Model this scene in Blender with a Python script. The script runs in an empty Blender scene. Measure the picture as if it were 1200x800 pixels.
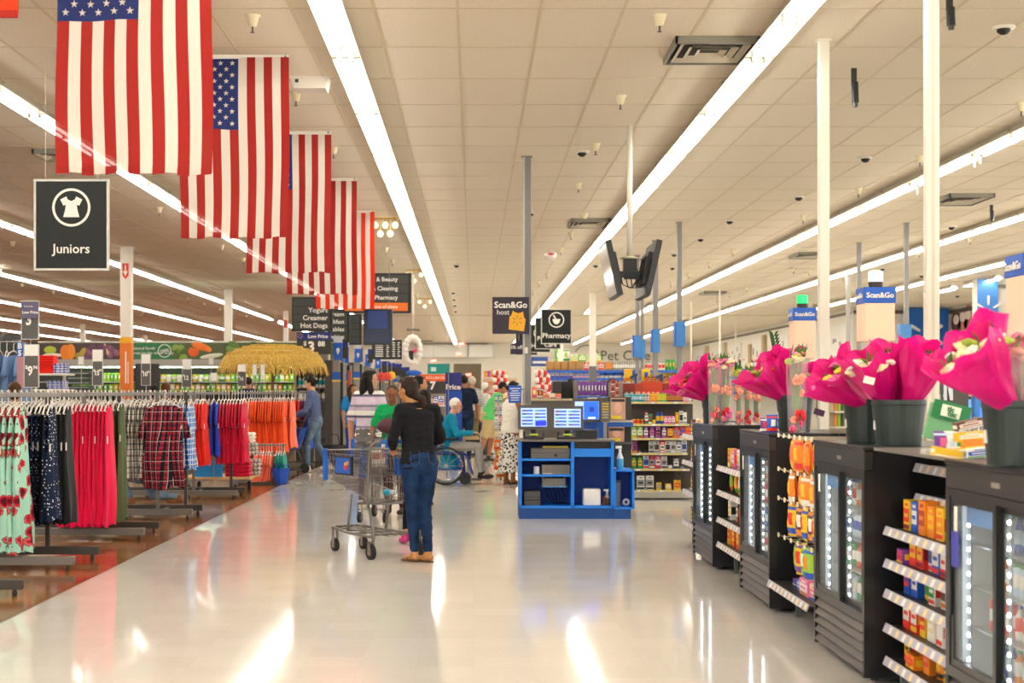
import bpy, bmesh, math, random
from mathutils import Vector, Matrix, noise as mn
R = random.Random(7)
PI = math.pi
sc = bpy.context.scene
C = sc.collection
# ---------------------------------------------------------------- camera
F = 1744.0; VX, VY = 555.0, 458.0; CH = 1.47
cam = bpy.data.cameras.new('camera'); camo = bpy.data.objects.new('camera', cam); C.objects.link(camo)
camo.location = (0, 0, CH); camo.rotation_euler = (PI/2, 0, 0)
cam.sensor_width = 36; cam.lens = F/1200*36
cam.shift_x = (600-VX)/1200; cam.shift_y = (VY-400)/1200
cam.clip_start = 0.1; cam.clip_end = 300
cam.dof.use_dof = True; cam.dof.focus_distance = 12.6; cam.dof.aperture_fstop = 3.6
sc.camera = camo
# ---------------------------------------------------------------- world, exposure
w = bpy.data.worlds.new('world'); sc.world = w; w.use_nodes = True
w.node_tree.nodes['Background'].inputs[0].default_value = (1.0, .99, .96, 1)
w.node_tree.nodes['Background'].inputs[1].default_value = 0.9
sc.view_settings.view_transform = 'Standard'; sc.view_settings.look = 'None'
sc.view_settings.gamma = 1; sc.view_settings.exposure = 1.28
TUBE = 9.5
H = 4.27
# ---------------------------------------------------------------- helpers
def P(px, py, Y): return Vector(((px-VX)*Y/F, Y, CH-(py-VY)*Y/F))
def PX(px, Y): return (px-VX)*Y/F
def PZ(py, Y): return CH-(py-VY)*Y/F
def lin(c):
    if isinstance(c, str):
        c = c.lstrip('#'); c = [int(c[i:i+2], 16)/255 for i in (0, 2, 4)]
    return tuple((x/12.92 if x <= .04045 else ((x+.055)/1.055)**2.4) for x in c)+(1,)
_m = {}
def M(c, rough=.6, metal=0, emit=0, alpha=1, coat=0, trans=0, spec=.5, sheen=0):
    k = (str(c), rough, metal, emit, alpha, coat, trans, spec, sheen)
    if k in _m: return _m[k]
    m = bpy.data.materials.new('mat_'+str(c).strip('#')); m.use_nodes = True
    b = m.node_tree.nodes['Principled BSDF']
    b.inputs['Base Color'].default_value = lin(c)
    b.inputs['Roughness'].default_value = rough; b.inputs['Metallic'].default_value = metal
    b.inputs['Specular IOR Level'].default_value = spec
    if emit: b.inputs['Emission Color'].default_value = lin(c); b.inputs['Emission Strength'].default_value = emit
    if alpha < 1: b.inputs['Alpha'].default_value = alpha
    if coat: b.inputs['Coat Weight'].default_value = coat; b.inputs['Coat Roughness'].default_value = .08
    if trans: b.inputs['Transmission Weight'].default_value = trans
    if sheen: b.inputs['Sheen Weight'].default_value = sheen
    _m[k] = m
    return m
class N:
    """small node helper"""
    def __init__(s, name):
        s.m = bpy.data.materials.new(name); s.m.use_nodes = True; s.t = s.m.node_tree; s.b = s.t.nodes['Principled BSDF']
    def n(s, ty, ins={}, **pr):
        x = s.t.nodes.new(ty)
        for k, v in pr.items(): setattr(x, k, v)
        for k, v in ins.items():
            if hasattr(v, 'is_output') or isinstance(v, bpy.types.NodeSocket): s.t.links.new(v, x.inputs[k])
            else: x.inputs[k].default_value = v
        return x
    def ramp(s, fac, stops, interp='LINEAR'):
        x = s.n('ShaderNodeValToRGB', {0: fac}); r = x.color_ramp; r.interpolation = interp
        while len(r.elements) < len(stops): r.elements.new(.5)
        for e, (p, c) in zip(r.elements, stops): e.position = p; e.color = lin(c)
        return x.outputs[0]
    def out(s, **kw):
        for k, v in kw.items():
            k = k.replace('_', ' ')
            if isinstance(v, bpy.types.NodeSocket): s.t.links.new(v, s.b.inputs[k])
            else: s.b.inputs[k].default_value = v
        return s.m
    def bump(s, h, st=.1, d=.01):
        s.t.links.new(s.n('ShaderNodeBump', {'Height': h, 'Strength': st, 'Distance': d}).outputs[0], s.b.inputs['Normal'])
    def obj(s): return s.n('ShaderNodeTexCoord').outputs['Object']
class MB:
    def __init__(s): s.v = []; s.f = []; s.mi = []
    def add(s, vs, fs, m=0):
        o = len(s.v); s.v += [tuple(v) for v in vs]; s.f += [tuple(i+o for i in f) for f in fs]
        s.mi += [m]*len(fs) if isinstance(m, int) else list(m); return s
    def box(s, x0, x1, y0, y1, z0, z1, m=0):
        return s.add([(x0,y0,z0),(x1,y0,z0),(x1,y1,z0),(x0,y1,z0),(x0,y0,z1),(x1,y0,z1),(x1,y1,z1),(x0,y1,z1)],
                     [(0,3,2,1),(4,5,6,7),(0,1,5,4),(1,2,6,5),(2,3,7,6),(3,0,4,7)], m)
    def cbox(s, c, d, mat=None, m=0):
        x, y, z = d[0]/2, d[1]/2, d[2]/2
        vs = [Vector(p) for p in ((-x,-y,-z),(x,-y,-z),(x,y,-z),(-x,y,-z),(-x,-y,z),(x,-y,z),(x,y,z),(-x,y,z))]
        if mat is not None: vs = [mat @ v for v in vs]
        c = Vector(c)
        return s.add([v+c for v in vs], [(0,3,2,1),(4,5,6,7),(0,1,5,4),(1,2,6,5),(2,3,7,6),(3,0,4,7)], m)
    def rbox(s, x0, x1, y0, y1, z0, z1, b=.005, m=0):
        """box with chamfered vertical+horizontal edges"""
        bm = bmesh.new(); bmesh.ops.create_cube(bm, size=1)
        for v in bm.verts: v.co = Vector(((x0+x1)/2+v.co.x*(x1-x0), (y0+y1)/2+v.co.y*(y1-y0), (z0+z1)/2+v.co.z*(z1-z0)))
        bmesh.ops.bevel(bm, geom=bm.edges[:], offset=b, segments=1, profile=.5, affect='EDGES')
        bm.verts.index_update(); s.add([v.co[:] for v in bm.verts], [[v.index for v in f.verts] for f in bm.faces], m); bm.free(); return s
    def tube(s, pts, r, n=6, m=0, cap=True):
        pts = [Vector(p) for p in pts]; rs = r if isinstance(r, (list, tuple)) else [r]*len(pts)
        vs = []; up = None
        for i, p in enumerate(pts):
            d = (pts[min(i+1, len(pts)-1)]-pts[max(i-1, 0)]).normalized()
            if up is None: up = Vector((0,0,1)) if abs(d.z) < .9 else Vector((0,1,0))
            a = d.cross(up); a = a.normalized() if a.length > 1e-5 else Vector((1,0,0)); b = a.cross(d).normalized(); up = b
            for k in range(n):
                t = 2*PI*(k+.5)/n; vs.append(p+(a*math.cos(t)+b*math.sin(t))*rs[i])
        fs = [(i*n+k, i*n+(k+1) % n, (i+1)*n+(k+1) % n, (i+1)*n+k) for i in range(len(pts)-1) for k in range(n)]
        if cap: fs += [tuple(range(n))[::-1], tuple((len(pts)-1)*n+k for k in range(n))]
        return s.add(vs, fs, m)
    def lathe(s, prof, c=(0,0,0), n=12, m=0, sx=1, sy=1, rot=None, ms=None):
        vs = []; c = Vector(c)
        for (r, z) in prof:
            for k in range(n):
                t = 2*PI*k/n; v = Vector((r*math.cos(t)*sx, r*math.sin(t)*sy, z))
                if rot is not None: v = rot @ v
                vs.append(v+c)
        fs = [(i*n+k, i*n+(k+1) % n, (i+1)*n+(k+1) % n, (i+1)*n+k) for i in range(len(prof)-1) for k in range(n)]
        mi = [(ms[i] if ms else m) for i in range(len(prof)-1) for k in range(n)]
        fs += [tuple(range(n))[::-1], tuple((len(prof)-1)*n+k for k in range(n))]; mi += [mi[0], mi[-1]]
        return s.add(vs, fs, mi)
    def ell(s, c, r, n=12, k=8, m=0, rot=None):
        prof = [(max(math.sin(PI*i/k), .02), -math.cos(PI*i/k)) for i in range(k+1)]
        vs = []; c = Vector(c)
        for (q, z) in prof:
            for j in range(n):
                t = 2*PI*j/n; v = Vector((q*math.cos(t)*r[0], q*math.sin(t)*r[1], z*r[2]))
                if rot is not None: v = rot @ v
                vs.append(v+c)
        fs = [(i*n+j, i*n+(j+1) % n, (i+1)*n+(j+1) % n, (i+1)*n+j) for i in range(k) for j in range(n)]
        fs += [tuple(range(n))[::-1], tuple(k*n+j for j in range(n))]
        return s.add(vs, fs, m)
    def prism(s, pts, y0, y1, m=0, axis='y'):
        """outline in (x,z) extruded along y (or (y,z) along x, (x,y) along z)"""
        n = len(pts)
        def q(p, t): return (p[0], t, p[1]) if axis == 'y' else ((t, p[0], p[1]) if axis == 'x' else (p[0], p[1], t))
        vs = [q(p, y0) for p in pts]+[q(p, y1) for p in pts]
        return s.add(vs, [tuple(range(n)), tuple(range(2*n-1, n-1, -1))]+[((i+1) % n, i, n+i, n+(i+1) % n) for i in range(n)], m)
    def grid(s, fn, nu, nv, m=0, mf=None):
        vs = [fn(i/nu, j/nv) for i in range(nu+1) for j in range(nv+1)]
        fs = []; mi = []
        for i in range(nu):
            for j in range(nv):
                fs.append((i*(nv+1)+j, (i+1)*(nv+1)+j, (i+1)*(nv+1)+j+1, i*(nv+1)+j+1)); mi.append(mf(i, j) if mf else m)
        return s.add(vs, fs, mi)
    def mesh(s, name, mats, smooth=False):
        me = bpy.data.meshes.new(name); me.from_pydata(s.v, [], s.f)
        for m in (mats if isinstance(mats, (list, tuple)) else [mats]): me.materials.append(m)
        me.polygons.foreach_set('material_index', s.mi)
        if smooth: me.polygons.foreach_set('use_smooth', [True]*len(s.f))
        me.update(); return me
    def build(s, name, mats, parent=None, smooth=False, w=True, **kw):
        """w: coordinates are world ones; parented roots here carry no rotation when w is used"""
        if parent is not None and w:
            o = root_loc(parent); s.v = [(v[0]-o[0], v[1]-o[1], v[2]-o[2]) for v in s.v]
        ob = bpy.data.objects.new(name, s.mesh(name, mats, smooth)); C.objects.link(ob)
        if parent is not None: ob.parent = parent
        tag(ob, **kw); return ob
def root_loc(o):
    l = Vector((0,0,0))
    while o is not None: l += o.location; o = o.parent
    return l
def tag(o, label=None, cat=None, group=None, kind=None):
    if label: o['label'] = label
    if cat: o['category'] = cat
    if group: o['group'] = group
    if kind: o['kind'] = kind
    return o
def T(name, label, cat, loc=(0,0,0), rz=0, group=None):
    o = bpy.data.objects.new(name, None); C.objects.link(o); o.location = loc; o.rotation_euler = (0,0,rz)
    o.empty_display_size = .1
    return tag(o, label, cat, group)
def dup(o, parent=None, loc=None, rz=None, label=None, group=None, rot=None, scale=None):
    c = o.copy(); C.objects.link(c); c.parent = parent
    if loc is not None: c.location = loc
    if rz is not None: c.rotation_euler = (0,0,rz)
    if rot is not None: c.rotation_euler = rot
    if scale is not None: c.scale = scale
    if label: c['label'] = label
    if group: c['group'] = group
    for ch in kids.get(o.name, list(o.children)): dup(ch, c)
    return c
kids = {}
class Proto:
    """first use moves the source itself, later uses copy it"""
    def __init__(s, root): s.r = root; s.used = False; s.ch = list(root.children)
    def put(s, loc, rz=0, label=None, group=None, rot=None, scale=None):
        if not s.used:
            s.used = True; o = s.r; s.l0 = o.get('label'); o.location = loc; o.rotation_euler = rot or (0,0,rz)
            if scale: o.scale = scale
            if label: o['label'] = label
            if group: o['group'] = group
            return o
        return dup(s.r, None, loc, rz, label, group, rot, scale or (1,1,1))
def struct(mb, name, mats, parent=None, smooth=False):
    return mb.build(name, mats, parent, smooth, kind='structure')
def thick_text(body, size, depth=.004, align='CENTER', bold=0.0, sx=1.0):
    cu = bpy.data.curves.new('txt', 'FONT'); cu.body = body; cu.size = size; cu.extrude = depth/2; cu.align_x = align; cu.align_y = 'CENTER'
    cu.offset = bold*size; cu.resolution_u = 2
    ob = bpy.data.objects.new('txt', cu); C.objects.link(ob)
    bpy.context.view_layer.update()
    me = bpy.data.meshes.new_from_object(ob.evaluated_get(bpy.context.evaluated_depsgraph_get()))
    bpy.data.objects.remove(ob); bpy.data.curves.remove(cu)
    # from XY plane to XZ plane facing -Y
    for v in me.vertices: v.co = Vector((v.co.x*sx, -v.co.z, v.co.y))
    return me
def text(body, x, y, z, size, mat, parent=None, rz=0, name='lettering', bold=.0, align='CENTER', depth=.004, w=True, sx=1.0, rot=None):
    me = thick_text(body, size, depth, align, bold, sx); me.name = name; me.materials.clear(); me.materials.append(mat)
    ob = bpy.data.objects.new(name, me); C.objects.link(ob)
    l = Vector((x, y, z))
    if parent is not None:
        ob.parent = parent
        if w: l -= root_loc(parent)
    ob.location = l; ob.rotation_euler = rot or (0,0,rz)
    return ob
def spark(mb, cx, y0, y1, cz, r, m=0, wd=.18):
    """six-armed burst of rounded bars"""
    for k in range(6):
        a = PI/2+k*PI/3; ca, sa = math.cos(a), math.sin(a); pts = []
        for (u, v) in ((.38,-wd*.5),(.5,-wd*.7),(.95,-wd),(1,-wd*.5),(1,wd*.5),(.95,wd),(.5,wd*.7),(.38,wd*.5)):
            v *= .55; pts.append((cx+r*(u*ca-v*sa), cz+r*(u*sa+v*ca)))
        mb.prism(pts, y0, y1, m)
    return mb
ORD = ['first','second','third','fourth','fifth','sixth','seventh','eighth','ninth','tenth','eleventh','twelfth','thirteenth','fourteenth','fifteenth','sixteenth','seventeenth','eighteenth','nineteenth','twentieth']
def ordn(i, n=None):
    if i < len(ORD): return ORD[i]
    return {21: '21st', 22: '22nd', 23: '23rd', 31: '31st', 32: '32nd', 33: '33rd'}.get(i+1, '%dth' % (i+1))
WHITE = M('#f0ece2', .5); CREAM = M('#e6d9bd', .55); BLACK = M('#161616', .5); DGREY = M('#3c3c3c', .5); GREY = M('#8b8680', .5)
STEEL = M('#9c9a94', .35, .7); CHROME = M('#c8c8c8', .15, 1); BLUE = M('#0d62bf', .45); SIGN = M('#181d19', .4, spec=.3); SWHITE = M('#f2efe6', .6)
LAMP = M('#fffbf3', .5, emit=TUBE)
GLASS = None
def glass(name='glass', a=.12, col='#dfe8e6'):
    n = N(name); n.out(Roughness=.03, Alpha=a); n.b.inputs['Base Color'].default_value = lin(col); return n.m
GLASS = glass()
# ================================================================ SETTING
# --- materials
n = N('polished_floor'); oc = n.obj()
br = n.n('ShaderNodeTexBrick', {'Vector': oc, 'Scale': 1.0, 'Mortar Size': .0015, 'Brick Width': .305, 'Row Height': .305, 'Color1': lin('#e9e5de'), 'Color2': lin('#e3dfd7'), 'Mortar': lin('#dfdad0')}, offset=0.0)
n1 = n.n('ShaderNodeTexNoise', {'Vector': oc, 'Scale': 25.0, 'Detail': 4.0})
mx = n.n('ShaderNodeMixRGB', {0: .10, 1: br.outputs[0], 2: n1.outputs[0]}, blend_type='MULTIPLY')
n3 = n.n('ShaderNodeTexNoise', {'Vector': oc, 'Scale': 2.0, 'Detail': 5.0})
rr = n.n('ShaderNodeMapRange', {0: n3.outputs[0], 1: .3, 2: .7, 3: .06, 4: .11})
FLOORM = n.out(Base_Color=mx.outputs[0], Roughness=rr.outputs[0], Specular_IOR_Level=.6)
def woodmat(name, a, b, seed):
    n = N(name); oc = n.obj(); oi = n.n('ShaderNodeObjectInfo')
    ad = n.n('ShaderNodeVectorMath', {0: oc}, operation='ADD')
    cb = n.n('ShaderNodeCombineXYZ', {0: oi.outputs['Random'], 1: oi.outputs['Random']}); sc_ = n.n('ShaderNodeVectorMath', {0: cb.outputs[0], 1: (31, 17, 5)}, operation='MULTIPLY')
    n.t.links.new(sc_.outputs[0], ad.inputs[1])
    mp = n.n('ShaderNodeMapping', {'Vector': ad.outputs[0], 'Scale': (2.0, 22.0, 1.0)})
    nn = n.n('ShaderNodeTexNoise', {'Vector': mp.outputs[0], 'Scale': 2.0, 'Detail': 6.0, 'Distortion': .6})
    col = n.ramp(nn.outputs[0], [(.3, a), (.7, b)])
    mm = n.n('ShaderNodeMixRGB', {0: .35, 1: col, 2: lin('#c4a070')}, blend_type='MULTIPLY'); n.t.links.new(oi.outputs['Random'], mm.inputs[0])
    n.bump(nn.outputs[0], .05, .003)
    return n.out(Base_Color=mm.outputs[0], Roughness=.16, Specular_IOR_Level=.6)
WOODF = woodmat('wood_floor', '#805428', '#b27e45', 1)
n = N('ceiling_tile_mat'); oc = n.obj()
nn = n.n('ShaderNodeTexNoise', {'Vector': oc, 'Scale': 60.0, 'Detail': 3.0}); oi = n.n('ShaderNodeObjectInfo')
c1 = n.ramp(nn.outputs[0], [(.35, '#e4d7c0'), (.65, '#eee2cd')]); n.bump(nn.outputs[0], .08, .003)
CTILE = n.out(Base_Color=c1, Roughness=.85, Specular_IOR_Level=.2)
CGRID = M('#d6c8a4', .5); WALLM = M('#efe8da', .7)
# --- floor: polished aisle + wood-plank area to the left of X = -3
YB = 87.0
struct(MB().box(-3.0, 26, -8, YB+6, -.12, 0), 'floor', FLOORM)
XB = -3.0
fw = struct(MB().box(-42, XB, -8, YB, -.14, -.012), 'floor_wood', M('#4a2d18', .5))
struct(MB().box(XB-.006, XB+.006, -8, 34, -.02, .0016), 'trim_floor', M('#6a5c4c', .4))
# planks along X, 0.155 wide, 1.22 long
pm = MB().add([(-.609,-.076,-.012),(.609,-.076,-.012),(.609,.076,-.012),(-.609,.076,-.012),(-.607,-.0745,0),(.607,-.0745,0),(.607,.0745,0),(-.607,.0745,0)],
              [(4,5,6,7),(0,1,5,4),(1,2,6,5),(2,3,7,6),(3,0,4,7)]).mesh('plank', WOODF)
cnt = 0; far = MB(); ny = 0
y = 9.3
cand = []
while y < 44:
    off = [0, .46, .87, .2, .66, 1.05, .33][ny % 7]
    x = XB - off
    # first piece fills from boundary
    xs = []
    if off > .05: xs.append((XB-off/2, off))
    while x > max(-.318*y-1.3, -16): xs.append((x-.61, 1.22)); x -= 1.22
    for (cx, L) in xs: cand.append((y, cx, L))
    y += .155; ny += 1
for (y, cx, L) in cand:
    inv = cx-L/2 > -.318*y-1.4
    if not inv: continue
    if cnt < 298:
        cnt += 1
        o = bpy.data.objects.new('plank', pm); C.objects.link(o); o.location = (cx, y, 0); o.scale = (L/1.22, 1, 1); o.parent = fw
    else:
        far.box(cx-L/2+.002, cx+L/2-.002, y-.0755, y+.0755, -.012, 0)
# the rest of the wood area, including the part nearer than the frame
yy = -7.9
while yy < 9.2: far.box(-12, XB, yy-.075, yy+.075, -.012, 0); yy += .155
far.box(-42, -16, 9, YB, -.012, -.001); far.box(-16, XB, 44.1, YB, -.012, -.001)
far.build('plank', WOODF, fw, kind='stuff')
# --- ceiling: grid with recessed tiles 0.61 x 1.22
cl = struct(MB().box(-42, 26, -8, YB+6, H+.02, H+.14), 'ceiling', M('#c8b898', .9))
tm = MB().add([(-.305,-.61,.012),(.305,-.61,.012),(.305,.61,.012),(-.305,.61,.012),(-.292,-.597,0),(.292,-.597,0),(.292,.597,0),(-.292,.597,0)],
              [(7,6,5,4),(4,5,1,0),(5,6,2,1),(6,7,3,2),(7,4,0,3)]).mesh('ceiling_tile', CTILE)
X0 = -1.033-.305; rest = MB(); bars = MB(); cnt = 0
ty = 10.9-1.22*16
rows = []
while ty < YB+1:
    rows.append(ty); ty += 1.22
for yv in rows:
    cy = yv+.61
    for i in range(-66, 45):
        cx = X0+i*.61+.305
        if cx > 25 or cx < -41: continue
        if cy < 9.5 and (cx < -14 or cx > 14): continue
        L, Rr = -.318*cy-1.2, .37*cy+1.2
        vis = cy > 9.7 and L < cx < Rr
        if vis and cnt < 300 and cy < 27:
            cnt += 1; o = bpy.data.objects.new('ceiling_tile', tm); C.objects.link(o); o.location = (cx, cy, H); o.parent = cl
        elif cy > 9.5 or True:
            if cy > 55 or not vis: continue
            rest.add([(cx-.305,cy-.61,H+.012),(cx+.305,cy-.61,H+.012),(cx+.305,cy+.61,H+.012),(cx-.305,cy+.61,H+.012),(cx-.292,cy-.597,H),(cx+.292,cy-.597,H),(cx+.292,cy+.597,H),(cx-.292,cy+.597,H)],
                     [(7,6,5,4),(4,5,1,0),(5,6,2,1),(6,7,3,2),(7,4,0,3)])
rest.box(-42, 26, -8, 9.6, H, H+.012); rest.box(-42, 26, 55.4, YB+1, H, H+.012)
rest.box(-42, -19.5, 9.6, 55.4, H+.001, H+.012); rest.box(22, 26, 9.6, 55.4, H+.001, H+.012)
rest.build('ceiling_tile', CTILE, cl, kind='stuff')
for yv in rows: 
    if yv > -6: bars.box(-41, 25, yv-.008, yv+.008, H-.003, H+.011)
for i in range(-66, 44):
    x = X0+i*.61
    if -41 < x < 25: bars.box(x-.012, x+.012, -8, YB, H-.004, H+.0115)
bars.build('ceiling_grid', CGRID, cl, kind='stuff', label='cream metal grid of T-bars between the ceiling tiles')
# --- walls
wb = MB(); wb.box(-42, -1.3, YB, YB+.3, 0, H+.1); wb.box(.6, 26, YB, YB+.3, 0, H+.1); wb.box(-1.3, .6, YB, YB+.3, PZ(425, YB), H+.1)
# opening px 575?-> hallway
bw = struct(wb, 'wall_back', WALLM)
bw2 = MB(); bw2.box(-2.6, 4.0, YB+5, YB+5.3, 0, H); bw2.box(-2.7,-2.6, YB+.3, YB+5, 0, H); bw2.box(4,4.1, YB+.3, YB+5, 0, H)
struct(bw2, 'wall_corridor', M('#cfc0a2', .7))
struct(MB().box(-42.3, -42, -8, YB, 0, H), 'wall_left', WALLM)
XR = 12.7
struct(MB().box(XR, XR+.3, 50, YB, 0, H+.1).box(XR, 16.3, 49.8, 50, 0, H+.1).box(16, 16.3, 37.3, 49.8, 0, H+.1), 'wall_right', WALLM)
struct(MB().box(12.5, 26, 36.6, 37.3, 0, 4.25), 'wall_bulkhead', WALLM)
# dark shadow-gap rails under the ceiling along the right walls
struct(MB().box(XR-.06, XR+.0, 50, YB, H-.22, H-.14), 'trim_1', M('#7d7462', .6))
struct(MB().box(XR, 16, 49.7, 49.8, H-.22, H-.1).box(15.94, 16, 37.3, 49.8, H-.22, H-.1), 'trim_2', M('#6b6254', .6))
struct(MB().box(12.5, 26, 36.52, 36.6, 4.0, 4.08), 'trim_3', M('#8b8270', .6))
# raised white signboards over the back doorway
for i, (a, b) in enumerate(((492, 548), (549, 577))):
    MB().box(PX(a, 86.5), PX(b, 86.5), 86.3, 87, PZ(418.5, 86.5), PZ(404, 86.5)).build('sign_board', M('#f4f1ea', .5), label=['long blank white board above the back doorway', 'short blank white board right of the long one on the back wall'][i], cat='board')
dt = MB()
for a, b, c, d in ((529, 531.5, 425, 458), (564, 567, 425, 458), (529, 567, 423.5, 426)): dt.box(PX(a, YB), PX(b, YB), YB-.06, YB, max(0, PZ(d+30 if d > 430 else d, YB)), PZ(c, YB))
struct(dt, 'door_1', M('#f4efe2', .6))
# baseboards
struct(MB().box(.7, 12.7, YB-.04, YB, 0, .15), 'baseboard_back', M('#5d574d', .6))
# --- fluorescent light rows
ROWS = [-20.85, -17.55, -14.2, -10.9, -7.6, -4.3, -1.033, 2.32, 5.75, 8.5, 11.2]
FL = 2.44
HOUSE = M('#d8d0c0', .5); 
def fixture_full():
    t = T('ceiling_light', 'x', 'light')
    hs = MB(); W = .118
    hs.prism([(-W,-.085),(-.05,-.02),(-.045,0),(.045,0),(.05,-.02),(W,-.085),(W+.006,-.08),(.056,.0),(.05,.02),(-.05,.02),(-.056,0),(-W-.006,-.08)], -FL/2+.01, FL/2-.01)
    hs.build('reflector', HOUSE, t, w=False)
    for s in (-1, 1):
        e = MB(); e.prism([(-W,-.085),(-.05,-.02),(.05,-.02),(W,-.085)], s*(FL/2-.03)-.006, s*(FL/2-.03)+.006); e.build('end_plate', M('#b3aa94', .5), t, w=False)
    e = MB(); e.box(-.1, .1, -.02, .02, -.04, -.02)
    for x in (-.05, .05):
        for yv in (-FL/2+.05, -.035, .035, FL/2-.05): e.box(x-.014, x+.014, yv-.012, yv+.012, -.115, -.03)
    e.build('lamp_socket', M('#b3aa94', .5), t, w=False, kind='stuff')
    for x in (-.05, .05):
        for s in (-1, 1):
            a = MB(); a.tube([(x, s*.05, -.11), (x, s*(FL/2-.07), -.11)], .0165, 8); a.build('fluorescent_tube', LAMP, t, w=False, smooth=True)
    return t
def fixture_far():
    t = T('ceiling_light', 'x', 'light'); W = .118
    hs = MB(); hs.prism([(-W,-.085),(-.05,-.02),(.05,-.02),(W,-.085),(W+.006,-.08),(.05,.02),(-.05,.02),(-W-.006,-.08)], -FL/2+.01, FL/2-.01); hs.build('reflector', HOUSE, t, w=False)
    a = MB()
    for x in (-.05, .05): a.tube([(x, -FL/2+.05, -.11), (x, FL/2-.05, -.11)], .0165, 4)
    a.build('fluorescent_tube', LAMP, t, w=False)
    return t
pf, pr = Proto(fixture_full()), Proto(fixture_far())
side = {0:'eleventh', 1:'x'}
RN = ['sixth row left of the flags', 'fifth row left of the flags', 'fourth row left of the flags', 'third row left of the flags', 'second row left of the flags',
      'row behind the hanging flags', 'row just right of the flags', 'row passing the hanging televisions', 'row behind the white poles', 'row right of the white poles', 'rightmost row']
gapset = {(5, 19), (4, 15)}
unseen = MB(); nf = 0
for ri, X in enumerate(ROWS):
    k = 0; y = 10.27-FL*7 if ri != 6 else 9.0+.45-FL*6
    y = 4883.0/404-FL/2 - FL*7   # junctions align with the visible joint at y=54
    end = 85.5 if X < 10 else 49
    idx = 0
    while y < end:
        lo, hi = (-555*(y+1.4)/F), (645*(y+1.4)/F)
        vis = lo < X < hi and y > 9.2
        if vis:
            idx += 1
            if (ri, idx) in gapset: y += FL; continue
            p = pf if y < 30 else pr
            p.put((X, y, H-.012), 0, 'fluorescent ceiling light in the %s, %s from the near end' % (RN[ri], ordn(idx-1)), 'fluorescent lights in the '+RN[ri]); nf += 1
        elif y > -7 and abs(X) < 13 and (y < 30):
            unseen.box(X-.148, X+.148, y-1.2, y+1.2, H-.03, H-.012, 0); unseen.box(X-.08, X-.05, y-1.15, y+1.15, H-.12, H-.09, 1); unseen.box(X+.05, X+.08, y-1.15, y+1.15, H-.12, H-.09, 1)
        elif y > 20 and X < -6:
            unseen.box(X-.148, X+.148, y-1.2, y+1.2, H-.03, H-.012, 0); unseen.box(X-.08, X-.05, y-1.15, y+1.15, H-.12, H-.09, 1); unseen.box(X+.05, X+.08, y-1.15, y+1.15, H-.12, H-.09, 1)
        y += FL
# loose short rows
pr.put((-.3, YB+2.4, H-.012), PI/2, 'added fluorescent ceiling light that brightens the back corridor', 'short separate fluorescent lights')  # extra lamp, put in only to lift the dark corridor behind the doorway
for (px, py, i) in ((745, 366, 0), (1101, 337, 1), (690, 361, 2), (1150, 326, 3), (760, 357, 4)):
    Y = 4883/(458-py); o = pr.put((PX(px, Y), Y, H-.012), 0, ['short separate fluorescent light left of the blue lane boxes', 'short separate fluorescent light right of the white pole', 'short fluorescent light beside the tall white column', 'short fluorescent light beside the blue spark banner', 'short fluorescent light behind the grey lane poles'][i], 'short separate fluorescent lights')
unseen.build('ceiling_light', [HOUSE, LAMP], None, kind='stuff', label='further white fluorescent ceiling lights above and beside the view', cat='light')
print('fixtures', nf)
# ================================================================ HANGING THINGS
def cloth(name, col, tr=.2, a=.975):
    n = N(name); b = n.b; t = n.t
    mp = n.n('ShaderNodeTexWave', {'Vector': n.obj(), 'Scale': 90.0, 'Distortion': .5}, bands_direction='Z')
    n.bump(mp.outputs[0], .04, .002); b.inputs['Base Color'].default_value = lin(col); b.inputs['Roughness'].default_value = .8; b.inputs['Alpha'].default_value = a
    tl = n.n('ShaderNodeBsdfTranslucent', {'Color': lin(col)}); ms = n.n('ShaderNodeMixShader', {0: tr, 1: b.outputs[0], 2: tl.outputs[0]})
    t.links.new(ms.outputs[0], t.nodes['Material Output'].inputs[0]); return n.m
FR, FW, FB = cloth('flag_red', '#a81a10'), cloth('flag_white', '#e4dacb'), cloth('flag_blue', '#172c6c', .15)
FO = cloth('flag_orange_red', '#e8300f')
def star_pts(cx, cz, r):
    return [(cx+(r if k % 2 == 0 else r*.4)*math.sin(k*PI/5), cz+(r if k % 2 == 0 else r*.4)*math.cos(k*PI/5)) for k in range(10)]
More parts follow.
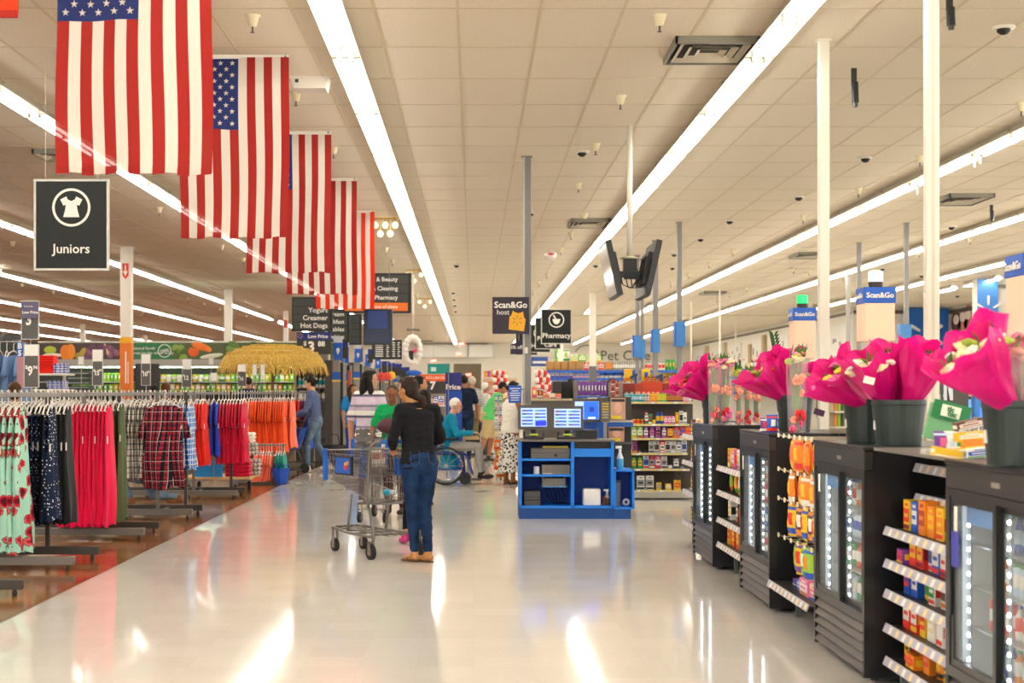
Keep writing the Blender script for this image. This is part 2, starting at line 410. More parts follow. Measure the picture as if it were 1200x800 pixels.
def flag(Y, seed, label, lastred=None):
    fx0, fx1, z1, z0 = -2.44, -1.53, H-.035, 2.745
    t = T('hanging_flag', label, 'flag', ((fx0+fx1)/2, Y, z0), group='striped flags hanging in a row over the aisle')
    W = fx1-fx0; Hh = z1-z0; ph = seed*1.7
    def pt(u, z):
        v = (z1-z)/Hh
        return Vector((fx0+u*W+.006*math.sin(v*7+ph+u*3)*v, Y+.028*math.sin(u*9+ph)*(.2+v)+.02*math.sin(v*5+u*4+ph), z+.006*math.sin(u*20+ph)*v))
    CZ = z1-.60; cu = 7/13
    for k in range(13):
        u0, u1 = k/13, (k+1)/13
        top = CZ if k < 7 else z1
        zz = top
        m = MB(); m.grid(lambda a, b: pt(u0+(u1-u0)*a, top+(z0-top)*b), 3, 20)
        if k % 2 == 0: # hem
            m.grid(lambda a, b: pt(u0+(u1-u0)*a, z0+.035-b*.045)+Vector((0, -.006, 0)), 2, 2)
        m.build('stripe', (FR if k % 2 == 0 else FW) if not (lastred and k % 2 == 0 and k in lastred) else FO, t, smooth=True)
    m = MB(); m.grid(lambda a, b: pt(cu*a, z1+(CZ-z1)*b), 8, 10); cn = m.build('canton', FB, t, smooth=True)
    m = MB()
    for r in range(11):
        for c in range(9):
            if (r+c) % 2: continue
            pts = star_pts(0, 0, .022); cc = pt(cu*(c+1)/10, z1+(CZ-z1)*(r+1)/12)
            m.prism([(cc.x+p[0], cc.z+p[1]) for p in pts], cc.y-.01, cc.y-.002)
    m.build('star', FW, cn, kind='stuff')
    MB().box(fx0, fx1, Y-.012, Y+.012, z1-.012, z1+.022).build('header_tape', M('#f3efe4', .7), t)
    g = MB()
    for x in (fx0+.03, fx1-.03): g.tube([(x, Y-.014, z1+.005), (x, Y+.014, z1+.005)], .012, 8); g.tube([(x, Y, z1+.01), (x, Y, H)], .003, 4)
    g.build('grommet', STEEL, t, kind='stuff')
    return t
for i, Y in enumerate((8.7, 12.35, 15.98, 19.5, 23.0)):
    flag(Y, i, 'red, white and blue striped flag hanging vertically, %s of the row' % ['nearest and largest', 'second nearest', 'middle one', 'second farthest', 'farthest and smallest'][i], range(0, 13) if i == 4 else None)
# red thing cut by the top left corner
t = T('hanging_banner', 'orange-red banner cut off by the top left corner of the view', 'banner', (PX(0, 10), 10, PZ(20, 10)))
MB().box(PX(-60, 10), PX(22, 10), 9.98, 10.0, PZ(17, 10), H).build('banner_cloth', M('#ff4a10', .6), t)
MB().box(PX(-60, 10), PX(21, 10), 9.975, 10.005, PZ(21, 10), PZ(13, 10)).build('hem', M('#d92a12', .6), t)
# ---------------- framed hanging signs
def hang_sign(px0, py0, px1, py1, Y, label, words=None, icon=None, size=.13, group=None, col=SIGN, wz=None, frame=True):
    x0, x1, z0, z1 = PX(px0, Y), PX(px1, Y), PZ(py1, Y), PZ(py0, Y)
    t = T('hanging_sign', label, 'sign', ((x0+x1)/2, Y, z0), group=group); f = .018
    MB().box(x0+f, x1-f, Y-.008, Y+.008, z0+f, z1-f).build('sign_face', col, t)
    if frame:
        fr = MB(); fr.box(x0, x0+f, Y-.014, Y+.014, z0, z1).box(x1-f, x1, Y-.014, Y+.014, z0, z1).box(x0+f, x1-f, Y-.014, Y+.014, z0, z0+f).box(x0+f, x1-f, Y-.014, Y+.014, z1-f, z1); fr.build('frame', M('#cfcdc4', .4), t)
    for x in (x0+(x1-x0)*.15, x1-(x1-x0)*.15):
        MB().tube([(x, Y, z1-.005), (x, Y, H)], .0025, 4).build('wire', M('#e0dacb', .5), t)
    if words: text(words, (x0+x1)/2, Y-.01, wz or (z0+(z1-z0)*.235), size, SWHITE, t, bold=.01)
    if icon: icon(t, (x0+x1)/2, Y-.009, z0+(z1-z0)*.69, (x1-x0)*.235)
    return t
def ring(mb, cx, y0, y1, cz, r, wd=.018, n=32, m=0):
    for k in range(n):
        a, b = 2*PI*k/n, 2*PI*(k+1)/n
        mb.prism([(cx+r*math.cos(a), cz+r*math.sin(a)), (cx+r*math.cos(b), cz+r*math.sin(b)), (cx+(r-wd)*math.cos(b), cz+(r-wd)*math.sin(b)), (cx+(r-wd)*math.cos(a), cz+(r-wd)*math.sin(a))], y0, y1, m)
    return mb
def ic_dress(t, cx, y, cz, r):
    ring(MB(), cx, y-.004, y, cz, r+.012, .02).build('ring', SWHITE, t)
    o = [(-.28,.62),(-.62,.45),(-.45,.1),(-.3,.16),(-.36,-.2),(-.46,-.55),(.46,-.55),(.36,-.2),(.3,.16),(.45,.1),(.62,.45),(.28,.62),(.2,.45),(0,.36),(-.2,.45)]
    MB().prism([(cx+a*r, cz+b*r*1.0) for a, b in o], y-.004, y).build('dress_symbol', SWHITE, t)
def ic_mortar(t, cx, y, cz, r):
    ring(MB(), cx, y-.004, y, cz, r+.012, .022, 24).build('ring', SWHITE, t)
    m = MB(); m.prism([(cx-.55*r, cz+.12*r), (cx+.55*r, cz+.12*r), (cx+.45*r, cz-.3*r), (cx+.2*r, cz-.6*r), (cx-.2*r, cz-.6*r), (cx-.45*r, cz-.3*r)], y-.004, y)
    m.prism([(cx-.5*r, cz+.62*r), (cx-.3*r, cz+.7*r), (cx-.02*r, cz+.15*r), (cx-.2*r, cz+.12*r)], y-.006, y); m.build('mortar_symbol', SWHITE, t)
hang_sign(40, 210, 128, 317, 12.1, 'dark green framed sign reading Juniors hanging above the clothes racks', 'Juniors', ic_dress, .108)
hang_sign(634, 362, 670, 403, 30.5, 'dark framed sign reading Pharmacy, frontmost of the hanging cluster', 'Pharmacy', ic_mortar, .15)
hang_sign(627, 372, 657, 409, 36, 'dark framed sign reading Personal Care just behind the Pharmacy sign', 'Personal\n   Care', ic_mortar, .15)
hang_sign(619, 380, 645, 413, 42, 'dark framed sign reading Health behind the two nearer signs', 'Health', ic_mortar, .17)
hang_sign(604, 388, 630, 416, 50, 'dark framed sign farthest back in the hanging cluster', None, None)
# purple host sign on the grey pole
Y = 17.62
t = T('pole_sign', 'dark purple sign reading Scan&Go host with a yellow vest, on a grey pole', 'sign', (PX(598, Y), Y, PZ(391, Y)))
MB().rbox(PX(577, Y), PX(620, Y), Y-.012, Y+.012, PZ(391, Y), PZ(348, Y), .004).build('sign_face', M('#2c2233', .5), t)
text('Scan&Go', PX(598.5, Y), Y-.015, PZ(357.5, Y), .105, SWHITE, t, bold=.025)
MB().box(PX(615, Y), PX(619, Y), Y+.01, 17.76, PZ(372, Y), PZ(366, Y)).build('bracket', STEEL, t)
text('host', PX(582, Y), Y-.015, PZ(366, Y), .085, SWHITE, t, align='LEFT')
v = MB(); q = [(596, 386), (597, 371), (599, 370), (601, 364), (604, 366), (608, 367), (613, 365), (614, 372), (616, 374), (614, 388)]
v.prism([(PX(a, Y), PZ(b, Y)) for a, b in q][::-1], Y-.018, Y-.012); v.build('vest_symbol', M('#f2b11e', .5), t)
spark(MB(), PX(606, Y), Y-.022, Y-.018, PZ(375.5, Y), .062, wd=.10).build('burst_symbol', M('#2c2233', .5), t)
# ---------------- hanging menu boards (aisle contents)
def board(px0, py0, px1, py1, Y, label, lines, size, ax='RIGHT', orange=None, num=None, xo=.06, bandc='#383a36'):
    x0, x1, z0, z1 = PX(px0, Y), PX(px1, Y), PZ(py1, Y), PZ(py0, Y)
    t = T('aisle_sign', label, 'sign', ((x0+x1)/2, Y, z0), group='hanging aisle contents boards')
    MB().box(x0, x1, Y-.02, Y+.02, z0, z1).build('sign_panel', M('#171a17', .45), t)
    hh = (z1-z0)/(len(lines)+.4)
    for i, l in enumerate(lines):
        z = z1-hh*(i+.7)
        isor = orange is not None and i == orange
        MB().box(x0+.03, x1-.06, Y-.026, Y-.02, z-hh*.45, z+hh*.45).build('name_strip', M('#f0761e' if isor else bandc, .5), t)
        if l: text(l, x1-xo if ax == 'RIGHT' else x0+xo, Y-.03, z, size*(.8 if isor else 1), SWHITE, t, align=ax, bold=.012)
    for x in (x0+.1, x1-.1): MB().tube([(x, Y, z1-.005), (x, Y, H)], .003, 4).build('wire', M('#e0dacb', .5), t)
    return t
board(402, 320, 482, 367, 26.5, 'large dark board reading Health & Beauty with an orange Pickup strip', ['Health & Beauty', 'Paper & Cleaning', 'Pharmacy', 'Pickup in front of store'], .105, 'RIGHT', 3, xo=.24)
MB().box(PX(483, 26.5), PX(485.5, 26.5), 26.45, 26.55, PZ(369, 26.5), PZ(322, 26.5)).build('sign_edge', M('#d8d2c2', .4), label='pale vertical edge strip right of the large Health & Beauty board', cat='strip')
board(342, 348, 390, 388, 29.5, 'dark board reading Yogurt, Creamer and Hot Dogs, left of the flags', ['6', 'Yogurt', 'Creamer', 'Hot Dogs'], .135, xo=.1)
board(368, 362, 410, 401, 32.5, 'dark board reading Ice Cream, Breakfast and Novelties', ['Ice Cream', 'Breakfast', 'Vegetables', 'Novelties'], .13, xo=.12)
board(408, 368, 424, 404, 35.5, 'narrow dark blank board beside the wall of aisle signs', ['', '', '', ''], .1)
board(436, 398, 471, 421, 38, 'dark menu board with small white text under the hanging screen', ['', '', ''], .1)
for k in range(7):
    for c, (a, b) in enumerate(((440, 449), (453, 456), (460, 463), (466, 469))): MB().box(PX(a, 38), PX(b-(k*c) % 2, 38), 37.955, 37.97, PZ(402.2+2.6*k, 38), PZ(401+2.6*k, 38)).build('text_line', SWHITE, bpy.data.objects['aisle_sign.004'])
# hanging television (dark screen, blue picture)
Y = 24
t = T('hanging_television', 'dark portrait television with a dim blue picture hanging behind the flags', 'television', (PX(443, Y), Y, PZ(404, Y)))
MB().rbox(PX(426, Y), PX(460, Y), Y-.04, Y+.05, PZ(404, Y), PZ(362, Y), .01).build('casing', M('#0d0f16', .3), t)
MB().box(PX(428, Y), PX(458, Y), Y-.045, Y-.04, PZ(402, Y), PZ(364, Y)).build('screen', M('#13233f', .2, emit=.05), t)
MB().rbox(PX(431, Y), PX(454, Y), Y-.05, Y-.045, PZ(385, Y), PZ(364, Y), .003).build('picture', M('#14306b', .3, emit=.08), t)
for a in (430, 456): MB().tube([(PX(a, Y), Y, PZ(363, Y)), (PX(a, Y), Y, H)], .003, 4).build('wire', STEEL, t)
# ---------------- V pair of televisions on white pole
Y = 15.7; X = PX(738, Y)
t = T('television_pole', 'white ceiling pole carrying two back-to-back televisions', 'pole', (X, Y, PZ(303, Y)))
MB().tube([(X, Y, PZ(303, Y)), (X, Y, H)], .029, 12).build('pole', M('#f2ecdc', .35), t, smooth=True)
MB().lathe([(.02, 0), (.1, .0), (.1, .012), (.03, .03)], (X, Y, PZ(303.5, Y)), 14).build('flange', M('#e9dfb8', .4), t)
m = MB(); m.box(X-.07, X+.07, Y-.06, Y+.06, PZ(318, Y), PZ(304, Y)); m.box(X-.2, X+.22, Y-.04, Y+.04, PZ(325, Y), PZ(318, Y))
m.box(X-.06, X+.08, Y-.05, Y+.05, PZ(327, Y), PZ(315, Y)); m.build('bracket', M('#121212', .4), t)
for k in range(5):
    m = MB(); a = -.1+.05*k; m.tube([(X+a, Y-.05, PZ(322, Y)), (X+a+.02, Y-.07, PZ(334+k*2 % 5, Y)), (X+a*.5+.05, Y-.06, PZ(338, Y)), (X+.09, Y-.05, PZ(326, Y))], .006, 5); m.build('cable', M('#1b1b1b', .4), t)
for s, lab in ((-1, 'left television of the V-shaped hanging pair, glossy screen side showing'), (1, 'right television of the V-shaped hanging pair, its back showing')):
    t = T('television', lab, 'television', (X+s*.165, Y, PZ(318, Y)), group=None)
    rot = Matrix.Rotation(s*.22, 3, 'Y'); c = Vector((X+s*.2, Y+.05, PZ(317, Y)))
    MB().cbox(c, (.055, .95, .58), rot).build('casing', M('#1c1c1d', .35), t)
    MB().cbox(c+rot@Vector((s*.03, 0, 0)), (.008, .90, .53), rot).build('screen', M('#33302c', .06, coat=.6), t)
    MB().cbox(c-rot@Vector((s*.045, 0, 0)), (.04, .6, .34), rot).build('back_housing', M('#242425', .5), t)
    m = MB()
    for k in range(5): m.cbox(c-rot@Vector((s*.07, -.2+.1*k, 0)), (.012, .012, .26), rot)
    m.build('mount_rail', M('#101010', .5), t, kind='stuff')
# ---------------- columns and poles
def column(px, wpx, Y, label, col='#f1eadb', base=0, parts=None, name='column', cat='column', sq=True, zb=0.0):
    w = wpx*Y/F/2; x = PX(px, Y); t = T(name, label, cat, (x, Y, zb))
    MB().rbox(x-w, x+w, Y-w, Y+w, zb, H+.01, .006).build('shaft', M(col, .4), t)
    fl = MB().rbox(x-w*1.35, x+w*1.35, Y-w*1.35, Y+w*1.35, H-.012, H+.008, .003); fl.build('ceiling_plate', M(col, .4), t)
    return t, x, w
t, x, w = column(148.5, 12.5, 29, 'white square column with a red arrow and an orange wrap')
MB().box(x-w-.006, x+w+.006, 29-w-.006, 29+w, 1.3, PZ(400, 29)).build('orange_wrap', M('#f0801e', .5), t)
MB().box(x-w-.007, x+w+.007, 29-w-.007, 29+w, PZ(402, 29), PZ(395, 29)).build('yellow_band', M('#f6b71c', .5), t)
MB().box(x-.005, x+.02, 29-w-.012, 29-w-.006, PZ(449, 29), PZ(412, 29)).build('text_line', SWHITE, t); MB().box(x+.045, x+.06, 29-w-.012, 29-w-.006, PZ(449, 29), PZ(424, 29)).build('text_line', SWHITE, t)
m = MB(); m.prism([(x-.06, PZ(309, 29)), (x-.06, PZ(323, 29)), (x, PZ(327.5, 29)), (x+.06, PZ(323, 29)), (x+.06, PZ(309, 29))], 29-w-.006, 29-w); m.build('red_marker', M('#e0391f', .5), t)
m = MB(); m.prism([(x-.012, PZ(311, 29)), (x-.012, PZ(318, 29)), (x-.045, PZ(318, 29)), (x, PZ(324, 29)), (x+.045, PZ(318, 29)), (x+.012, PZ(318, 29)), (x+.012, PZ(311, 29))], 29-w-.01, 29-w-.006); m.build('arrow', SWHITE, t)
column(267.5, 8.5, 41, 'white square column between the flags and the produce banner, second from the left aisle')
column(335, 5.5, 52, 'slim distant white column with a red mark beside the menu boards')
Yc = 52; MB().box(PX(333, Yc), PX(337, Yc), Yc-.1, Yc-.09, PZ(384, Yc), PZ(375, Yc)).build('fire_mark', M('#d8432f', .5), label='small red mark on the distant column left of the menu boards', cat='sign')
column(97, 5.5, 62, 'distant white column just right of the tall price sign')
column(170.5, 4, 75, 'farthest white column seen over the produce banner')
t, x, w = column(694.5, 7.5, 42.5, 'white square column with a grey lower half behind the pharmacy sign')
MB().box(x-w-.01, x+w+.01, 42.5-w-.01, 42.5+w+.01, 0, PZ(429, 42.5)).build('grey_sleeve', M('#6d6d70', .5), t)
column(657, 6, 52, 'white column half hidden behind the pharmacy sign cluster')
column(965, 12, 11.88, 'white power pole behind the third drink cooler, its top at a ceiling tile', '#e2dccd', name='power_pole', cat='pole', zb=.0)
t, x, w = column(1091.5, 15, 9.4, 'widest white power pole, behind the nearest pink bouquets', '#dfd9ca', name='power_pole', cat='pole')
MB().box(x-w*.25, x+w*.2, 9.4-w-.004, 9.4-w, 0, H).build('channel_cover', M('#cfc8b8', .4), t)
t, x, w = column(617.5, 9.5, 17.78, 'grey metal power pole rising behind the blue service counter', '#83817d', name='power_pole', cat='pole')
MB().box(x-w, x-w*.55, 17.78-w-.006, 17.78-w, 0, H).build('channel_cover', M('#bdbab4', .4), t)
MB().box(x+w, x+w+.025, 17.72, 17.8, PZ(253, 17.78), PZ(251, 17.78)).build('clip', M('#333', .4) if 0 else M('#333333', .4), t)
MB().rbox(PX(615, 17.7), PX(618.5, 17.7), 17.68, 17.73, PZ(414, 17.7), PZ(407, 17.7), .003).build('outlet', M('#e2ded2', .4), t)
for px, Y, wd, lab, by0, by1, bx0, bx1 in ((796, 24.7, 5.6, 'right of the pair', 377, 406, 790, 802.5), (768, 27.7, 6, 'second', 386, 413, 763, 773), (747, 30.7, 4.6, 'third', 393, 418.5, 741.5, 750.5), (752.5, 31.5, 3.6, 'fourth', 398, 420, 749.5, 756)):
    t, x, w = column(px, wd, Y, {'right of the pair': 'grey lane pole with a blue box, right of the hanging televisions', 'second': 'grey lane pole with a blue box under the right television', 'third': 'grey lane pole left of its twin, blue box lowest', 'fourth': 'thin grey lane pole squeezed behind its neighbour below the televisions'}[lab], '#8d8a87', name='lane_pole', cat='pole')
    MB().rbox(PX(bx0, Y), PX(bx1, Y), Y-.09, Y+.09, PZ(by1, Y), PZ(by0, Y), .006).build('blue_box', M('#3d86cf', .4), t)
    MB().box(PX(bx0, Y)-.004, PX(bx0, Y)+.02, Y-.095, Y+.095, PZ(by1, Y), PZ(by0, Y)).build('side_panel', M('#2358c0', .4), t)
for px, Y, wd, lab, col in ((1062, 24.8, 5.2, 'grey lane pole left of the widest white power pole', '#98948f'), (1006.5, 28.1, 4.8, 'grey lane pole above the middle register light', '#98948f'), (994, 34.6, 4.6, 'slim silver pole left of the middle register light', '#a9a6a0')):
    column(px, wd, Y, lab, col, name='lane_pole', cat='pole')
Y = 24.8; MB().box(PX(1053, Y), PX(1066, Y), Y-.1, Y+.1, PZ(396, Y), PZ(380, Y)).build('blue_box', M('#4a8ed2', .4), label='small blue lane box below the pole beside the spark banner', cat='box')
for px, Y, wd, lab in ((843.5, 41, 1.8, 'thin white ceiling rod by a dark vent, right of the lane poles'), (810, 46.5, 1.6, 'thin white ceiling rod between the lane poles and wall'), (862, 60, 1.5, 'farthest thin white rod before the right wall'), (885, 70, 2, 'thin tan post against the right wall')):
    column(px, wd, Y, lab, '#eee6d4', name='ceiling_rod', cat='rod')
# ---------------- register light boxes
def lane_light(px0, px1, sx, py0, py1, band, Y, lab, top='#dfe9e4', em=0):
    x0, x1, z0, z1 = PX(px0, Y), PX(px1, Y), PZ(py1, Y), PZ(py0, Y)
    dp = x1-x0 if px1 < 1190 else .3
    x1 = x0+dp if px1 > 1190 else x1
    t = T('lane_light', lab, 'light', ((x0+x1)/2, Y, z0), group='peach register lights with blue bands')
    MB().rbox(x0, x1, Y, Y+dp, z0, z1, .008).build('lamp_shade', M('#f3c3a4', .5, emit=.1), t)
    zb = PZ(band, Y)
    MB().rbox(x0-.006, x1+.006, Y-.006, Y+dp+.006, zb, z1+.005, .004).build('blue_band', M('#155cc4', .4), t)
    text('Scan&Go', (x0+x1)/2, Y-.012, (zb+z1)/2, (x1-x0)*.24, SWHITE, t, bold=.03)
    text('Scan&Go', x0-.012, Y+dp/2, (zb+z1)/2, dp*.23, SWHITE, t, bold=.02, rz=-PI/2)
    cx = (x0+x1)/2
    MB().lathe([(.05, 0), (.055, .05)], (cx, Y+dp/2, z1), 14).build('collar', M('#3a2b22', .4), t)
    MB().lathe([(.052, 0), (.055, .01), (.055, .075), (.04, .085)], (cx, Y+dp/2, z1+.05), 14).build('beacon', M(top, .2, emit=em), t)
    MB().tube([(cx+.05, Y+dp/2, 0), (cx+.05, Y+dp/2, z0)], .02, 8).build('post', M('#c9c0b0', .4), t)
lane_light(930, 956, 1, 361, 420, 375.5, 14.6, 'register light with a green glowing beacon, farthest of the three', '#14c45c', .9)
lane_light(1013, 1049, 1, 337, 400, 355, 11.0, 'register light with a clear beacon, middle of the three', '#f2ebe0', .3)
lane_light(1200, 1246, 1, 297, 402, 322, 8.6, 'nearest register light, cut off by the right edge of the view')
# ---------------- ceiling devices
def spr():
    t = T('sprinkler', 'small cream ceiling sprinkler cup with a chrome nozzle', 'sprinkler')
    MB().lathe([(.016, -.085), (.03, -.08), (.048, -.01), (.062, 0)], (0,0,0), 12).build('cup', M('#efe3bd', .5), t, smooth=True, w=False)
    m = MB(); m.tube([(0,0,-.08), (0,0,-.12)], .008, 6); m.lathe([(.016, -.13), (.018, -.125), (.006, -.12)], (0,0,0), 8); m.build('nozzle', M('#6c655a', .3, .8), t, w=False)
    return t
sp = Proto(spr()); G = 'small cream ceiling sprinklers'
seen = [(296,18),(347,108),(391,172),(773,17),(727,112),(698,168),(678,214),(685,250),(669,272),(657,291),(1078,182),(1006,220),(941,252),(187,243),(260,287),(285,302),(1197,120),(1137,278),(1077,294),(1028,308),(987,322),(948,316),(859,292),(831,307),(807,320),(786,330),(930,314),(15,283),(26,332),(62,341),(95,348),(122,354),(200,341),(220,349),(240,355),(258,361),(272,365),(288,369),(167,365),(187,369),(452,290),(460,304),(488,345),(496,358),(505,372),(641,320),(632,330),(624,340),(616,350),(875,336),(855,343),(840,349)]
for a, b in seen:
    Y = (H-CH)*F/(VY-b); sp.put((PX(a, Y), Y, H-.001), 0, group=G)
def dome():
    t = T('dome_camera', 'small dark dome camera in a white ceiling ring', 'camera')
    MB().lathe([(.09, 0), (.085, -.018), (.05, -.022)], (0,0,0), 18).build('ring', M('#eee6d4', .4), t, w=False, smooth=True)
    MB().lathe([(.056, -.015), (.05, -.04), (.03, -.06), (.01, -.066)], (0,0,0), 16).build('dome', M('#1a1716', .1), t, w=False, smooth=True)
    return t
dm = Proto(dome())
for a, b in [(1176,31),(1014,184),(936,230),(682,177),(855,258),(821,279),(698,310),(1115,265),(790,297),(788,313),(1080,322),(1034,314),(535,310),(531,342),(1122,346),(532,350),(533,357),(534,364)]:
    Y = (H-CH)*F/(VY-b); dm.put((PX(a, Y), Y, H-.001), 0, group='small dark dome cameras on the ceiling')
def vent(a0, a1, b0, b1, lab, wd=.62):
    Y0, Y1 = 4883/(VY-b0), 4883/(VY-b1); yc = (Y0+Y1)/2; xc = PX((a0+a1)/2, yc); wx = min((a1-a0)*yc/F/2, 1.0); d = min(max(.3, (Y1-Y0)/2), .5)
    t = T('air_vent', lab, 'vent', (xc, yc, H), group='air vents in the ceiling')
    f = MB(); z = H-.06
    for x0, x1, y0, y1 in ((-wx, wx, -d, -d+.02), (-wx, wx, d-.02, d), (-wx, -wx+.02, -d, d), (wx-.02, wx, -d, d)): f.box(xc+x0, xc+x1, yc+y0, yc+y1, z, H)
    f.build('frame', M('#8a8678', .4, .3), t)
    for k, s in enumerate((.84, .6, .36)):
        m = MB(); a, b, a2, b2 = wx*s, d*s, wx*(s-.13), d*(s-.13)
        m.add([(xc-a,yc-b,z+.005),(xc+a,yc-b,z+.005),(xc+a,yc+b,z+.005),(xc-a,yc+b,z+.005),(xc-a2,yc-b2,z+.035),(xc+a2,yc-b2,z+.035),(xc+a2,yc+b2,z+.035),(xc-a2,yc+b2,z+.035)], [(0,1,5,4),(1,2,6,5),(2,3,7,6),(3,0,4,7)])
        m.build('louvre', M('#c9bfa8', .5), t)
    MB().box(xc-wx*.96, xc+wx*.96, yc-d*.96, yc+d*.96, z+.045, z+.05).build('throat', M('#3a352d', .6), t)
vent(784, 880, 42, 68, 'large square air vent beside the light row at the top')
vent(667, 712, 255, 264, 'dark air vent left of the hanging televisions')
vent(1100, 1152, 226, 237, 'air vent right of the widest white power pole')
vent(930, 962, 294, 301, 'air vent just left of the tall white power pole')
vent(822, 848, 339, 345, 'dark air vent above the blue lane boxes')
vent(46, 80, 175, 183, 'dark air vent behind the Juniors sign wires')
vent(477, 492, 384, 387.5, 'small dark vent above the back doorway, nearer one')
vent(493, 506, 398, 400, 'small dark vent nearest the back wall')
# emergency light box
Y = 4883/(458-92); t = T('emergency_light', 'white emergency light box on the ceiling right of the second flag', 'light', (PX(366, Y), Y, H))
m = MB(); x = PX(366, Y); m.prism([(x-.19, H), (x+.16, H), (x+.13, H-.11), (x-.15, H-.11)], Y-.12, Y+.12); m.build('box', M('#f2ece0', .4), t)
MB().box(x-.14, x-.11, Y-.126, Y-.118, H-.06, H-.03).build('indicator', M('#444444', .4), t)
for a, b, h, lab in ((1001, 80, .3, 'black bracketed motion sensor hanging near the tall white pole'), (1113, -6, .22, 'black bracketed sensor at the top edge beside the widest pole'), (1162, 240, .22, 'black hanging sensor above the rightmost light rows')):
    Y = 4883/(458-b); x = PX(a, Y); t = T('motion_sensor', lab, 'sensor', (x, Y, H))
    MB().box(x-.025, x+.02, Y-.01, Y+.01, H-h*.5, H).build('bracket', M('#2a2826', .4), t)
    MB().tube([(x+.005, Y, H-h*.4), (x+.01, Y, H-h)], .03, 10).build('sensor_head', M('#171717', .3), t)
    MB().tube([(x+.01, Y, H-h*.95), (x+.01, Y, H-h*1.12)], .02, 10).build('lens', M('#4c4a48', .2), t)
# brass spotlights on short tracks
for gi, (a, b, nn, lab) in enumerate(((450, 255, 5, 'nearest'), (484, 316, 3, 'middle'), (497, 349, 3, 'farthest'))):
    Y = 4883/(458-b); x = PX(a, Y); t = T('spotlight_track', 'brass track with small globe spotlights above the aisle, %s of three' % lab, 'light', (x, Y, H), group='brass spotlight tracks')
    MB().box(x-.16, x+.2, Y-.02, Y+.02, H-.03, H).build('track', M('#c9a752', .3, .6), t)
    for k in range(nn):
        dx = -.14+.32*k/(nn-1); dz = -.12-.14*(k % 2)
        MB().tube([(x+dx, Y, H-.02), (x+dx, Y, H+dz+.04)], .007, 5).build('arm', M('#c9a752', .3, .6), t)
        MB().ell((x+dx, Y, H+dz), (.05, .05, .055), 12, 8).build('globe', M('#fbe7a6', .4, emit=.8), t, smooth=True)
# foil balloon that floated to the ceiling, red exit signs
Y = 24.0; x = PX(645, Y)
t = T('balloon', 'silvery heart balloon with red lettering floating near the ceiling', 'balloon', (x, Y, PZ(303, Y)))
MB().ell((x, Y, PZ(299, Y)), (.1, .05, .09), 14, 10).build('foil', M('#e8d8cc', .25, .4), t, smooth=True)
MB().ell((x+.01, Y-.015, PZ(298, Y)), (.07, .045, .03), 12, 6).build('print', M('#c23a4a', .3), t, smooth=True)
MB().tube([(x+.03, Y, PZ(306, Y)), (x+.04, Y, PZ(331, Y))], .003, 4).build('string', M('#e8e0d0', .5), t)
for a, b, Y, lab in ((538, 415, 70, 'orange-red exit sign hanging before the back doorway'), (541, 403, 80, 'small exit sign near the back ceiling'), (549, 439, 90, 'exit sign inside the back corridor'), (508, 423, 74, 'faint exit sign left of the back doorway')):
    x, z = PX(a, Y), PZ(b, Y); t = T('exit_sign', lab, 'sign', (x, Y, z))
    wd = 3.5*Y/F; MB().rbox(x-wd, x+wd, Y-.03, Y+.03, z-wd*.6, z+wd*.6, .01).build('box', M('#ff7a5c', .4, emit=.5), t)
    text('EXIT', x, Y-.035, z, wd*.8, M('#fff0e0', .5, emit=.8), t, bold=.02)
    MB().tube([(x, Y, z+wd*.5), (x, Y, min(H, z+1.2) if Y > 87 else H)], .01, 5).build('rod', M('#d6ccb8', .5), t)
# ceiling strings / thin cords with paper tags at the right
for a, b0, b1, i in ((1142, 182, 196, 0), (1149, 180, 192, 1), (1075, 213, 228, 2)):
    Y = 4883/(458-b0+6); MB().box(PX(a-1, Y), PX(a+1, Y), Y, Y+.002, PZ(b1, Y), H-.001).build('paper_strip', M('#dfe6f2', .6), label=['left pale paper strip dangling from the ceiling light at right', 'right pale paper strip dangling from the ceiling light', 'pale strip dangling from the light by the widest pole'][i], cat='strip')
# Right-hand walls: blue panels and spark banner, faces, letters
Y = 49.7
for a, b, lab in ((1066, 1084, 'left'), (1084, 1111, 'right')):
    pass
t = T('wall_panel', 'blue wall panel with a white burst behind the widest pole', 'panel', (PX(1085, Y), Y, 2.0))
MB().box(PX(1060, Y), PX(1111, Y), Y-.05, Y, 0, PZ(361, Y)).build('panel', M('#1b68c4', .5), t)
spark(MB(), PX(1085, Y), Y-.07, Y-.05, PZ(392, Y), .62).build('burst_symbol', SWHITE, t)
Y = 36.5
t = T('wall_banner', 'tall blue banner with a white burst at the right wall', 'banner', (PX(1157, Y), Y, 2.2))
MB().box(PX(1145, Y), PX(1169, Y), Y-.04, Y, 1.3, PZ(327, Y)).build('banner_cloth', M('#4f8fe0', .5), t)
spark(MB(), PX(1157.5, Y), Y-.06, Y-.04, PZ(364, Y), .37, wd=.15).build('burst_symbol', SWHITE, t)
# long wall photographs (surfboard-like faces) on the right side wall X=16
for i, (a, c) in enumerate(((1122, '#6d3a30'), (1129.5, '#d68f78'), (1136, '#c98065'))):
    Yw = 16.0*F/(a-VX); z = PZ(378-i*3, Yw)
    t = T('wall_poster', '%s narrow surfboard-shaped wall picture beside the blue banner' % ['dark brown', 'pinkish', 'tan'][i], 'picture', (15.97, Yw, z))
    MB().prism([(Yw+.5*math.cos(q*PI/8), z+.42*math.sin(q*PI/8)) for q in range(16)], 15.96, 15.995, axis='x').build('board', M(c, .5), t)
    MB().prism([(Yw+.3*math.cos(q*PI/8), z+.1+.16*math.sin(q*PI/8)) for q in range(16)], 15.95, 15.96, axis='x').build('print', M('#f0dcc8', .5), t)
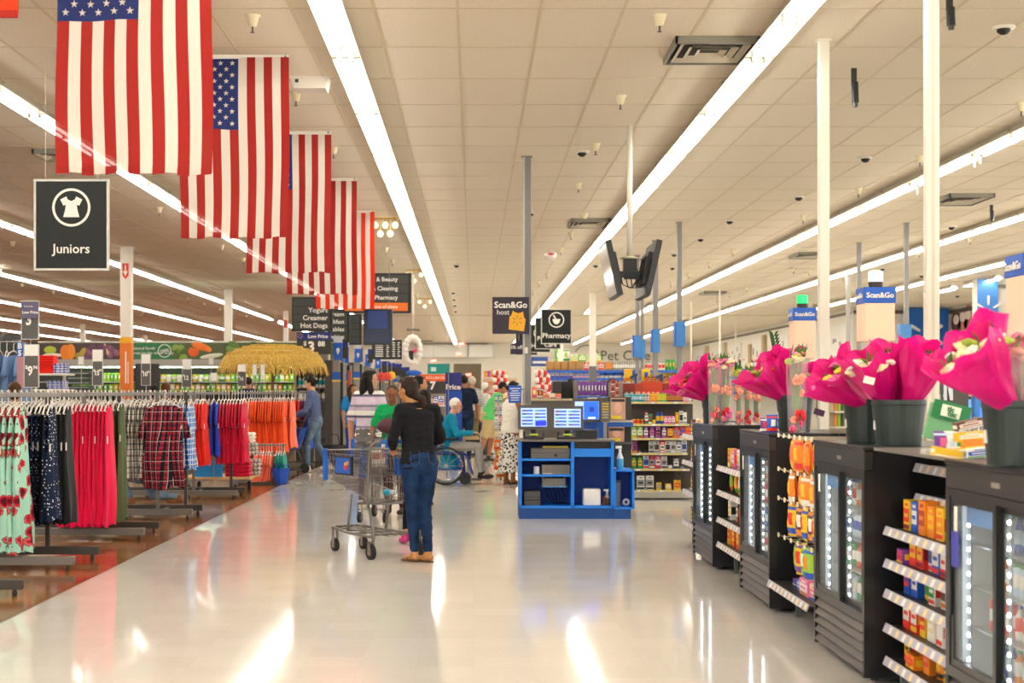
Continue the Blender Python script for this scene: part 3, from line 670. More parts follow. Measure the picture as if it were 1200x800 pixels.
# pet department wall art
Y = 86.9
t = T('wall_lettering', 'thin grey lettering reading Pet Care with an arc symbol on the back wall', 'lettering', (PX(730, Y), Y, 3))
text('Pet Care', PX(703, Y), Y-.02, PZ(417, Y), .82, M('#5a5652', .5), t, align='LEFT')
m = MB()
for k in range(14):
    a, b = PI*.1+PI*.75*k/14, PI*.1+PI*.75*(k+1)/14; cx, cz, r = PX(687, Y), PZ(419, Y), .75
    m.prism([(cx+r*math.cos(a), cz+r*math.sin(a)), (cx+r*math.cos(b), cz+r*math.sin(b)), (cx+(r-.05)*math.cos(b), cz+(r-.05)*math.sin(b)), (cx+(r-.05)*math.cos(a), cz+(r-.05)*math.sin(a))], Y-.04, Y-.01)
m.build('arc_symbol', M('#4e4a46', .5), t, kind='stuff')
# ================================================================ APPAREL RACKS
RACKM = M('#77726b', .4, .3); RACKD = M('#4b4843', .45, .3); HANG = M('#f1ede4', .35)
def fabric(name, col, rough=.85):
    n = N(name); oc = n.obj(); mp = n.n('ShaderNodeMapping', {'Vector': oc, 'Scale': (30, 30, 3)})
    nn = n.n('ShaderNodeTexNoise', {'Vector': mp.outputs[0], 'Scale': 1.0, 'Detail': 2.0}); n.bump(nn.outputs[0], .25, .01)
    return n.out(Base_Color=lin(col), Roughness=rough, Specular_IOR_Level=.25, Sheen_Weight=.15)
def plaid(name, base, c1, c2, s=11.0, st=.3):
    n = N(name); oc = n.obj(); sp_ = n.n('ShaderNodeSeparateXYZ', {0: oc})
    def bands(sock, sc_, th):
        a = n.n('ShaderNodeMath', {0: sock, 1: sc_}, operation='MULTIPLY'); b = n.n('ShaderNodeMath', {0: a.outputs[0]}, operation='FRACT')
        return n.n('ShaderNodeMath', {0: b.outputs[0], 1: th}, operation='LESS_THAN').outputs[0]
    xy = n.n('ShaderNodeMath', {0: sp_.outputs[1], 1: sp_.outputs[0]}, operation='ADD').outputs[0]
    v = bands(xy, s, st); h = bands(sp_.outputs[2], s, st)
    m1 = n.n('ShaderNodeMixRGB', {0: v, 1: lin(base), 2: lin(c1)}).outputs[0]
    hf = n.n('ShaderNodeMath', {0: h, 1: .62}, operation='MULTIPLY').outputs[0]
    m2 = n.n('ShaderNodeMixRGB', {0: hf, 1: m1, 2: lin(c1)}).outputs[0]
    v2 = bands(xy, s*.5, .04); h2 = bands(sp_.outputs[2], s*.5, .04)
    mxx = n.n('ShaderNodeMath', {0: v2, 1: h2}, operation='MAXIMUM').outputs[0]
    m3 = n.n('ShaderNodeMixRGB', {0: mxx, 1: m2, 2: lin(c2)}).outputs[0]
    return n.out(Base_Color=m3, Roughness=.85, Specular_IOR_Level=.2)
def spots(name, base, stops, scale, th, rnd=1.0):
    n = N(name); v = n.n('ShaderNodeTexVoronoi', {'Vector': n.obj(), 'Scale': scale, 'Randomness': rnd})
    lt = n.n('ShaderNodeMath', {0: v.outputs['Distance'], 1: th}, operation='LESS_THAN').outputs[0]
    c = n.ramp(n.n('ShaderNodeSeparateColor', {0: v.outputs['Color']}).outputs[0], stops, 'CONSTANT')
    mm = n.n('ShaderNodeMixRGB', {0: lt, 1: lin(base), 2: c}).outputs[0]
    return n.out(Base_Color=mm, Roughness=.8, Specular_IOR_Level=.2)
def floral():
    n = N('floral_print'); oc = n.obj(); mp = n.n('ShaderNodeMapping', {'Vector': oc, 'Scale': (.6, 1, 1)}); v = n.n('ShaderNodeTexVoronoi', {'Vector': mp.outputs[0], 'Scale': 11.0})
    w_ = n.n('ShaderNodeTexNoise', {'Vector': oc, 'Scale': 30.0, 'Detail': 3.0})
    ds = n.n('ShaderNodeMath', {0: w_.outputs[0], 1: .3}, operation='MULTIPLY').outputs[0]
    dd = n.n('ShaderNodeMath', {0: v.outputs['Distance'], 1: ds}, operation='ADD').outputs[0]
    cc = n.ramp(dd, [(0, '#5d1020'), (.54, '#b81f33'), (.68, '#e5606a'), (.75, '#3d6a4a'), (.79, '#a8dcc8')], 'CONSTANT')
    rr = n.n('ShaderNodeSeparateColor', {0: v.outputs['Color']}).outputs[0]
    g = n.n('ShaderNodeMath', {0: rr, 1: .35}, operation='GREATER_THAN').outputs[0]
    mm = n.n('ShaderNodeMixRGB', {0: g, 1: lin('#a8dcc8'), 2: cc}).outputs[0]
    return n.out(Base_Color=mm, Roughness=.8, Specular_IOR_Level=.2)
FAB = dict(floral=floral(), dots=spots('polka_dots', '#15233f', [(0, '#eef0f2')], 34, .24, .7), black=fabric('black_cloth', '#15151a'), fuchsia=fabric('fuchsia_cloth', '#f0084f'),
           olive=fabric('olive_cloth', '#4c5b33'), gplaid=plaid('grey_plaid', '#d9d4c8', '#4a4848', '#f4f1ea', 15, .33), rplaid=plaid('red_plaid', '#a62438', '#191a26', '#c9bdb8', 18, .48),
           bplaid=plaid('blue_plaid', '#2c72c8', '#e6f0f8', '#123a8a', 16, .35), red=fabric('red_cloth', '#ee1f0d'), blue=fabric('blue_cloth', '#1c46c4'), crimson=fabric('crimson_cloth', '#d80b3c'),
           coral=fabric('coral_cloth', '#ff7a5c'), orange=fabric('orange_cloth', '#ff5a1e'), dark=fabric('charcoal_cloth', '#35333a'), vermilion=fabric('vermilion_cloth', '#f8361a'),
           maroon=fabric('maroon_cloth', '#7a1746'), teal=fabric('teal_cloth', '#0b9a8c'), salmon=fabric('salmon_cloth', '#ffa28a'), jean=fabric('light_denim', '#6c8db8'), stripe=plaid('white_blue_pattern', '#e8e9ee', '#2c45a8', '#ffffff', 14, .4))
def garment(kind, L, mats, seed, wid=.2, tag_=False, thick=.02):
    """hangs in the local YZ plane, hook at the origin (rail centre)"""
    r = random.Random(seed); t = T(kind, 'x', 'garment')
    t.name = kind
    z0 = -.15
    f1, f2 = r.uniform(0, 6), r.uniform(0, 6); nf = r.choice([4, 5, 6])
    strap = kind in ('dress', 'tank_top')
    def prof(v):
        if kind == 'dress':
            return (wid*(.45+.35*v/.12) if v < .12 else wid*(.8-.12*math.sin((v-.12)/.2*PI) if v < .32 else .78+.26*(v-.32)))
        if kind == 'tank_top':
            return wid*(.5+.4*min(1, v/.2)+.25*max(0, v-.2))
        return wid*(.55+.5*min(1, v/.08)+.06*v)
    def pt(u, v):
        a = 2*PI*u; wv = prof(v); th = thick*(.7+1.3*v)
        fold = math.sin(a*nf+f1+v*2)*.45*(.25+v)+math.sin(a*(nf*2+1)+f2)*.2*(.2+v)
        # hem unevenness
        z = z0-L*v - (.02*math.sin(a*3+f2)*v*v)
        return Vector((th*math.sin(a)*(1+fold)+thick*.5*math.sin(v*6+f1)*v, wv*math.cos(a)*(1+.08*fold)+.015*math.sin(v*5+f2)*v, z))
    m = MB(); m.grid(lambda u, v: pt(u, v), 28, 14)
    if strap:
        for s in (-1, 1): m.tube([(0, s*wid*.38, z0-.01), (0, s*wid*.3, z0+.03)], .008, 4)
    m.build('body_panel', mats, t, smooth=True, w=False)
    if kind in ('shirt', 'kids_shirt', 'ruffled_top'):
        for s in (-1, 1):
            m = MB(); m.tube([(0, s*wid*.85, z0-.03), (.0, s*wid*1.25, z0-.16*L/.6-.02), (.0, s*wid*1.3, z0-.24*L/.6)], [.035, .04, .045], 8); m.v = [(v[0]*max(.35, thick*12), v[1], v[2]) for v in m.v]; m.build('sleeve', mats, t, smooth=True, w=False)
    if kind == 'ruffled_top':
        for k in range(2):
            zz = z0-L*(.25+.3*k); m = MB()
            m.grid(lambda u, v: Vector(((thick*1.6+.012*math.sin(u*PI*26+k))*math.sin(2*PI*u)*(1+.6*v), (wid*1.0+.02*v)*math.cos(2*PI*u), zz-.10*v)), 40, 2); m.build('ruffle', mats, t, smooth=True, w=False)
    # hanger
    m = MB(); m.tube([(0, .0, z0+.05), (0, 0, -.03), (0, .018, -.008), (0, .02, .012), (0, .0, .024), (0, -.018, .014), (0, -.02, .004)], .0045, 4)
    for s in (-1, 1): m.tube([(0, 0, z0+.055), (0, s*wid*.5, z0+.03), (0, s*wid*.92, z0-.03)], .0075, 4)
    m.tube([(0, -wid*.88, z0-.035), (0, wid*.88, z0-.035)], .004, 4)
    m.build('hanger', HANG, t, w=False)
    if tag_:
        MB().box(-.004+thick*1.5, thick*1.5, -wid*.9-.03, -wid*.9, z0-.28*1.0-.07, z0-.28).build('price_tag', M('#f4f1ea', .5), t, w=False)
    return t
def block(kind, L, mat, X0, X1, Y, n, group, colour, noun, seed, wid=.2, z=1.455, endlab=None, thick=.02, mats=None):
    np_ = min(3, n); prots = [Proto(garment(kind, L, mat, seed+i, wid, i == np_-1, min(thick, .55*abs(X1-X0)/max(1, n-1)))) for i in range(np_)]
    for i in range(n):
        x = X0+(X1-X0)*(i/(max(1, n-1)))
        p = prots[i % np_] if i < n-1 else prots[np_-1]
        lab = '%s %s hanging among its block' % (colour, noun)
        if i == n-1: lab = endlab or '%s %s hanging rightmost in its block, side showing' % (colour, noun)
        elif i == 0: lab = '%s %s at the left end of its block' % (colour, noun)
        p.put((x, Y+R.uniform(-.015, .015), z), R.uniform(-.03, .03), lab, group)
def rack(Ys, XL, XR_, lab, zt=1.455, posts=(-.28,), far=False):
    y0, y1 = Ys
    t = T('clothes_rack', lab, 'rack', ((XL+XR_)/2, (y0+y1)/2, 0))
    for i, y in enumerate(Ys):
        mat_ = RACKM if i == 0 else RACKD
        MB().rbox(XL, XR_, y-.03, y+.03, .045, .115, .004).build('foot', mat_, t)
        for x in (XR_-.06, XL+.1):
            MB().lathe([(.018, 0), (.022, .02), (.01, .045)], (x, y, 0), 8).build('levelling_foot', M('#222', .4) if 0 else M('#222222', .4), t)
        xx = XR_+posts[min(i, len(posts)-1)]
        MB().box(xx-.018, xx+.018, y-.018, y+.018, .11, zt).build('upright', mat_, t)
        MB().rbox(XL, XR_-.12, y-.012, y+.012, zt-.035, zt+.0, .003).build('hang_rail', M('#8d8983', .35, .5), t)
    xx = XR_+posts[0]
    MB().box(xx-.015, xx+.015, y0, y1, .06, .09).build('crossbar', RACKM, t)
    MB().box(xx-.015, xx+.015, y0, y1, zt-.03, zt).build('crossbar', RACKM, t)
    return t
rack((9.95, 10.7), -5.2, -3.24, 'grey rack foot with leveller at the bottom left corner', posts=(-.9,))
rack((12.2, 13.0), -5.6, -3.27, 'grey double rack holding the floral and polka-dot dresses', posts=(-.75,-.45))
rack((14.75, 15.45), -6.2, -3.26, 'grey double rack holding the fuchsia and olive dresses', posts=(-.6,-.42))
rack((17.1, 17.75), -6.6, -3.23, 'grey double rack holding the plaid shirts', posts=(-.4,-.2))
rack((20.3, 21.0), -7.2, -3.22, 'grey double rack holding the red and crimson tops', posts=(-.6,-.2))
rack((25.2, 25.9), -7.5, -3.0, 'grey double rack holding the bright orange tops', posts=(-.4,-.3))
Z = 1.455
block('dress', 1.16, FAB['floral'], -4.32, -3.74, 12.3, 12, 'mint floral dresses on the nearest rack', 'mint', 'dress with red flowers', 10, .21, thick=.03)
block('dress', .98, FAB['dots'], -3.90, -3.78, 13.0, 4, 'navy polka-dot dresses on the nearest rack', 'navy', 'dress with white polka dots', 20, .2, thick=.024)
block('dress', .98, FAB['black'], -3.75, -3.71, 13.02, 2, 'black dresses on the nearest rack', 'black', 'dress between two polka-dot ones', 30, .19)
block('dress', .93, FAB['dots'], -3.64, -3.60, 12.72, 2, 'short navy polka-dot dresses', 'navy', 'polka-dot dress in front of black ones', 35, .17)
block('dress', .98, FAB['black'], -3.67, -3.56, 13.07, 4, 'black dresses beside the fuchsia ones', 'black', 'dress beside the fuchsia block', 38, .19)
block('dress', 1.16, FAB['fuchsia'], -4.07, -3.62, 14.8, 12, 'fuchsia sleeveless dresses on the second rack', 'fuchsia', 'sleeveless long dress', 40, .22, endlab='fuchsia long dress showing its side and a white tag, beside the olive dress', thick=.026)
block('dress', 1.16, FAB['olive'], -3.74, -3.63, 15.35, 3, 'olive dresses on the second rack', 'olive green', 'tank dress', 50, .2)
block('shirt', .84, FAB['gplaid'], -4.02, -3.72, 17.15, 7, 'grey and white plaid shirts on the third rack', 'grey plaid', 'shirt', 60, .19, thick=.03)
block('shirt', .84, FAB['rplaid'], -3.72, -3.42, 17.1, 6, 'red and black plaid shirts on the third rack', 'red and black plaid', 'shirt', 70, .2, thick=.034)
g1 = garment('shirt', .93, FAB['rplaid'], 77, .2, False, .06); g1.location = (-3.50, 16.85, Z); g1.rotation_euler = (0, 0, -1.15); g1['label'] = 'red plaid shirt turned to face the aisle, lowest hem of the plaid ones'
block('shirt', .76, FAB['bplaid'], -3.50, -3.38, 17.8, 3, 'blue and white plaid shirts on the third rack', 'blue and white plaid', 'shirt', 80, .2)
block('shirt', .84, FAB['red'], -3.98, -3.68, 20.4, 8, 'bright red tops on the fourth rack', 'bright red', 'top', 90, .2, thick=.03)
block('shirt', .74, FAB['blue'], -3.62, -3.55, 20.75, 2, 'blue tops beside the red ones', 'royal blue', 'top', 100, .19)
block('ruffled_top', .84, FAB['crimson'], -3.52, -3.22, 20.9, 8, 'crimson ruffled tops on the fourth rack', 'crimson', 'ruffled top', 110, .21, thick=.03)
block('shirt', .80, FAB['salmon'], -3.88, -3.78, 25.2, 3, 'pale salmon tops on the fifth rack', 'pale salmon', 'top', 115, .2)
block('shirt', .86, FAB['orange'], -3.75, -3.2, 25.25, 14, 'neon orange tops on the fifth rack', 'neon orange', 'top', 120, .22, thick=.03)
block('shirt', .80, FAB['coral'], -3.55, -3.10, 25.5, 7, 'coral tops behind the orange ones', 'coral', 'top', 125, .24, thick=.03)
block('shirt', .72, FAB['dark'], -3.42, -3.36, 28.0, 2, 'charcoal tops on the farthest rail', 'charcoal', 'top', 130, .2)
block('shirt', .80, FAB['vermilion'], -3.33, -3.27, 28.0, 2, 'vermilion tops on the farthest rail', 'vermilion', 'top', 133, .2)
block('shirt', .84, FAB['maroon'], -3.24, -3.16, 28.0, 3, 'maroon tops on the farthest rail', 'maroon', 'top', 136, .2)
block('shirt', .90, FAB['blue'], -3.12, -3.05, 28.0, 3, 'bright blue tops ending the farthest rail', 'bright blue', 'top on the farthest rail', 139, .2)
rack((28.0, 28.7), -7.8, -2.98, 'grey rack with the maroon and blue tops at the far end', posts=(-.16,-.3))
# small low rail with kids' clothes
t = T('low_rack', 'low grey rail holding small orange and teal clothes', 'rack', (-3.2, 23.6, 0))
MB().box(-3.75, -2.98, 23.58, 23.62, .60, .63).build('hang_rail', M('#8d8983', .35, .5), t)
for x in (-3.72, -3.02): MB().box(x-.015, x+.015, 23.58, 23.62, 0, .62).build('upright', RACKM, t)
MB().rbox(-3.8, -2.95, 23.35, 23.85, .0, .04, .004).build('base', RACKD, t)
block('kids_shirt', .42, FAB['coral'], -3.46, -3.20, 23.6, 7, 'small orange tops on the low rail', 'small orange', 'top on the low rail', 150, .15, .615, thick=.024)
block('kids_shirt', .37, FAB['teal'], -3.12, -3.0, 23.6, 4, 'small teal tops on the low rail', 'small teal', 'top on the low rail', 155, .14, .615, thick=.024)
t = T('storage_bin', 'blue plastic bin on the wood floor under the small teal tops', 'bin', (-3.03, 23.4, 0))
m = MB(); m.lathe([(.10, 0), (.14, .25), (.15, .26), (.135, .255), (.095, .02)], (-3.03, 23.4, 0), 4, rot=None); m.build('bin_body', M('#1450c0', .4), t)
m = MB(); m.tube([(-3.16, 23.4, .2), (-3.16, 23.4, .3), (-2.9, 23.4, .3), (-2.9, 23.4, .2)], .006, 5); m.build('handle', M('#1450c0', .4), t)
# rolling display table
Y0, Y1 = 21.5, 22.5; x0, x1 = PX(212, Y0), PX(305, Y1)
t = T('display_table', 'low wood-edged rolling display table with a blue front panel', 'table', ((x0+x1)/2, (Y0+Y1)/2, 0))
WD = M('#d6b479', .45)
MB().rbox(x0, x1, Y0, Y1, .19, .225, .004).build('lower_shelf', WD, t); MB().rbox(PX(258, Y0), x1-.12, Y0+.1, Y1-.1, .50, .53, .004).build('upper_shelf', WD, t)
MB().box(PX(225, Y0), PX(260, Y0), Y0+.04, Y0+.06, .225, .48).build('front_panel', M('#1c8fd6', .5), t)
MB().box(x0+.5, x0+.54, Y0+.3, Y0+.34, .2, .52).build('post', RACKD, t); MB().box(x1-.3, x1-.26, Y1-.3, Y1-.26, .2, .52).build('post', RACKD, t)
for x, y in ((PX(275, Y0), Y0+.08), (x1-.15, Y1-.1), (x0+.1, Y0+.08), (x0+.1, Y1-.1)):
    m = MB(); m.tube([(x-.02, y, .06), (x+.02, y, .06)], .06, 14); c = m.build('caster', M('#1a1a1a', .5), t)
    MB().box(x-.03, x+.03, y-.02, y+.02, .1, .19).build('fork', STEEL, c)
def folded(x, y, z, n, mat, w_, d_, lab, group, h=.045):
    base = None
    for k in range(n):
        m = MB(); jx, jy = R.uniform(-.008, .008), R.uniform(-.008, .008)
        m.rbox(-w_/2+jx, w_/2+jx, -d_/2+jy, d_/2+jy, 0, h*.96, h*.3); 
        o = m.build('folded_shirt', mat, None, w=False); o.location = (x, y, z+k*h)
        tag(o, '%s, %s from the bottom' % (lab, ordn(k)), 'shirt', group)
folded(PX(276, Y0), Y0+.35, .225, 4, FAB['crimson'], .36, .34, 'crimson folded shirt on the rolling table', 'folded crimson shirts on the rolling table', .055)
folded(PX(296, 22), 22.1, .225, 4, FAB['gplaid'], .20, .3, 'black-and-white folded shirt on the lower shelf', 'folded patterned shirts on the lower shelf', .06)
folded(PX(294, 22), 22.0, .53, 3, FAB['gplaid'], .20, .3, 'black-and-white folded shirt on the upper shelf', 'folded patterned shirts on the upper shelf', .06)
folded(PX(291, 22), 22.0, .71, 3, M('#efe6d8', .8), .19, .3, 'cream folded shirt atop the patterned pile', 'folded cream shirts', .05)
# ---------------- price signs standing on the racks
def price_sign(px0, px1, py0, py1, Y, big, small, lab, blank_top=0, tall=None):
    x0, x1, z0, z1 = PX(px0, Y), PX(px1, Y), PZ(py1, Y), PZ(py0, Y)
    t = T('price_sign', lab, 'sign', ((x0+x1)/2, Y, z0), group='price signs on the clothes racks')
    MB().tube([((x0+x1)/2, Y+.01, 0 if not big else 1.42), ((x0+x1)/2, Y+.01, z1)], .006, 6).build('stem', STEEL, t)
    fr = MB(); f = .006
    fr.box(x0-f, x0, Y-.01, Y+.01, z0-f, z1+f).box(x1, x1+f, Y-.01, Y+.01, z0-f, z1+f).box(x0, x1, Y-.01, Y+.01, z0-f, z0).box(x0, x1, Y-.01, Y+.01, z1, z1+f); fr.build('holder', M('#b8b4ac', .3, .5), t)
    zt = z1-(z1-z0)*blank_top
    if big: MB().box(x0, x1, Y-.006, Y+.004, z0, zt-.004).build('sign_face', M('#5b5854', .5), t)
    if blank_top > 0: MB().box(x0, x1, Y-.006, Y+.004, zt, z1).build('paper', M('#f2eee6', .6), t)
    if big:
        w_ = (x1-x0); cz = (z0+zt)/2
        text('$', x0+w_*.14, Y-.009, cz+w_*.3, w_*.35, SWHITE, t, bold=.02)
        text(big, x0+w_*.42, Y-.009, cz, w_*(.95 if len(big) == 1 else .72), SWHITE, t, bold=.03, sx=.8)
        if small: text(small, x0+w_*.8, Y-.009, cz+w_*.28, w_*.34, SWHITE, t, bold=.02)
    return t
price_sign(29, 45, 404, 453, 12.35, '9', '96', 'tall grey price sign reading 9.96 on the nearest rack', .26)
t = price_sign(26, 45, 353, 397, 12.55, '3', '94', 'tall grey price sign reading 3.94 above the 9.96 sign', 0)
Y = 12.53; MB().rbox(PX(25, Y), PX(45.5, Y), Y-.012, Y-.004, PZ(373, Y), PZ(354, Y), .002).build('header_card', M('#5f5a78', .5), t)
text('Low Price', PX(36, Y), Y-.016, PZ(366, Y), .033, SWHITE, t, bold=.02); text('Every Day', PX(34, Y), Y-.016, PZ(359, Y), .018, SWHITE, t)
price_sign(109, 120, 410, 451, 14.9, '15', '97', 'grey price sign reading 15.97 above the fuchsia dresses', .32)
price_sign(166, 176, 415, 451, 17.2, '10', '96', 'grey price sign reading 10.96 before the dark produce board', .3)
price_sign(214, 224, 421, 453, 20.5, '12', '', 'grey price sign reading 12 over the red tops', .36)
price_sign(279, 288, 427, 452, 25.4, '16', '', 'grey price sign reading 16 over the salmon tops', .33)
price_sign(247, 254, 437, 452, 21.5, '', '', 'small blank white card holder over the crimson tops', .6)
price_sign(296.5, 300.5, 427, 452, 25.7, '', '', 'narrow blank card holder left of its twin under the thatch', .5)
price_sign(305.5, 310, 427, 452, 25.9, '', '', 'narrow blank card holder right of its twin under the thatch', .5)
price_sign(92, 98, 418, 428, 20, '', '', 'small white card before the dark produce shelf', .9)
price_sign(245, 250, 419, 428, 30, '', '', 'small white card on the produce shelf edge', .9)
# jeans hanging at the left edge, blue B5 sign, folded stack display
pj = Proto(garment('kids_shirt', .62, FAB['jean'], 201, .17, False, .05))
for i in range(4):
    Y = 17.0; pj.put((PX(0+i*8, Y), Y, PZ(401, Y)), R.uniform(-.3, .3), 'light blue denim garment hanging top left, %s from the left' % ordn(i), 'light denim garments at the left edge')
t = T('jeans_rail', 'grey curved rail holding the light denim at the left edge', 'rack', (PX(8, 17), 17, PZ(403, 17)))
MB().tube([(PX(-30, 17), 17, PZ(400, 17)), (PX(24, 17), 17, PZ(400, 17)), (PX(27, 17), 17.1, PZ(404, 17))], .014, 6).build('hang_rail', STEEL, t)
MB().lathe([(.16, -.02), (.15, .02), (.08, .05)], (PX(9, 17), 17.1, PZ(396, 17)), 14).build('rail_cap', M('#3a3a3a', .4), t)
MB().box(PX(25, 17), PX(27, 17), 17.08, 17.12, .0, PZ(400, 17)).build('upright', STEEL, t)
Y = 16.4
t = T('shelf_sign', 'blue sign with white B 5 partly behind the price sign', 'sign', (PX(23, Y), Y, PZ(418, Y)))
MB().box(PX(20, Y), PX(27, Y), Y-.01, Y, PZ(418, Y), PZ(401, Y)).build('sign_face', BLUE, t); text('B', PX(23.6, Y), Y-.014, PZ(405.5, Y), .085, SWHITE, t, bold=.04); text('5', PX(23.6, Y), Y-.014, PZ(414, Y), .085, SWHITE, t, bold=.04)
MB().box(PX(23, Y), PX(24, Y), Y, Y+.03, 0, PZ(402, Y)).build('post', STEEL, t)
MB().box(PX(20, Y), PX(28, Y), Y-.008, Y, PZ(455, Y), PZ(418, Y)).build('poster', M('#b9838c', .5), t)
Y = 24
t = T('fold_display', 'white shelf stand with folded red and patterned clothes behind the racks', 'shelf', (PX(60, Y), Y, 0))
for z in (PZ(437.5, Y), PZ(456, Y)): MB().rbox(PX(40, Y), PX(78, Y), Y-.2, Y+.5, z-.03, z, .004).build('shelf_board', M('#e9e4da', .5), t)
for px in (42, 75): MB().box(PX(px, Y)-.02, PX(px, Y)+.02, Y, Y+.04, 0, PZ(437, Y)).build('post', M('#cdc8bc', .5), t)
folded(PX(54, Y), Y+.1, PZ(437.5, Y), 7, FAB['red'], .26, .3, 'red folded shirt on the back stand', 'folded red shirts on the back stand', .042)
folded(PX(70, Y), Y+.1, PZ(437.5, Y), 4, FAB['stripe'], .20, .3, 'blue-and-white folded shirt on the back stand', 'folded blue-and-white shirts on the back stand', .04)
folded(PX(66, Y), Y+.1, PZ(456, Y), 4, FAB['stripe'], .28, .3, 'blue-and-white folded shirt on the lower back shelf', 'folded blue-and-white shirts, lower back shelf', .035)
# thatched parasol
Y = 29; cx = PX(319.5, Y); t = T('thatch_parasol', 'straw thatched parasol standing behind the orange tops', 'parasol', (cx, Y, 0))
Rr = 62*Y/F; zt, zb = PZ(403, Y), PZ(434, Y)
n = N('straw'); mp = n.n('ShaderNodeMapping', {'Vector': n.obj(), 'Scale': (18, 18, 6)}); nn = n.n('ShaderNodeTexNoise', {'Vector': mp.outputs[0], 'Scale': 3.0, 'Detail': 5.0}); n.bump(nn.outputs[0], .8, .03)
STRAW = n.out(Base_Color=n.ramp(nn.outputs[0], [(.3, '#a8822a'), (.55, '#dcb352'), (.75, '#efcf7e')]), Roughness=.9)
m = MB(); m.grid(lambda u, v: Vector((cx+Rr*math.sin(v*PI/2)*math.cos(2*PI*u)*.97, Y+Rr*math.sin(v*PI/2)*math.sin(2*PI*u)*.97, zb+.08+(zt-zb-.08)*math.cos(v*PI/2)**.8)), 48, 8); m.build('canopy', STRAW, t, smooth=True)
m = MB()
for ring_ in range(5):
    fr = .42+.145*ring_; nn_ = int(60+ring_*35)
    for k in range(nn_):
        a = 2*PI*k/nn_+R.uniform(0, .03); r0 = Rr*fr; v = math.asin(min(.999, fr/.97*.97)); z = zb+.10+(zt-zb-.08)*math.cos(min(v, PI/2))**.8
        L = R.uniform(.16, .26); dr = R.uniform(.03, .09); w_ = .03
        p = Vector((cx+r0*math.cos(a), Y+r0*math.sin(a), z)); q = Vector((cx+(r0+dr)*math.cos(a), Y+(r0+dr)*math.sin(a), z-L)); s = Vector((-math.sin(a), math.cos(a), 0))*w_
        m.add([p-s, p+s, q+s*.3, q-s*.3], [(0,1,2,3)])
m.build('straw_fringe', STRAW, t, kind='stuff')
MB().tube([(cx, Y, 0), (cx, Y, zt-.05)], .03, 8).build('pole', M('#9a6a3a', .6), t)

def hanger():
    t = T('clothes_hanger', 'x', 'hanger'); z0 = -.15; wid = .2
    m = MB(); m.tube([(0, .0, z0+.05), (0, 0, -.03), (0, .018, -.008), (0, .02, .012), (0, .0, .024), (0, -.018, .014), (0, -.02, .004)], .0045, 4); m.build('hook', STEEL, t, w=False)
    m = MB()
    for s in (-1, 1): m.tube([(0, 0, z0+.055), (0, s*wid*.5, z0+.03), (0, s*wid*.92, z0-.03)], .0075, 4)
    m.tube([(0, -wid*.88, z0-.035), (0, wid*.88, z0-.035)], .004, 4); m.build('shoulder_bar', HANG, t, w=False)
    return t
ph = Proto(hanger())
for (xa, xb, Y, nn, lab) in ((-4.7, -4.0, 13.0, 10, 'nearest rack'), (-5.1, -3.85, 15.45, 26, 'second rack'), (-5.6, -3.62, 17.78, 30, 'third rack'), (-6.1, -3.65, 21.0, 30, 'fourth rack')):
    for i in range(nn): ph.put((xa+(xb-xa)*i/nn, Y, 1.455), R.uniform(-.1, .1), 'white plastic hanger on the rear rail of the '+lab, 'white hangers on the rear rail of the '+lab)
# ================================================================ PEOPLE
def fuse(mb, vox=.009, smooth=5, disp=0.0, dscale=.12, seed=0):
    me = mb.mesh('raw', []); ob = bpy.data.objects.new('raw', me); C.objects.link(ob)
    r = ob.modifiers.new('r', 'REMESH'); r.mode = 'VOXEL'; r.voxel_size = vox; r.use_smooth_shade = True
    s = ob.modifiers.new('s', 'SMOOTH'); s.factor = .5; s.iterations = smooth
    bpy.context.view_layer.update()
    out = bpy.data.meshes.new_from_object(ob.evaluated_get(bpy.context.evaluated_depsgraph_get()))
    bpy.data.objects.remove(ob); bpy.data.meshes.remove(me)
    if disp:
        nrm = [v.normal.copy() for v in out.vertices]
        for v, q in zip(out.vertices, nrm):
            c = v.co; f = mn.noise(Vector((c.x/dscale+seed, c.y/dscale, c.z/dscale*2.2)))
            v.co = c+q*disp*f
    return out
def link(me, name, mat, parent):
    me.name = name; me.materials.clear(); me.materials.append(mat); me.polygons.foreach_set('material_index', [0]*len(me.polygons))
    o = bpy.data.objects.new(name, me); C.objects.link(o); o.parent = parent; return o
def limb(m, a, b, ra, rb, n=10, k=4):
    a, b = Vector(a), Vector(b)
    m.tube([a.lerp(b, i/k) for i in range(k+1)], [ra+(rb-ra)*i/k for i in range(k+1)], n)
    m.ell(a, (ra,)*3, 10, 6); m.ell(b, (rb,)*3, 10, 6)
def lerp(a, b, t): return tuple(Vector(a).lerp(Vector(b), t))
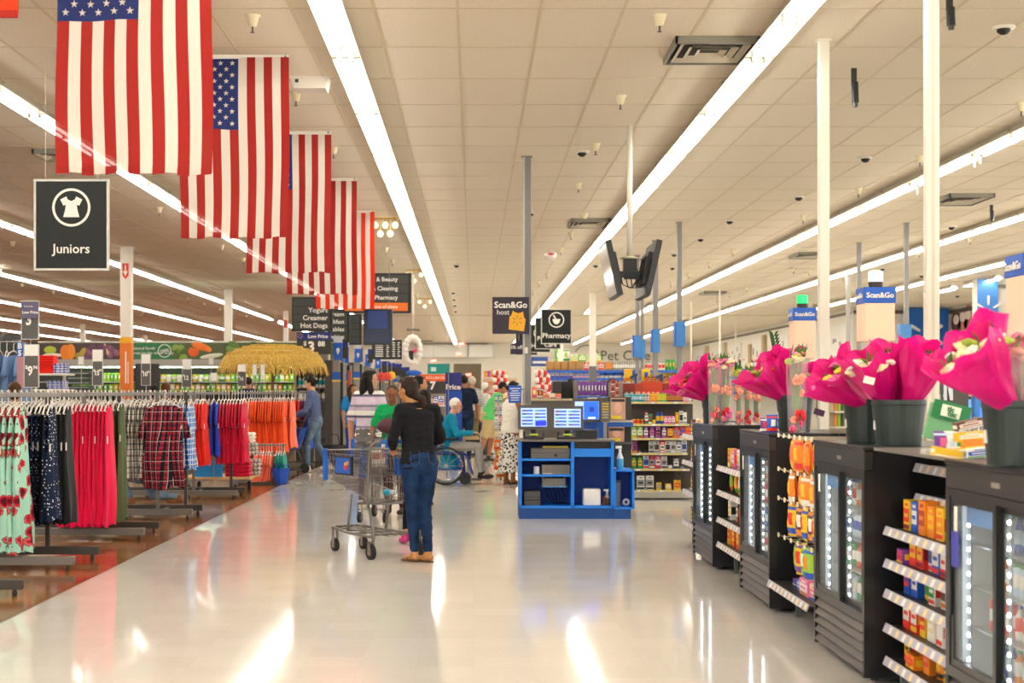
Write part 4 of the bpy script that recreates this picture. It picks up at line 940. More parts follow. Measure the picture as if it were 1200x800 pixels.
def hand(m, wr, d, side, s=1, curl=.9):
    """wr wrist, d unit direction of the forearm, side = +1 right / -1 left; fingers curl downwards"""
    d = Vector(d).normalized(); up = Vector((0,0,1)); lat = d.cross(up)
    lat = lat.normalized() if lat.length > .2 else Vector((1, 0, 0)); nn = lat.cross(d).normalized()
    c = Vector(wr)+d*.045*s
    rot = Matrix((lat, d, nn)).transposed()
    m.ell(c, (.038*s, .05*s, .016*s), 10, 8, rot=rot)
    for k in range(4):
        L = (.036, .042, .04, .03)[k]*s; b = c+lat*(-.027+.018*k)*s+d*.04*s
        p1 = b+(d*math.cos(curl*.5)-nn*math.sin(curl*.5))*L; p2 = p1+(d*math.cos(curl*1.4)-nn*math.sin(curl*1.4))*L*.8
        m.tube([b-d*.01, b, p1, p2], [.0085*s, .009*s, .008*s, .0065*s], 6); m.ell(p2, (.0065*s,)*3, 6, 4)
    b = c-lat*side*.03*s-d*.015*s; p1 = b+(d*.6-lat*side*.7-nn*.2).normalized()*.03*s; p2 = p1+(d*.8-lat*side*.3-nn*.5).normalized()*.026*s
    m.tube([b, p1, p2], [.011*s, .010*s, .008*s], 6); m.ell(p2, (.008*s,)*3, 6, 4)
def rotx(p, piv, a):
    p = Vector(p)-Vector(piv); return tuple(Matrix.Rotation(-a, 3, 'X') @ p+Vector(piv))
def person(label, X, Y, Hh, rz, shirt, pants, hair, skin='#b98460', sleeve=1.0, pl=1.0, shoe='#222222', hstyle='short', lean=0, hy=0, hp=0, J={}, vox=.012, slim=1.0, skirt=None, shirtmat=None,
           sandal=False, group=None, extra=None, hem=.86, z=0, tank=False, bust=0, child=False, loose=0.0, pantsmat=None, glasses=False, name='person'):
    s = Hh/1.70; root = T('person', label, 'person', (X, Y, z), rz, group)
    j = dict(pel=(0, 0, .93), wai=(0, 0, 1.06), che=(0, .0, 1.27), nek=(0, -.015, 1.43), hed=(0, .015, 1.585),
             shL=(-.165, -.01, 1.385), elL=(-.215, -.04, 1.11), wrL=(-.225, .04, .87), shR=(.165, -.01, 1.385), elR=(.215, -.04, 1.11), wrR=(.225, .04, .87),
             hiL=(-.085, 0, .89), knL=(-.095, .02, .49), anL=(-.10, -.02, .09), hiR=(.085, 0, .89), knR=(.095, .02, .49), anR=(.10, -.02, .09))
    if lean:
        for k in ('wai', 'che', 'nek', 'hed', 'shL', 'shR', 'elL', 'elR', 'wrL', 'wrR'): j[k] = rotx(j[k], j['pel'], lean*(.5 if k == 'wai' else 1))
    j.update(J)
    if child: j['hed'] = (j['hed'][0], j['hed'][1], j['hed'][2]-.02)
    hs = 1.35 if child else 1.0
    S = lambda p: tuple(Vector(p)*s)
    j = {k: S(v) for k, v in j.items()}; q = s*slim
    def torso(m, o=0.0, top=True, low=None):
        a, b, c, d = [Vector(j[k]) for k in ('pel', 'wai', 'che', 'nek')]
        sh = (Vector(j['shL'])+Vector(j['shR']))/2; lat = (Vector(j['shR'])-Vector(j['shL'])).normalized(); ang = math.atan2(lat.y, lat.x)
        secs = [(a-Vector((0,0,.08*s)), .150*q, .105*q), (a, .165*q, .115*q), (a.lerp(b, .6), .150*q, .105*q), (b.lerp(c, .15), .138*q, .10*q), (b.lerp(c, .65), .155*q, .115*q), (c.lerp(sh, .35), .165*q, .115*q), (c.lerp(sh, .85), .15*s, .09*q), (sh+(d-sh)*.55, .085*s, .075*s)]
        if low is not None: secs[0] = (a-Vector((0,0,low*s)), .170*q, .12*q)
        vs = []; n = 16
        for (p, rx, ry) in secs:
            for k in range(n):
                t = 2*PI*k/n; v = Vector(((rx+o)*math.cos(t), (ry+o)*math.sin(t), 0)); v.rotate(Matrix.Rotation(ang, 3, 'Z')); vs.append(p+v)
        L = len(secs)
        m.add(vs, [(i*n+k, i*n+(k+1) % n, (i+1)*n+(k+1) % n, (i+1)*n+k) for i in range(L-1) for k in range(n)]+[tuple(range(n))[::-1], tuple((L-1)*n+k for k in range(n))])
    def arms(m, o=0.0, f=1.0, hands=False):
        for sd in 'LR':
            a, e, w_ = j['sh'+sd], j['el'+sd], j['wr'+sd]
            a = lerp(a, j['nek'], .0)
            if f <= .5:
                limb(m, a, lerp(a, e, f*2), .052*q+o, (.045 if f < .5 else .042)*q+o*1.5)
            else:
                limb(m, a, e, .052*q+o, .04*q+o); limb(m, e, lerp(e, w_, (f-.5)*2), .04*q+o, .029*q+o)
            limb(m, a, lerp(j['nek'], j['che'], .15), .05*s+o, .055*s+o)
            if hands: hand(m, w_, Vector(w_)-Vector(e), 1 if sd == 'R' else -1, s)
    def legs(m, o=0.0, f=1.0, feet=False):
        for sd in 'LR':
            h, k, a = j['hi'+sd], j['kn'+sd], j['an'+sd]
            if f <= .5: limb(m, h, lerp(h, k, f*2), .088*q+o, .075*q+o*2)
            else:
                limb(m, h, k, .092*q+o, .053*q+o)
                mid = lerp(k, a, .3); e = lerp(k, a, (f-.5)*2)
                if f >= .8: limb(m, k, mid, .052*q+o, .051*q+o); limb(m, mid, e, .051*q+o, .032*q+o*1.2)
                else: limb(m, k, e, .054*q+o, .054*q+o*1.6)
            if feet:
                d = foot(sd); limb(m, a, tuple(Vector(a)+d*.02*s-Vector((0,0,.03*s))), .036*s, .036*s)
                limb(m, tuple(Vector(a)-d*.02*s-Vector((0,0,.045*s))), tuple(Vector(a)+d*.14*s-Vector((0,0,.06*s))), .032*s, .024*s)
    def foot(sd):
        f = Vector(j.get('fo'+sd, (0, s, 0))); return f.normalized()
    # body: one continuous mesh with head and face
    m = MB(); torso(m); arms(m, 0, 1, True); legs(m, 0, 1, True)
    hc = Vector(j['hed']); nk = Vector(j['nek']); HR = Matrix.Rotation(hy, 3, 'Z') @ Matrix.Rotation(-hp-lean*.3, 3, 'X')
    def hv(x, y, z_): return hc+HR @ Vector((x, y, z_))*s*hs
    limb(m, nk-Vector((0,0,.03*s)), hv(0, -.015, -.06), .056*s, .05*s)
    m.ell(hv(0, -.005, .02), (.072*s*hs, .09*s*hs, .095*s*hs), 16, 12, rot=HR); m.ell(hv(0, .022, -.045), (.055*s*hs, .062*s*hs, .062*s*hs), 14, 10, rot=HR)
    m.ell(hv(0, .062, -.088), (.022*s, .02*s, .02*s), 8, 6)
    m.tube([hv(0, .082, .022), hv(0, .104, -.012), hv(0, .085, -.022)], [.009*s, .014*s, .012*s], 6)
    m.ell(hv(0, .076, .03), (.045*s, .016*s, .012*s), 8, 6, rot=HR)
    for sx in (-1, 1):
        m.ell(hv(sx*.074, -.01, -.005), (.01*s, .02*s, .03*s), 8, 6, rot=HR); m.ell(hv(sx*.035, .062, -.022), (.02*s, .02*s, .02*s), 8, 6)
    m.ell(hv(0, .084, -.052), (.02*s, .01*s, .009*s), 8, 6, rot=HR)
    body = link(fuse(m, vox*.8 if vox < .012 else vox, 3), 'body', skinm(skin), root)
    e = MB()
    for sx in (-1, 1): e.ell(hv(sx*.03, .086, .006), (.013*s, .006*s, .007*s), 8, 6, rot=HR)
    e.build('eye', M('#2a1c16', .3), root, w=False, kind='stuff')
    MB().ell(hv(0, .091, -.053), (.02*s, .007*s, .006*s), 8, 6, rot=HR).build('lips', M('#a8554c', .5), root, w=False)
    if glasses:
        g = MB()
        for sx in (-1, 1):
            g.tube([hv(sx*.032+.02*math.cos(k*PI/6), .102, .006+.015*math.sin(k*PI/6)) for k in range(13)], .0018*s, 4); g.tube([hv(sx*.05, .1, .008), hv(sx*.077, 0, .008)], .0018*s, 4)
        g.tube([hv(-.012, .104, .006), hv(.012, .104, .006)], .0018*s, 4); g.build('glasses', M('#5c2a30', .3), root, w=False, kind='stuff')
    # hair
    h = MB()
    h.ell(hv(0, -.022, .035), (.081*s*hs, .093*s*hs, .093*s*hs), 14, 10, rot=HR)
    if hstyle != 'crop': h.ell(hv(0, -.05, -.01), (.075*s*hs, .065*s*hs, .08*s*hs), 12, 8, rot=HR)
    if hstyle in ('ponytail', 'bun', 'long'): h.ell(hv(0, .035, .085), (.06*s, .05*s, .035*s), 10, 8, rot=HR)
    if hstyle == 'ponytail':
        h.ell(hv(0.01, -.075, -.055), (.05*s, .04*s, .05*s), 10, 8, rot=HR); h.tube([hv(.02, -.09, -.07), hv(.035, -.13, -.10), hv(.045, -.13, -.16), hv(.05, -.115, -.23)], [.03*s, .042*s, .036*s, .012*s], 10)
        h.tube([hv(.02, -.09, -.07), hv(.05, -.12, -.12), hv(.075, -.12, -.17), hv(.06, -.11, -.2)], [.02*s, .025*s, .018*s, .006*s], 8)
    if hstyle == 'bun': h.ell(hv(0, -.125, -.01), (.042*s, .042*s, .04*s), 10, 8)
    if hstyle == 'long':
        for sx in (-1, 1): h.tube([hv(sx*.045, -.05, .04), hv(sx*.075, -.02, -.06), hv(sx*.09, .0, -.17), hv(sx*.10, .03, -.27), hv(sx*.10, .05, -.36)], [.05*s, .04*s, .04*s, .035*s, .014*s], 10)
        h.tube([hv(0, -.06, 0), hv(0, -.08, -.12), hv(0, -.08, -.28)], [.07*s, .06*s, .03*s], 10)
    hm = fuse(h, .009*max(s, .7), 2, .006*s, .03, 3); 
    # open the face: trim hair in front of the face plane
    inv = HR.transposed()
    if hstyle != 'cap':
        bm = bmesh.new(); bm.from_mesh(hm); dl = []
        for v in bm.verts:
            l = inv @ (v.co-hc)/(s*hs)
            if l.y > .02+max(0, (l.z-.06))*2.2 and abs(l.x) < .068 and l.z < .085 and l.z > -.2: dl.append(v)
        bmesh.ops.delete(bm, geom=dl, context='VERTS'); bm.to_mesh(hm); bm.free()
    link(hm, 'hair' if hstyle != 'cap' else 'cap', hairm(hair), root)
    if hstyle == 'ponytail':
        rg = MB(); rg.tube([hv(.02, -.088, -.068), hv(.028, -.108, -.082)], [.033*s, .033*s], 10); rg.build('hair_tie', M('#1a1512', .5), root, w=False)
    # clothes
    m = MB(); torso(m, .014*s+loose, low=.08 if hem == .86 else (.93-hem))
    if not tank: arms(m, .012*s+loose*.5, sleeve)
    link(fuse(m, vox, 5, .010*s, .09, X), 'shirt' if not tank else 'top', shirtmat or clothm(shirt), root)
    if skirt:
        m = MB(); a = Vector(j['pel']); n = 30
        m.grid(lambda u, v: a+Vector(((.15+.09*v)*s*math.cos(2*PI*u)*(1+.10*v*math.sin(9*2*PI*u)), (.11+.08*v)*s*math.sin(2*PI*u)*(1+.10*v*math.sin(9*2*PI*u+1)), (.10-v*skirt)*s)), 60, 10)
        m.build('skirt', pantsmat or clothm(pants), root, w=False, smooth=True)
    else:
        m = MB(); a = Vector(j['pel']); m.ell(a+Vector((0, -.01*s, .02*s)), (.168*q, .125*q, .10*s), 14, 10); m.ell(a-Vector((0, .03*s, .05*s)), (.155*q, .12*q, .10*s), 14, 10); legs(m, .009*s, pl)
        link(fuse(m, vox, 3, .006*s, .07, Y), 'trousers' if pl > .8 else 'shorts', pantsmat or clothm(pants), root)
    for sd in 'LR':
        a = Vector(j['an'+sd]); d = foot(sd); sole = a.z-.088*s
        rot = Matrix.Rotation(math.atan2(-d.x, d.y), 3, 'Z')
        m = MB()
        if sandal:
            m.grid(lambda u, v: tuple(a-Vector((0,0,0))+rot @ Vector((.042*s*math.cos(2*PI*u)*(1 if v < .5 else .98), .07*s+.125*s*math.sin(2*PI*u), 0))+Vector((0,0,-a.z+sole+(.012*s if v > .5 else 0)))), 20, 1)
            n0 = len(m.v); m.add([(p[0], p[1], sole+.012*s) for p in m.v[1::2]], [tuple(range(20))])
            st = m.build('sandal', M(shoe, .5), root, w=False)
            b = MB(); b.tube([a+rot @ Vector((-.04*s, .06*s, -.07*s)), a+rot @ Vector((0, .12*s, -.045*s)), a+rot @ Vector((.04*s, .06*s, -.07*s))], .007*s, 5); b.build('strap', M(shoe, .5), st, w=False)
        else:
            c = a-Vector((0,0,a.z-sole))
            m.ell(c+rot @ Vector((0, .0, .045*s)), (.042*s, .06*s, .045*s), 12, 8, rot=rot); m.ell(c+rot @ Vector((0, .10*s, .035*s)), (.045*s, .095*s, .035*s), 12, 8, rot=rot); m.tube([a+Vector((0,0,.03*s)), c+Vector((0,0,.04*s))], .044*s, 10)
            me = fuse(m, .010*max(s, .6), 2)
            for v in me.vertices: v.co.z = max(v.co.z, sole+.002)
            link(me, 'shoe', M(shoe, .5), root)
    return root, j
_sk = {}
def skinm(c):
    if c in _sk: return _sk[c]
    n = N('skin'); nn = n.n('ShaderNodeTexNoise', {'Vector': n.obj(), 'Scale': 40.0}); mm = n.n('ShaderNodeMixRGB', {0: .08, 1: lin(c), 2: nn.outputs[0]}, blend_type='MULTIPLY')
    n.out(Base_Color=mm.outputs[0], Roughness=.5, Subsurface_Weight=.08); n.b.inputs['Subsurface Radius'].default_value = (.02, .008, .004); _sk[c] = n.m; return n.m
def clothm(c):
    k = 'c'+c
    if k not in _sk:
        n = N('clothing'); nn = n.n('ShaderNodeTexNoise', {'Vector': n.obj(), 'Scale': 14.0, 'Detail': 3.0}); n.bump(nn.outputs[0], .35, .012)
        _sk[k] = n.out(Base_Color=lin(c), Roughness=.85, Specular_IOR_Level=.25)
    return _sk[k]
def hairm(c):
    k = 'h'+c
    if k not in _sk:
        n = N('hair'); mp = n.n('ShaderNodeMapping', {'Vector': n.obj(), 'Scale': (120, 120, 14)}); nn = n.n('ShaderNodeTexNoise', {'Vector': mp.outputs[0], 'Scale': 1.0, 'Detail': 2.0}); n.bump(nn.outputs[0], .5, .006)
        _sk[k] = n.out(Base_Color=lin(c), Roughness=.5, Specular_IOR_Level=.2)
    return _sk[k]
def denim(c, d):
    n = N('denim'); nn = n.n('ShaderNodeTexNoise', {'Vector': n.obj(), 'Scale': 7.0, 'Detail': 4.0}); n.bump(nn.outputs[0], .4, .015)
    return n.out(Base_Color=n.ramp(nn.outputs[0], [(.35, c), (.7, d)]), Roughness=.8, Specular_IOR_Level=.2)
def stripes_z(name, stops, per):
    n = N(name); z = n.n('ShaderNodeSeparateXYZ', {0: n.obj()}).outputs[2]
    a = n.n('ShaderNodeMath', {0: z, 1: 1/per}, operation='MULTIPLY').outputs[0]; f = n.n('ShaderNodeMath', {0: a}, operation='FRACT').outputs[0]
    return n.out(Base_Color=n.ramp(f, stops, 'CONSTANT'), Roughness=.85)
DEN = denim('#12233e', '#1b3a64'); DEN2 = denim('#4d6680', '#7d97ac'); DEN3 = denim('#16233c', '#233a60')
# 1 main shopper (seen from behind, pushing the near trolley)
wm, j = person('woman from behind in black long-sleeved top and blue jeans pushing the nearest trolley', -.475, 12.82, 1.60, .42, '#15161a', '#1b3a66', '#2e2019', '#c0854f', 1.0, .97, '#5a3a22', 'ponytail', lean=.10, hy=.5, hp=.1, vox=.008,
    J=dict(shL=(-.165, .02, 1.385), shR=(.165, .03, 1.385), elL=(-.245, .02, 1.12), elR=(.25, .08, 1.12), wrL=(-.16, .235, 1.045), wrR=(.14, .24, 1.045), anL=(-.035, .0, .09), anR=(.06, -.09, .09), knL=(-.05, .03, .49), knR=(.07, .01, .49), foL=(-.3, 1, 0), foR=(-.5, .8, 0), nek=(-.03, .06, 1.42), hed=(-.06, .12, 1.57), che=(-.01, .04, 1.26), hiL=(-.08, -.01, .89), hiR=(.09, -.01, .89)), slim=.98, pantsmat=DEN, sandal=True, hem=.85)
for sx in (-1, 1):
    p = MB(); p.tube([(sx*.04, -.12, .96), (sx*.045, -.138, .86), (sx*.085, -.135, .83), (sx*.12, -.12, .86), (sx*.115, -.105, .955)], .0025, 4); p.build('back_pocket', M('#3a5478', .8), wm, w=False)
# 2 girl beyond her: only dark trousers and pink shoes, and a head
person('child in dark trousers and pink shoes, mostly hidden behind the nearest shopper', PX(497, 14.4), 14.4, 1.48, .3, '#141418', '#101014', '#1b1310', '#bf8a5e', 1, .9, '#d0388a', 'short', J=dict(elL=(-.2, .1, 1.12), wrL=(-.1, .3, 1.05), elR=(.16, .1, 1.12), wrR=(.06, .3, 1.05), anL=(-.22, .0, .09), anR=(-.13, -.05, .09), knL=(-.17, .05, .49), knR=(-.1, .03, .49)), vox=.013, slim=.85)
# 3 dark haired woman looking right
person('dark-haired woman in black looking right, peeking out beyond the nearest shopper', PX(491, 19.0), 19.0, 1.66, -1.2, '#17171b', '#1a1a20', '#17100d', '#bf875c', 1, 1, '#222222', 'short', vox=.014)
# 4 woman in striped top
STR = stripes_z('striped_knit', [(0, '#d8c6d8'), (.38, '#5f5d72'), (.5, '#f4efe8'), (.72, '#c8b8c9'), (.9, '#8d8799')], .26)
person('long-haired woman with glasses in a lilac, white and grey striped top', PX(433, 18.4), 18.4, 1.72, -.55, '#cccccc', '#6f6c68', '#1d1410', '#d09a76', .42, .95, '#e8e0d8', 'long', hy=-.75, vox=.010, shirtmat=STR, glasses=True, slim=1.12, hem=.82, J=dict(elL=(-.26, -.03, 1.1), wrL=(-.29, .02, .86)))
# 5 woman in green pushing the second trolley
person('short-haired woman in a green top pushing the farther trolley', PX(463, 17.75), 17.75, 1.54, 2.85, '#0ea85c', '#4d1f30', '#3a2a22', '#8a5230', .36, .95, '#2a2020', 'crop', hy=.25, hp=.1, lean=.15, vox=.010, slim=1.15, J=dict(elL=(-.27, .1, 1.12), wrL=(-.2, .3, 1.05), elR=(.27, .1, 1.12), wrR=(.2, .3, 1.05)))
# 6 distant woman in bright blue
person('distant dark-haired woman in a bright blue top by the aisle ends', PX(413, 30), 30, 1.60, -2.6, '#2c95e0', '#1f4fae', '#3a2418', '#c58f6d', .35, 1, '#333333', 'long', hy=.4, vox=.016)
# 7 woman in grey-blue sweatshirt pushing the stroller
person('woman in slate-blue sweatshirt and faded jeans pushing a stroller at the aisle edge', PX(369, 27), 27, 1.73, 1.45, '#5b6a90', '#6b8299', '#1c1411', '#dba57f', 1.0, .97, '#d8c8b4', 'bun', lean=.12, hp=.35, vox=.012, pantsmat=DEN2, hem=.88, J=dict(elL=(-.2, .12, 1.1), wrL=(-.15, .33, 1.0), elR=(.2, .1, 1.1), wrR=(.15, .32, 1.0), knL=(-.09, .12, .5), anL=(-.09, .1, .09), knR=(.09, -.02, .5), anR=(.09, -.25, .12)))
# 8 elderly man in wheelchair (facing right)
WY = 23.5; wx = PX(523, WY)
person('white-haired elderly man in a teal jacket sitting in a wheelchair', wx+.04, WY, 1.72, -PI/2, '#0f86a8', '#9d9b96', '#efe9e0', '#d8a184', 1.0, .97, '#17171a', 'crop', vox=.011, hy=-.2, hp=.2, lean=0, glasses=True,
    J=dict(pel=(0, 0, .60), wai=(0, 0, .72), che=(0, .01, .93), nek=(0, .04, 1.08), hed=(0, .11, 1.22), shL=(-.165, .02, 1.04), shR=(.165, .02, 1.04), elL=(-.22, .12, .79), elR=(.22, .12, .79), wrL=(-.10, .36, .80), wrR=(.12, .36, .80),
    hiL=(-.09, .04, .58), hiR=(.09, .04, .58), knL=(-.10, .46, .60), knR=(.10, .46, .60), anL=(-.10, .52, .17), anR=(.10, .50, .17)), hem=.55)
# 9-10 two men at the back
person('man from behind in a navy T-shirt and dark jeans in the far aisle', PX(544, 31.6), 31.6, 1.80, .1, '#18233a', '#1b2c4a', '#231a15', '#a86c48', .36, 1, '#222222', 'crop', vox=.013, pantsmat=DEN3, slim=1.12, J=dict(elL=(-.26, -.02, 1.1), elR=(.26, 0, 1.1), wrR=(.28, .1, .87)))
PLD = stripes_z('faint_check', [(0, '#c9c4bb'), (.5, '#8c8f96')], .05)
person('man in a pale checked shirt and khaki trousers beyond the navy T-shirt', PX(553, 33.5), 33.5, 1.79, .6, '#bbbbbb', '#7d7450', '#cfc6b8', '#b98060', .5, 1, '#4a3d2c', 'crop', vox=.015, shirtmat=PLD, J=dict(wrR=(.25, .2, .95)))
# 11 man in green polo bending forward
person('man in a light green polo and khaki shorts leaning over the shelves', PX(571, 30.9), 30.9, 1.74, -1.35, '#5fcf72', '#cdb683', '#221814', '#b87a50', .38, .42, '#3c3128', 'crop', lean=.5, hp=.25, vox=.012, slim=1.1, J=dict(elL=(-.24, .48, 1.02), wrL=(-.2, .66, .9), elR=(.24, .48, 1.02), wrR=(.2, .66, .9), knL=(-.09, .12, .5), anL=(-.09, .05, .09), knR=(.09, -.06, .5), anR=(.09, -.2, .09)))
person('man in a white cap mostly hidden by the green polo', PX(569, 34), 34, 1.66, -1.2, '#e2ddd2', '#555555', '#f0ede4', '#b98060', .4, 1, '#333333', 'crop', vox=.016)
person('dark-haired child in orange beyond the green polo man', PX(563, 36), 36, 1.38, -.6, '#e8632c', '#444444', '#2a1a12', '#b98060', .4, 1, '#333333', 'short', vox=.016, child=True)
# 12 woman in white tank and patterned skirt
BW = spots('black_white_print', '#f1ede4', [(0, '#17171a')], 24, .42)
person('woman in a white tank top and black-and-white patterned skirt beside the blue counter', PX(598, 23.6), 23.6, 1.62, -1.0, '#f1ece0', '#222222', '#241814', '#a86c42', 0, 1, '#2a1c16', 'bun', vox=.011, skirt=.83, pantsmat=BW, tank=True, sandal=True, slim=1.1, hp=.2, lean=.08, J=dict(elL=(-.22, .1, 1.12), wrL=(-.15, .3, 1.0), elR=(.22, .1, 1.12), wrR=(.15, .32, 1.0)))
# others: heads beyond the racks and the registers
person('person with long brown hair beside the blue B 5 sign, head above the rack', PX(17, 15.9), 15.9, 1.56, .3, '#7a5a4a', '#333333', '#4a3018', '#c09070', .5, 1, '#333333', 'short', vox=.016)
person('person in jeans and brown boots crouching behind the plaid shirts', PX(190, 20.0), 19.0, 1.66, 1.4, '#2b2b33', '#2f5580', '#3a2a1e', '#c09070', 1, .97, '#8a5a30', 'short', vox=.012, pantsmat=DEN2, J=dict(pel=(0, -.05, .42), wai=(0, .02, .55), che=(0, .12, .75), nek=(0, .2, .88), hed=(0, .27, 1.0), shL=(-.16, .18, .84), shR=(.16, .18, .84), elL=(-.2, .3, .6), elR=(.2, .3, .6), wrL=(-.15, .45, .5), wrR=(.15, .45, .5), hiL=(-.09, -.03, .38), hiR=(.09, -.03, .38), knL=(-.12, .32, .42), anL=(-.12, .15, .09), knR=(.12, -.05, .14), anR=(.12, -.42, .12)))
person('man in dark navy under the thatched parasol', PX(291, 33), 33, 1.78, .4, '#1a2440', '#333333', '#3a2a1e', '#b98060', 1, 1, '#333333', 'crop', vox=.016)
person('person with dark curly hair behind the 10.96 sign', PX(181, 22), 22, 1.56, .1, '#50424a', '#333333', '#16110e', '#7a5030', 1, 1, '#333333', 'short', vox=.016)
person('auburn-haired person right of the 10.96 sign behind the racks', PX(194, 24), 24, 1.60, .5, '#704a44', '#333333', '#5a3018', '#b98060', 1, 1, '#333333', 'short', vox=.016)
person('shopper with dark curly hair behind the registers, left one', PX(669, 30), 30, 1.72, .0, '#b8937f', '#333333', '#15100e', '#7a5030', .4, 1, '#333333', 'short', vox=.016)
person('shopper with dark hair in a grey top behind the registers, right one', PX(717, 30), 30, 1.72, .0, '#a8a5a2', '#333333', '#15100e', '#8a5a3a', .4, 1, '#333333', 'bun', vox=.016)
# ================================================================ TROLLEYS
WIRE = M('#8f8b85', .3, .85); FRAME = M('#7e7a74', .35, .7); CBLUE = M('#1462c4', .4); RUB = M('#1d1d1d', .6)
def trolley(label, loc, rz):
    t = T('shopping_trolley', label, 'trolley', loc, rz)
    # local: +Y forward. rear y=0, front y=.92
    yr, yf, wr_, wf = 0.0, .92, .27, .20
    zt_r, zt_f, zb_r, zb_f = .96, .93, .50, .66
    def side(sx):
        m = MB(); n = 30
        for i in range(n+1):
            f = i/n; y = yr+(yf-yr)*f; w_ = wr_+(wf-wr_)*f; zt = zt_r+(zt_f-zt_r)*f; zb = zb_r+(zb_f-zb_r)*f
            m.tube([(sx*w_, y, zt), (sx*(w_-.035), y, zb)], .0022, 4, cap=False)
        for g, r_ in ((0, .006), (.12, .003), (.24, .003), (.5, .003), (.75, .003), (1, .005)):
            pts = []
            for i in range(5):
                f = i/4; y = yr+(yf-yr)*f; w_ = wr_+(wf-wr_)*f; zt = zt_r+(zt_f-zt_r)*f; zb = zb_r+(zb_f-zb_r)*f
                pts.append((sx*(w_-.035*g), y, zt+(zb-zt)*g))
            m.tube(pts, r_, 5)
        return m
    for sx in (-1, 1): side(sx).build('basket_side', WIRE, t, w=False, kind='stuff')
    m = MB()
    for i in range(16):
        f = -1+2*i/15; m.tube([(f*(wr_-.035), yr, zb_r), (f*(wf-.035), yf, zb_f)], .0025, 4, cap=False)
    for i in range(7):
        f = i/6; y = yr+(yf-yr)*f; w_ = wr_-.035+(wf-wr_)*f; m.tube([(-w_, y, zb_r+(zb_f-zb_r)*f), (w_, y, zb_r+(zb_f-zb_r)*f)], .003, 4)
    m.build('basket_floor', WIRE, t, w=False, kind='stuff')
    m = MB()
    for i in range(13):
        f = -1+2*i/12; m.tube([(f*wf, yf, zt_f), (f*(wf-.035), yf, zb_f)], .0022, 4, cap=False)
    for g in (0, .33, .66, 1): m.tube([(-(wf-.035*g), yf, zt_f+(zb_f-zt_f)*g), (wf-.035*g, yf, zt_f+(zb_f-zt_f)*g)], .004, 5)
    m.build('basket_front', WIRE, t, w=False, kind='stuff')
    m = MB()
    for i in range(14):
        f = -1+2*i/13; m.tube([(f*wr_, yr+.01, zt_r), (f*(wr_-.035), yr+.01, zb_r)], .0022, 4, cap=False)
    for g in (0, .5, 1): m.tube([(-(wr_-.035*g), yr+.01, zt_r+(zb_r-zt_r)*g), (wr_-.035*g, yr+.01, zt_r+(zb_r-zt_r)*g)], .004, 5)
    m.build('basket_gate', WIRE, t, w=False, kind='stuff')
    for sx in (-1, 1):
        # bent side tube: handle -> down -> base
        m = MB(); m.tube([(sx*.235, -.13, 1.03), (sx*.262, -.10, 1.035), (sx*.275, -.04, 1.0), (sx*.272, .02, .9), (sx*.255, .07, .55), (sx*.24, .09, .46)], .0125, 8); m.build('side_tube', FRAME, t, w=False, smooth=True)
        m = MB(); m.tube([(sx*.24, .09, .48), (sx*.235, .02, .30), (sx*.24, -.01, .22), (sx*.245, .0, .15)], .014, 8); m.build('rear_leg', FRAME, t, w=False, smooth=True)
        m = MB(); m.tube([(sx*.20, .45, .55), (sx*.20, .5, .30), (sx*.20, .52, .215)], .012, 8); m.build('front_leg', FRAME, t, w=False, smooth=True)
        m = MB(); m.tube([(sx*.245, -.01, .20), (sx*.22, .45, .20), (sx*.16, .86, .215), (sx*.12, .90, .218)], .0125, 8); m.build('base_rail', FRAME, t, w=False, smooth=True)
        MB().rbox(sx*wf-.02, sx*wf+.02, yf-.01, yf+.035, zb_f-.01, zt_f+.01, .008).build('corner_bumper', CBLUE, t, w=False)
        m = MB(); m.rbox(sx*(wr_+.005)-.012, sx*(wr_+.005)+.012, .30, .60, .72, .89, .004); a = m.build('ad_frame', M('#23211f', .4), t, w=False)
        d = MB().box(sx*(wr_-.012)+(.0 if sx < 0 else .02), sx*(wr_-.012)+(.002 if sx < 0 else .022), .32, .58, .735, .875)
        d.v = [(sx*(wr_+.019), v[1], v[2]) if i % 2 == 0 else (sx*(wr_+.0185), v[1], v[2]) for i, v in enumerate(d.v)]
        d = MB(); xo = sx*(wr_+.018); d.box(min(xo, xo+sx*.003), max(xo, xo+sx*.003), .32, .58, .735, .875); d.build('ad_card', M('#1d62c4', .4), a, w=False)
        d = MB()
        for (cy, cz, c_) in ((.37, .80, 0), (.40, .82, 1), (.385, .785, 2), (.36, .83, 1), (.41, .79, 0)):
            xo = sx*(wr_+.0212); d.box(min(xo, xo+sx*.003), max(xo, xo+sx*.003), cy-.016, cy+.016, cz-.016, cz+.016, c_)
        d.build('ad_print', [M('#e04a3a', .4), M('#f0b23a', .4), M('#c23a6a', .4)], a, w=False, kind='stuff')
    m = MB(); m.tube([(-.12, .90, .218), (0, .905, .218), (.12, .90, .218)], .0125, 8)
    for y in (.1, .35, .6, .8): m.tube([(-.22+.06*y, y, .205), (.22-.06*y, y, .205)], .007, 6)
    for x in (-.08, 0, .08): m.tube([(x, -.0, .2), (x*.8, .88, .212)], .006, 6)
    m.build('lower_tray', FRAME, t, w=False, kind='stuff')
    MB().tube([(-.235, -.13, 1.03), (.235, -.13, 1.03)], .016, 10).build('push_handle', CBLUE, t, w=False, smooth=True)
    MB().box(.0, .2, .03, .045, .72, .88).build('child_seat_flap', CBLUE, t, w=False)
    m = MB()
    for x in range(12): m.tube([(-.2+.036*x, .20, .66), (-.2+.036*x, .27, .92)], .0022, 4, cap=False)
    m.tube([(-.22, .27, .92), (.22, .27, .92)], .004, 5); m.tube([(-.22, .2, .66), (.22, .2, .66)], .004, 5); m.build('child_seat', WIRE, t, w=False, kind='stuff')
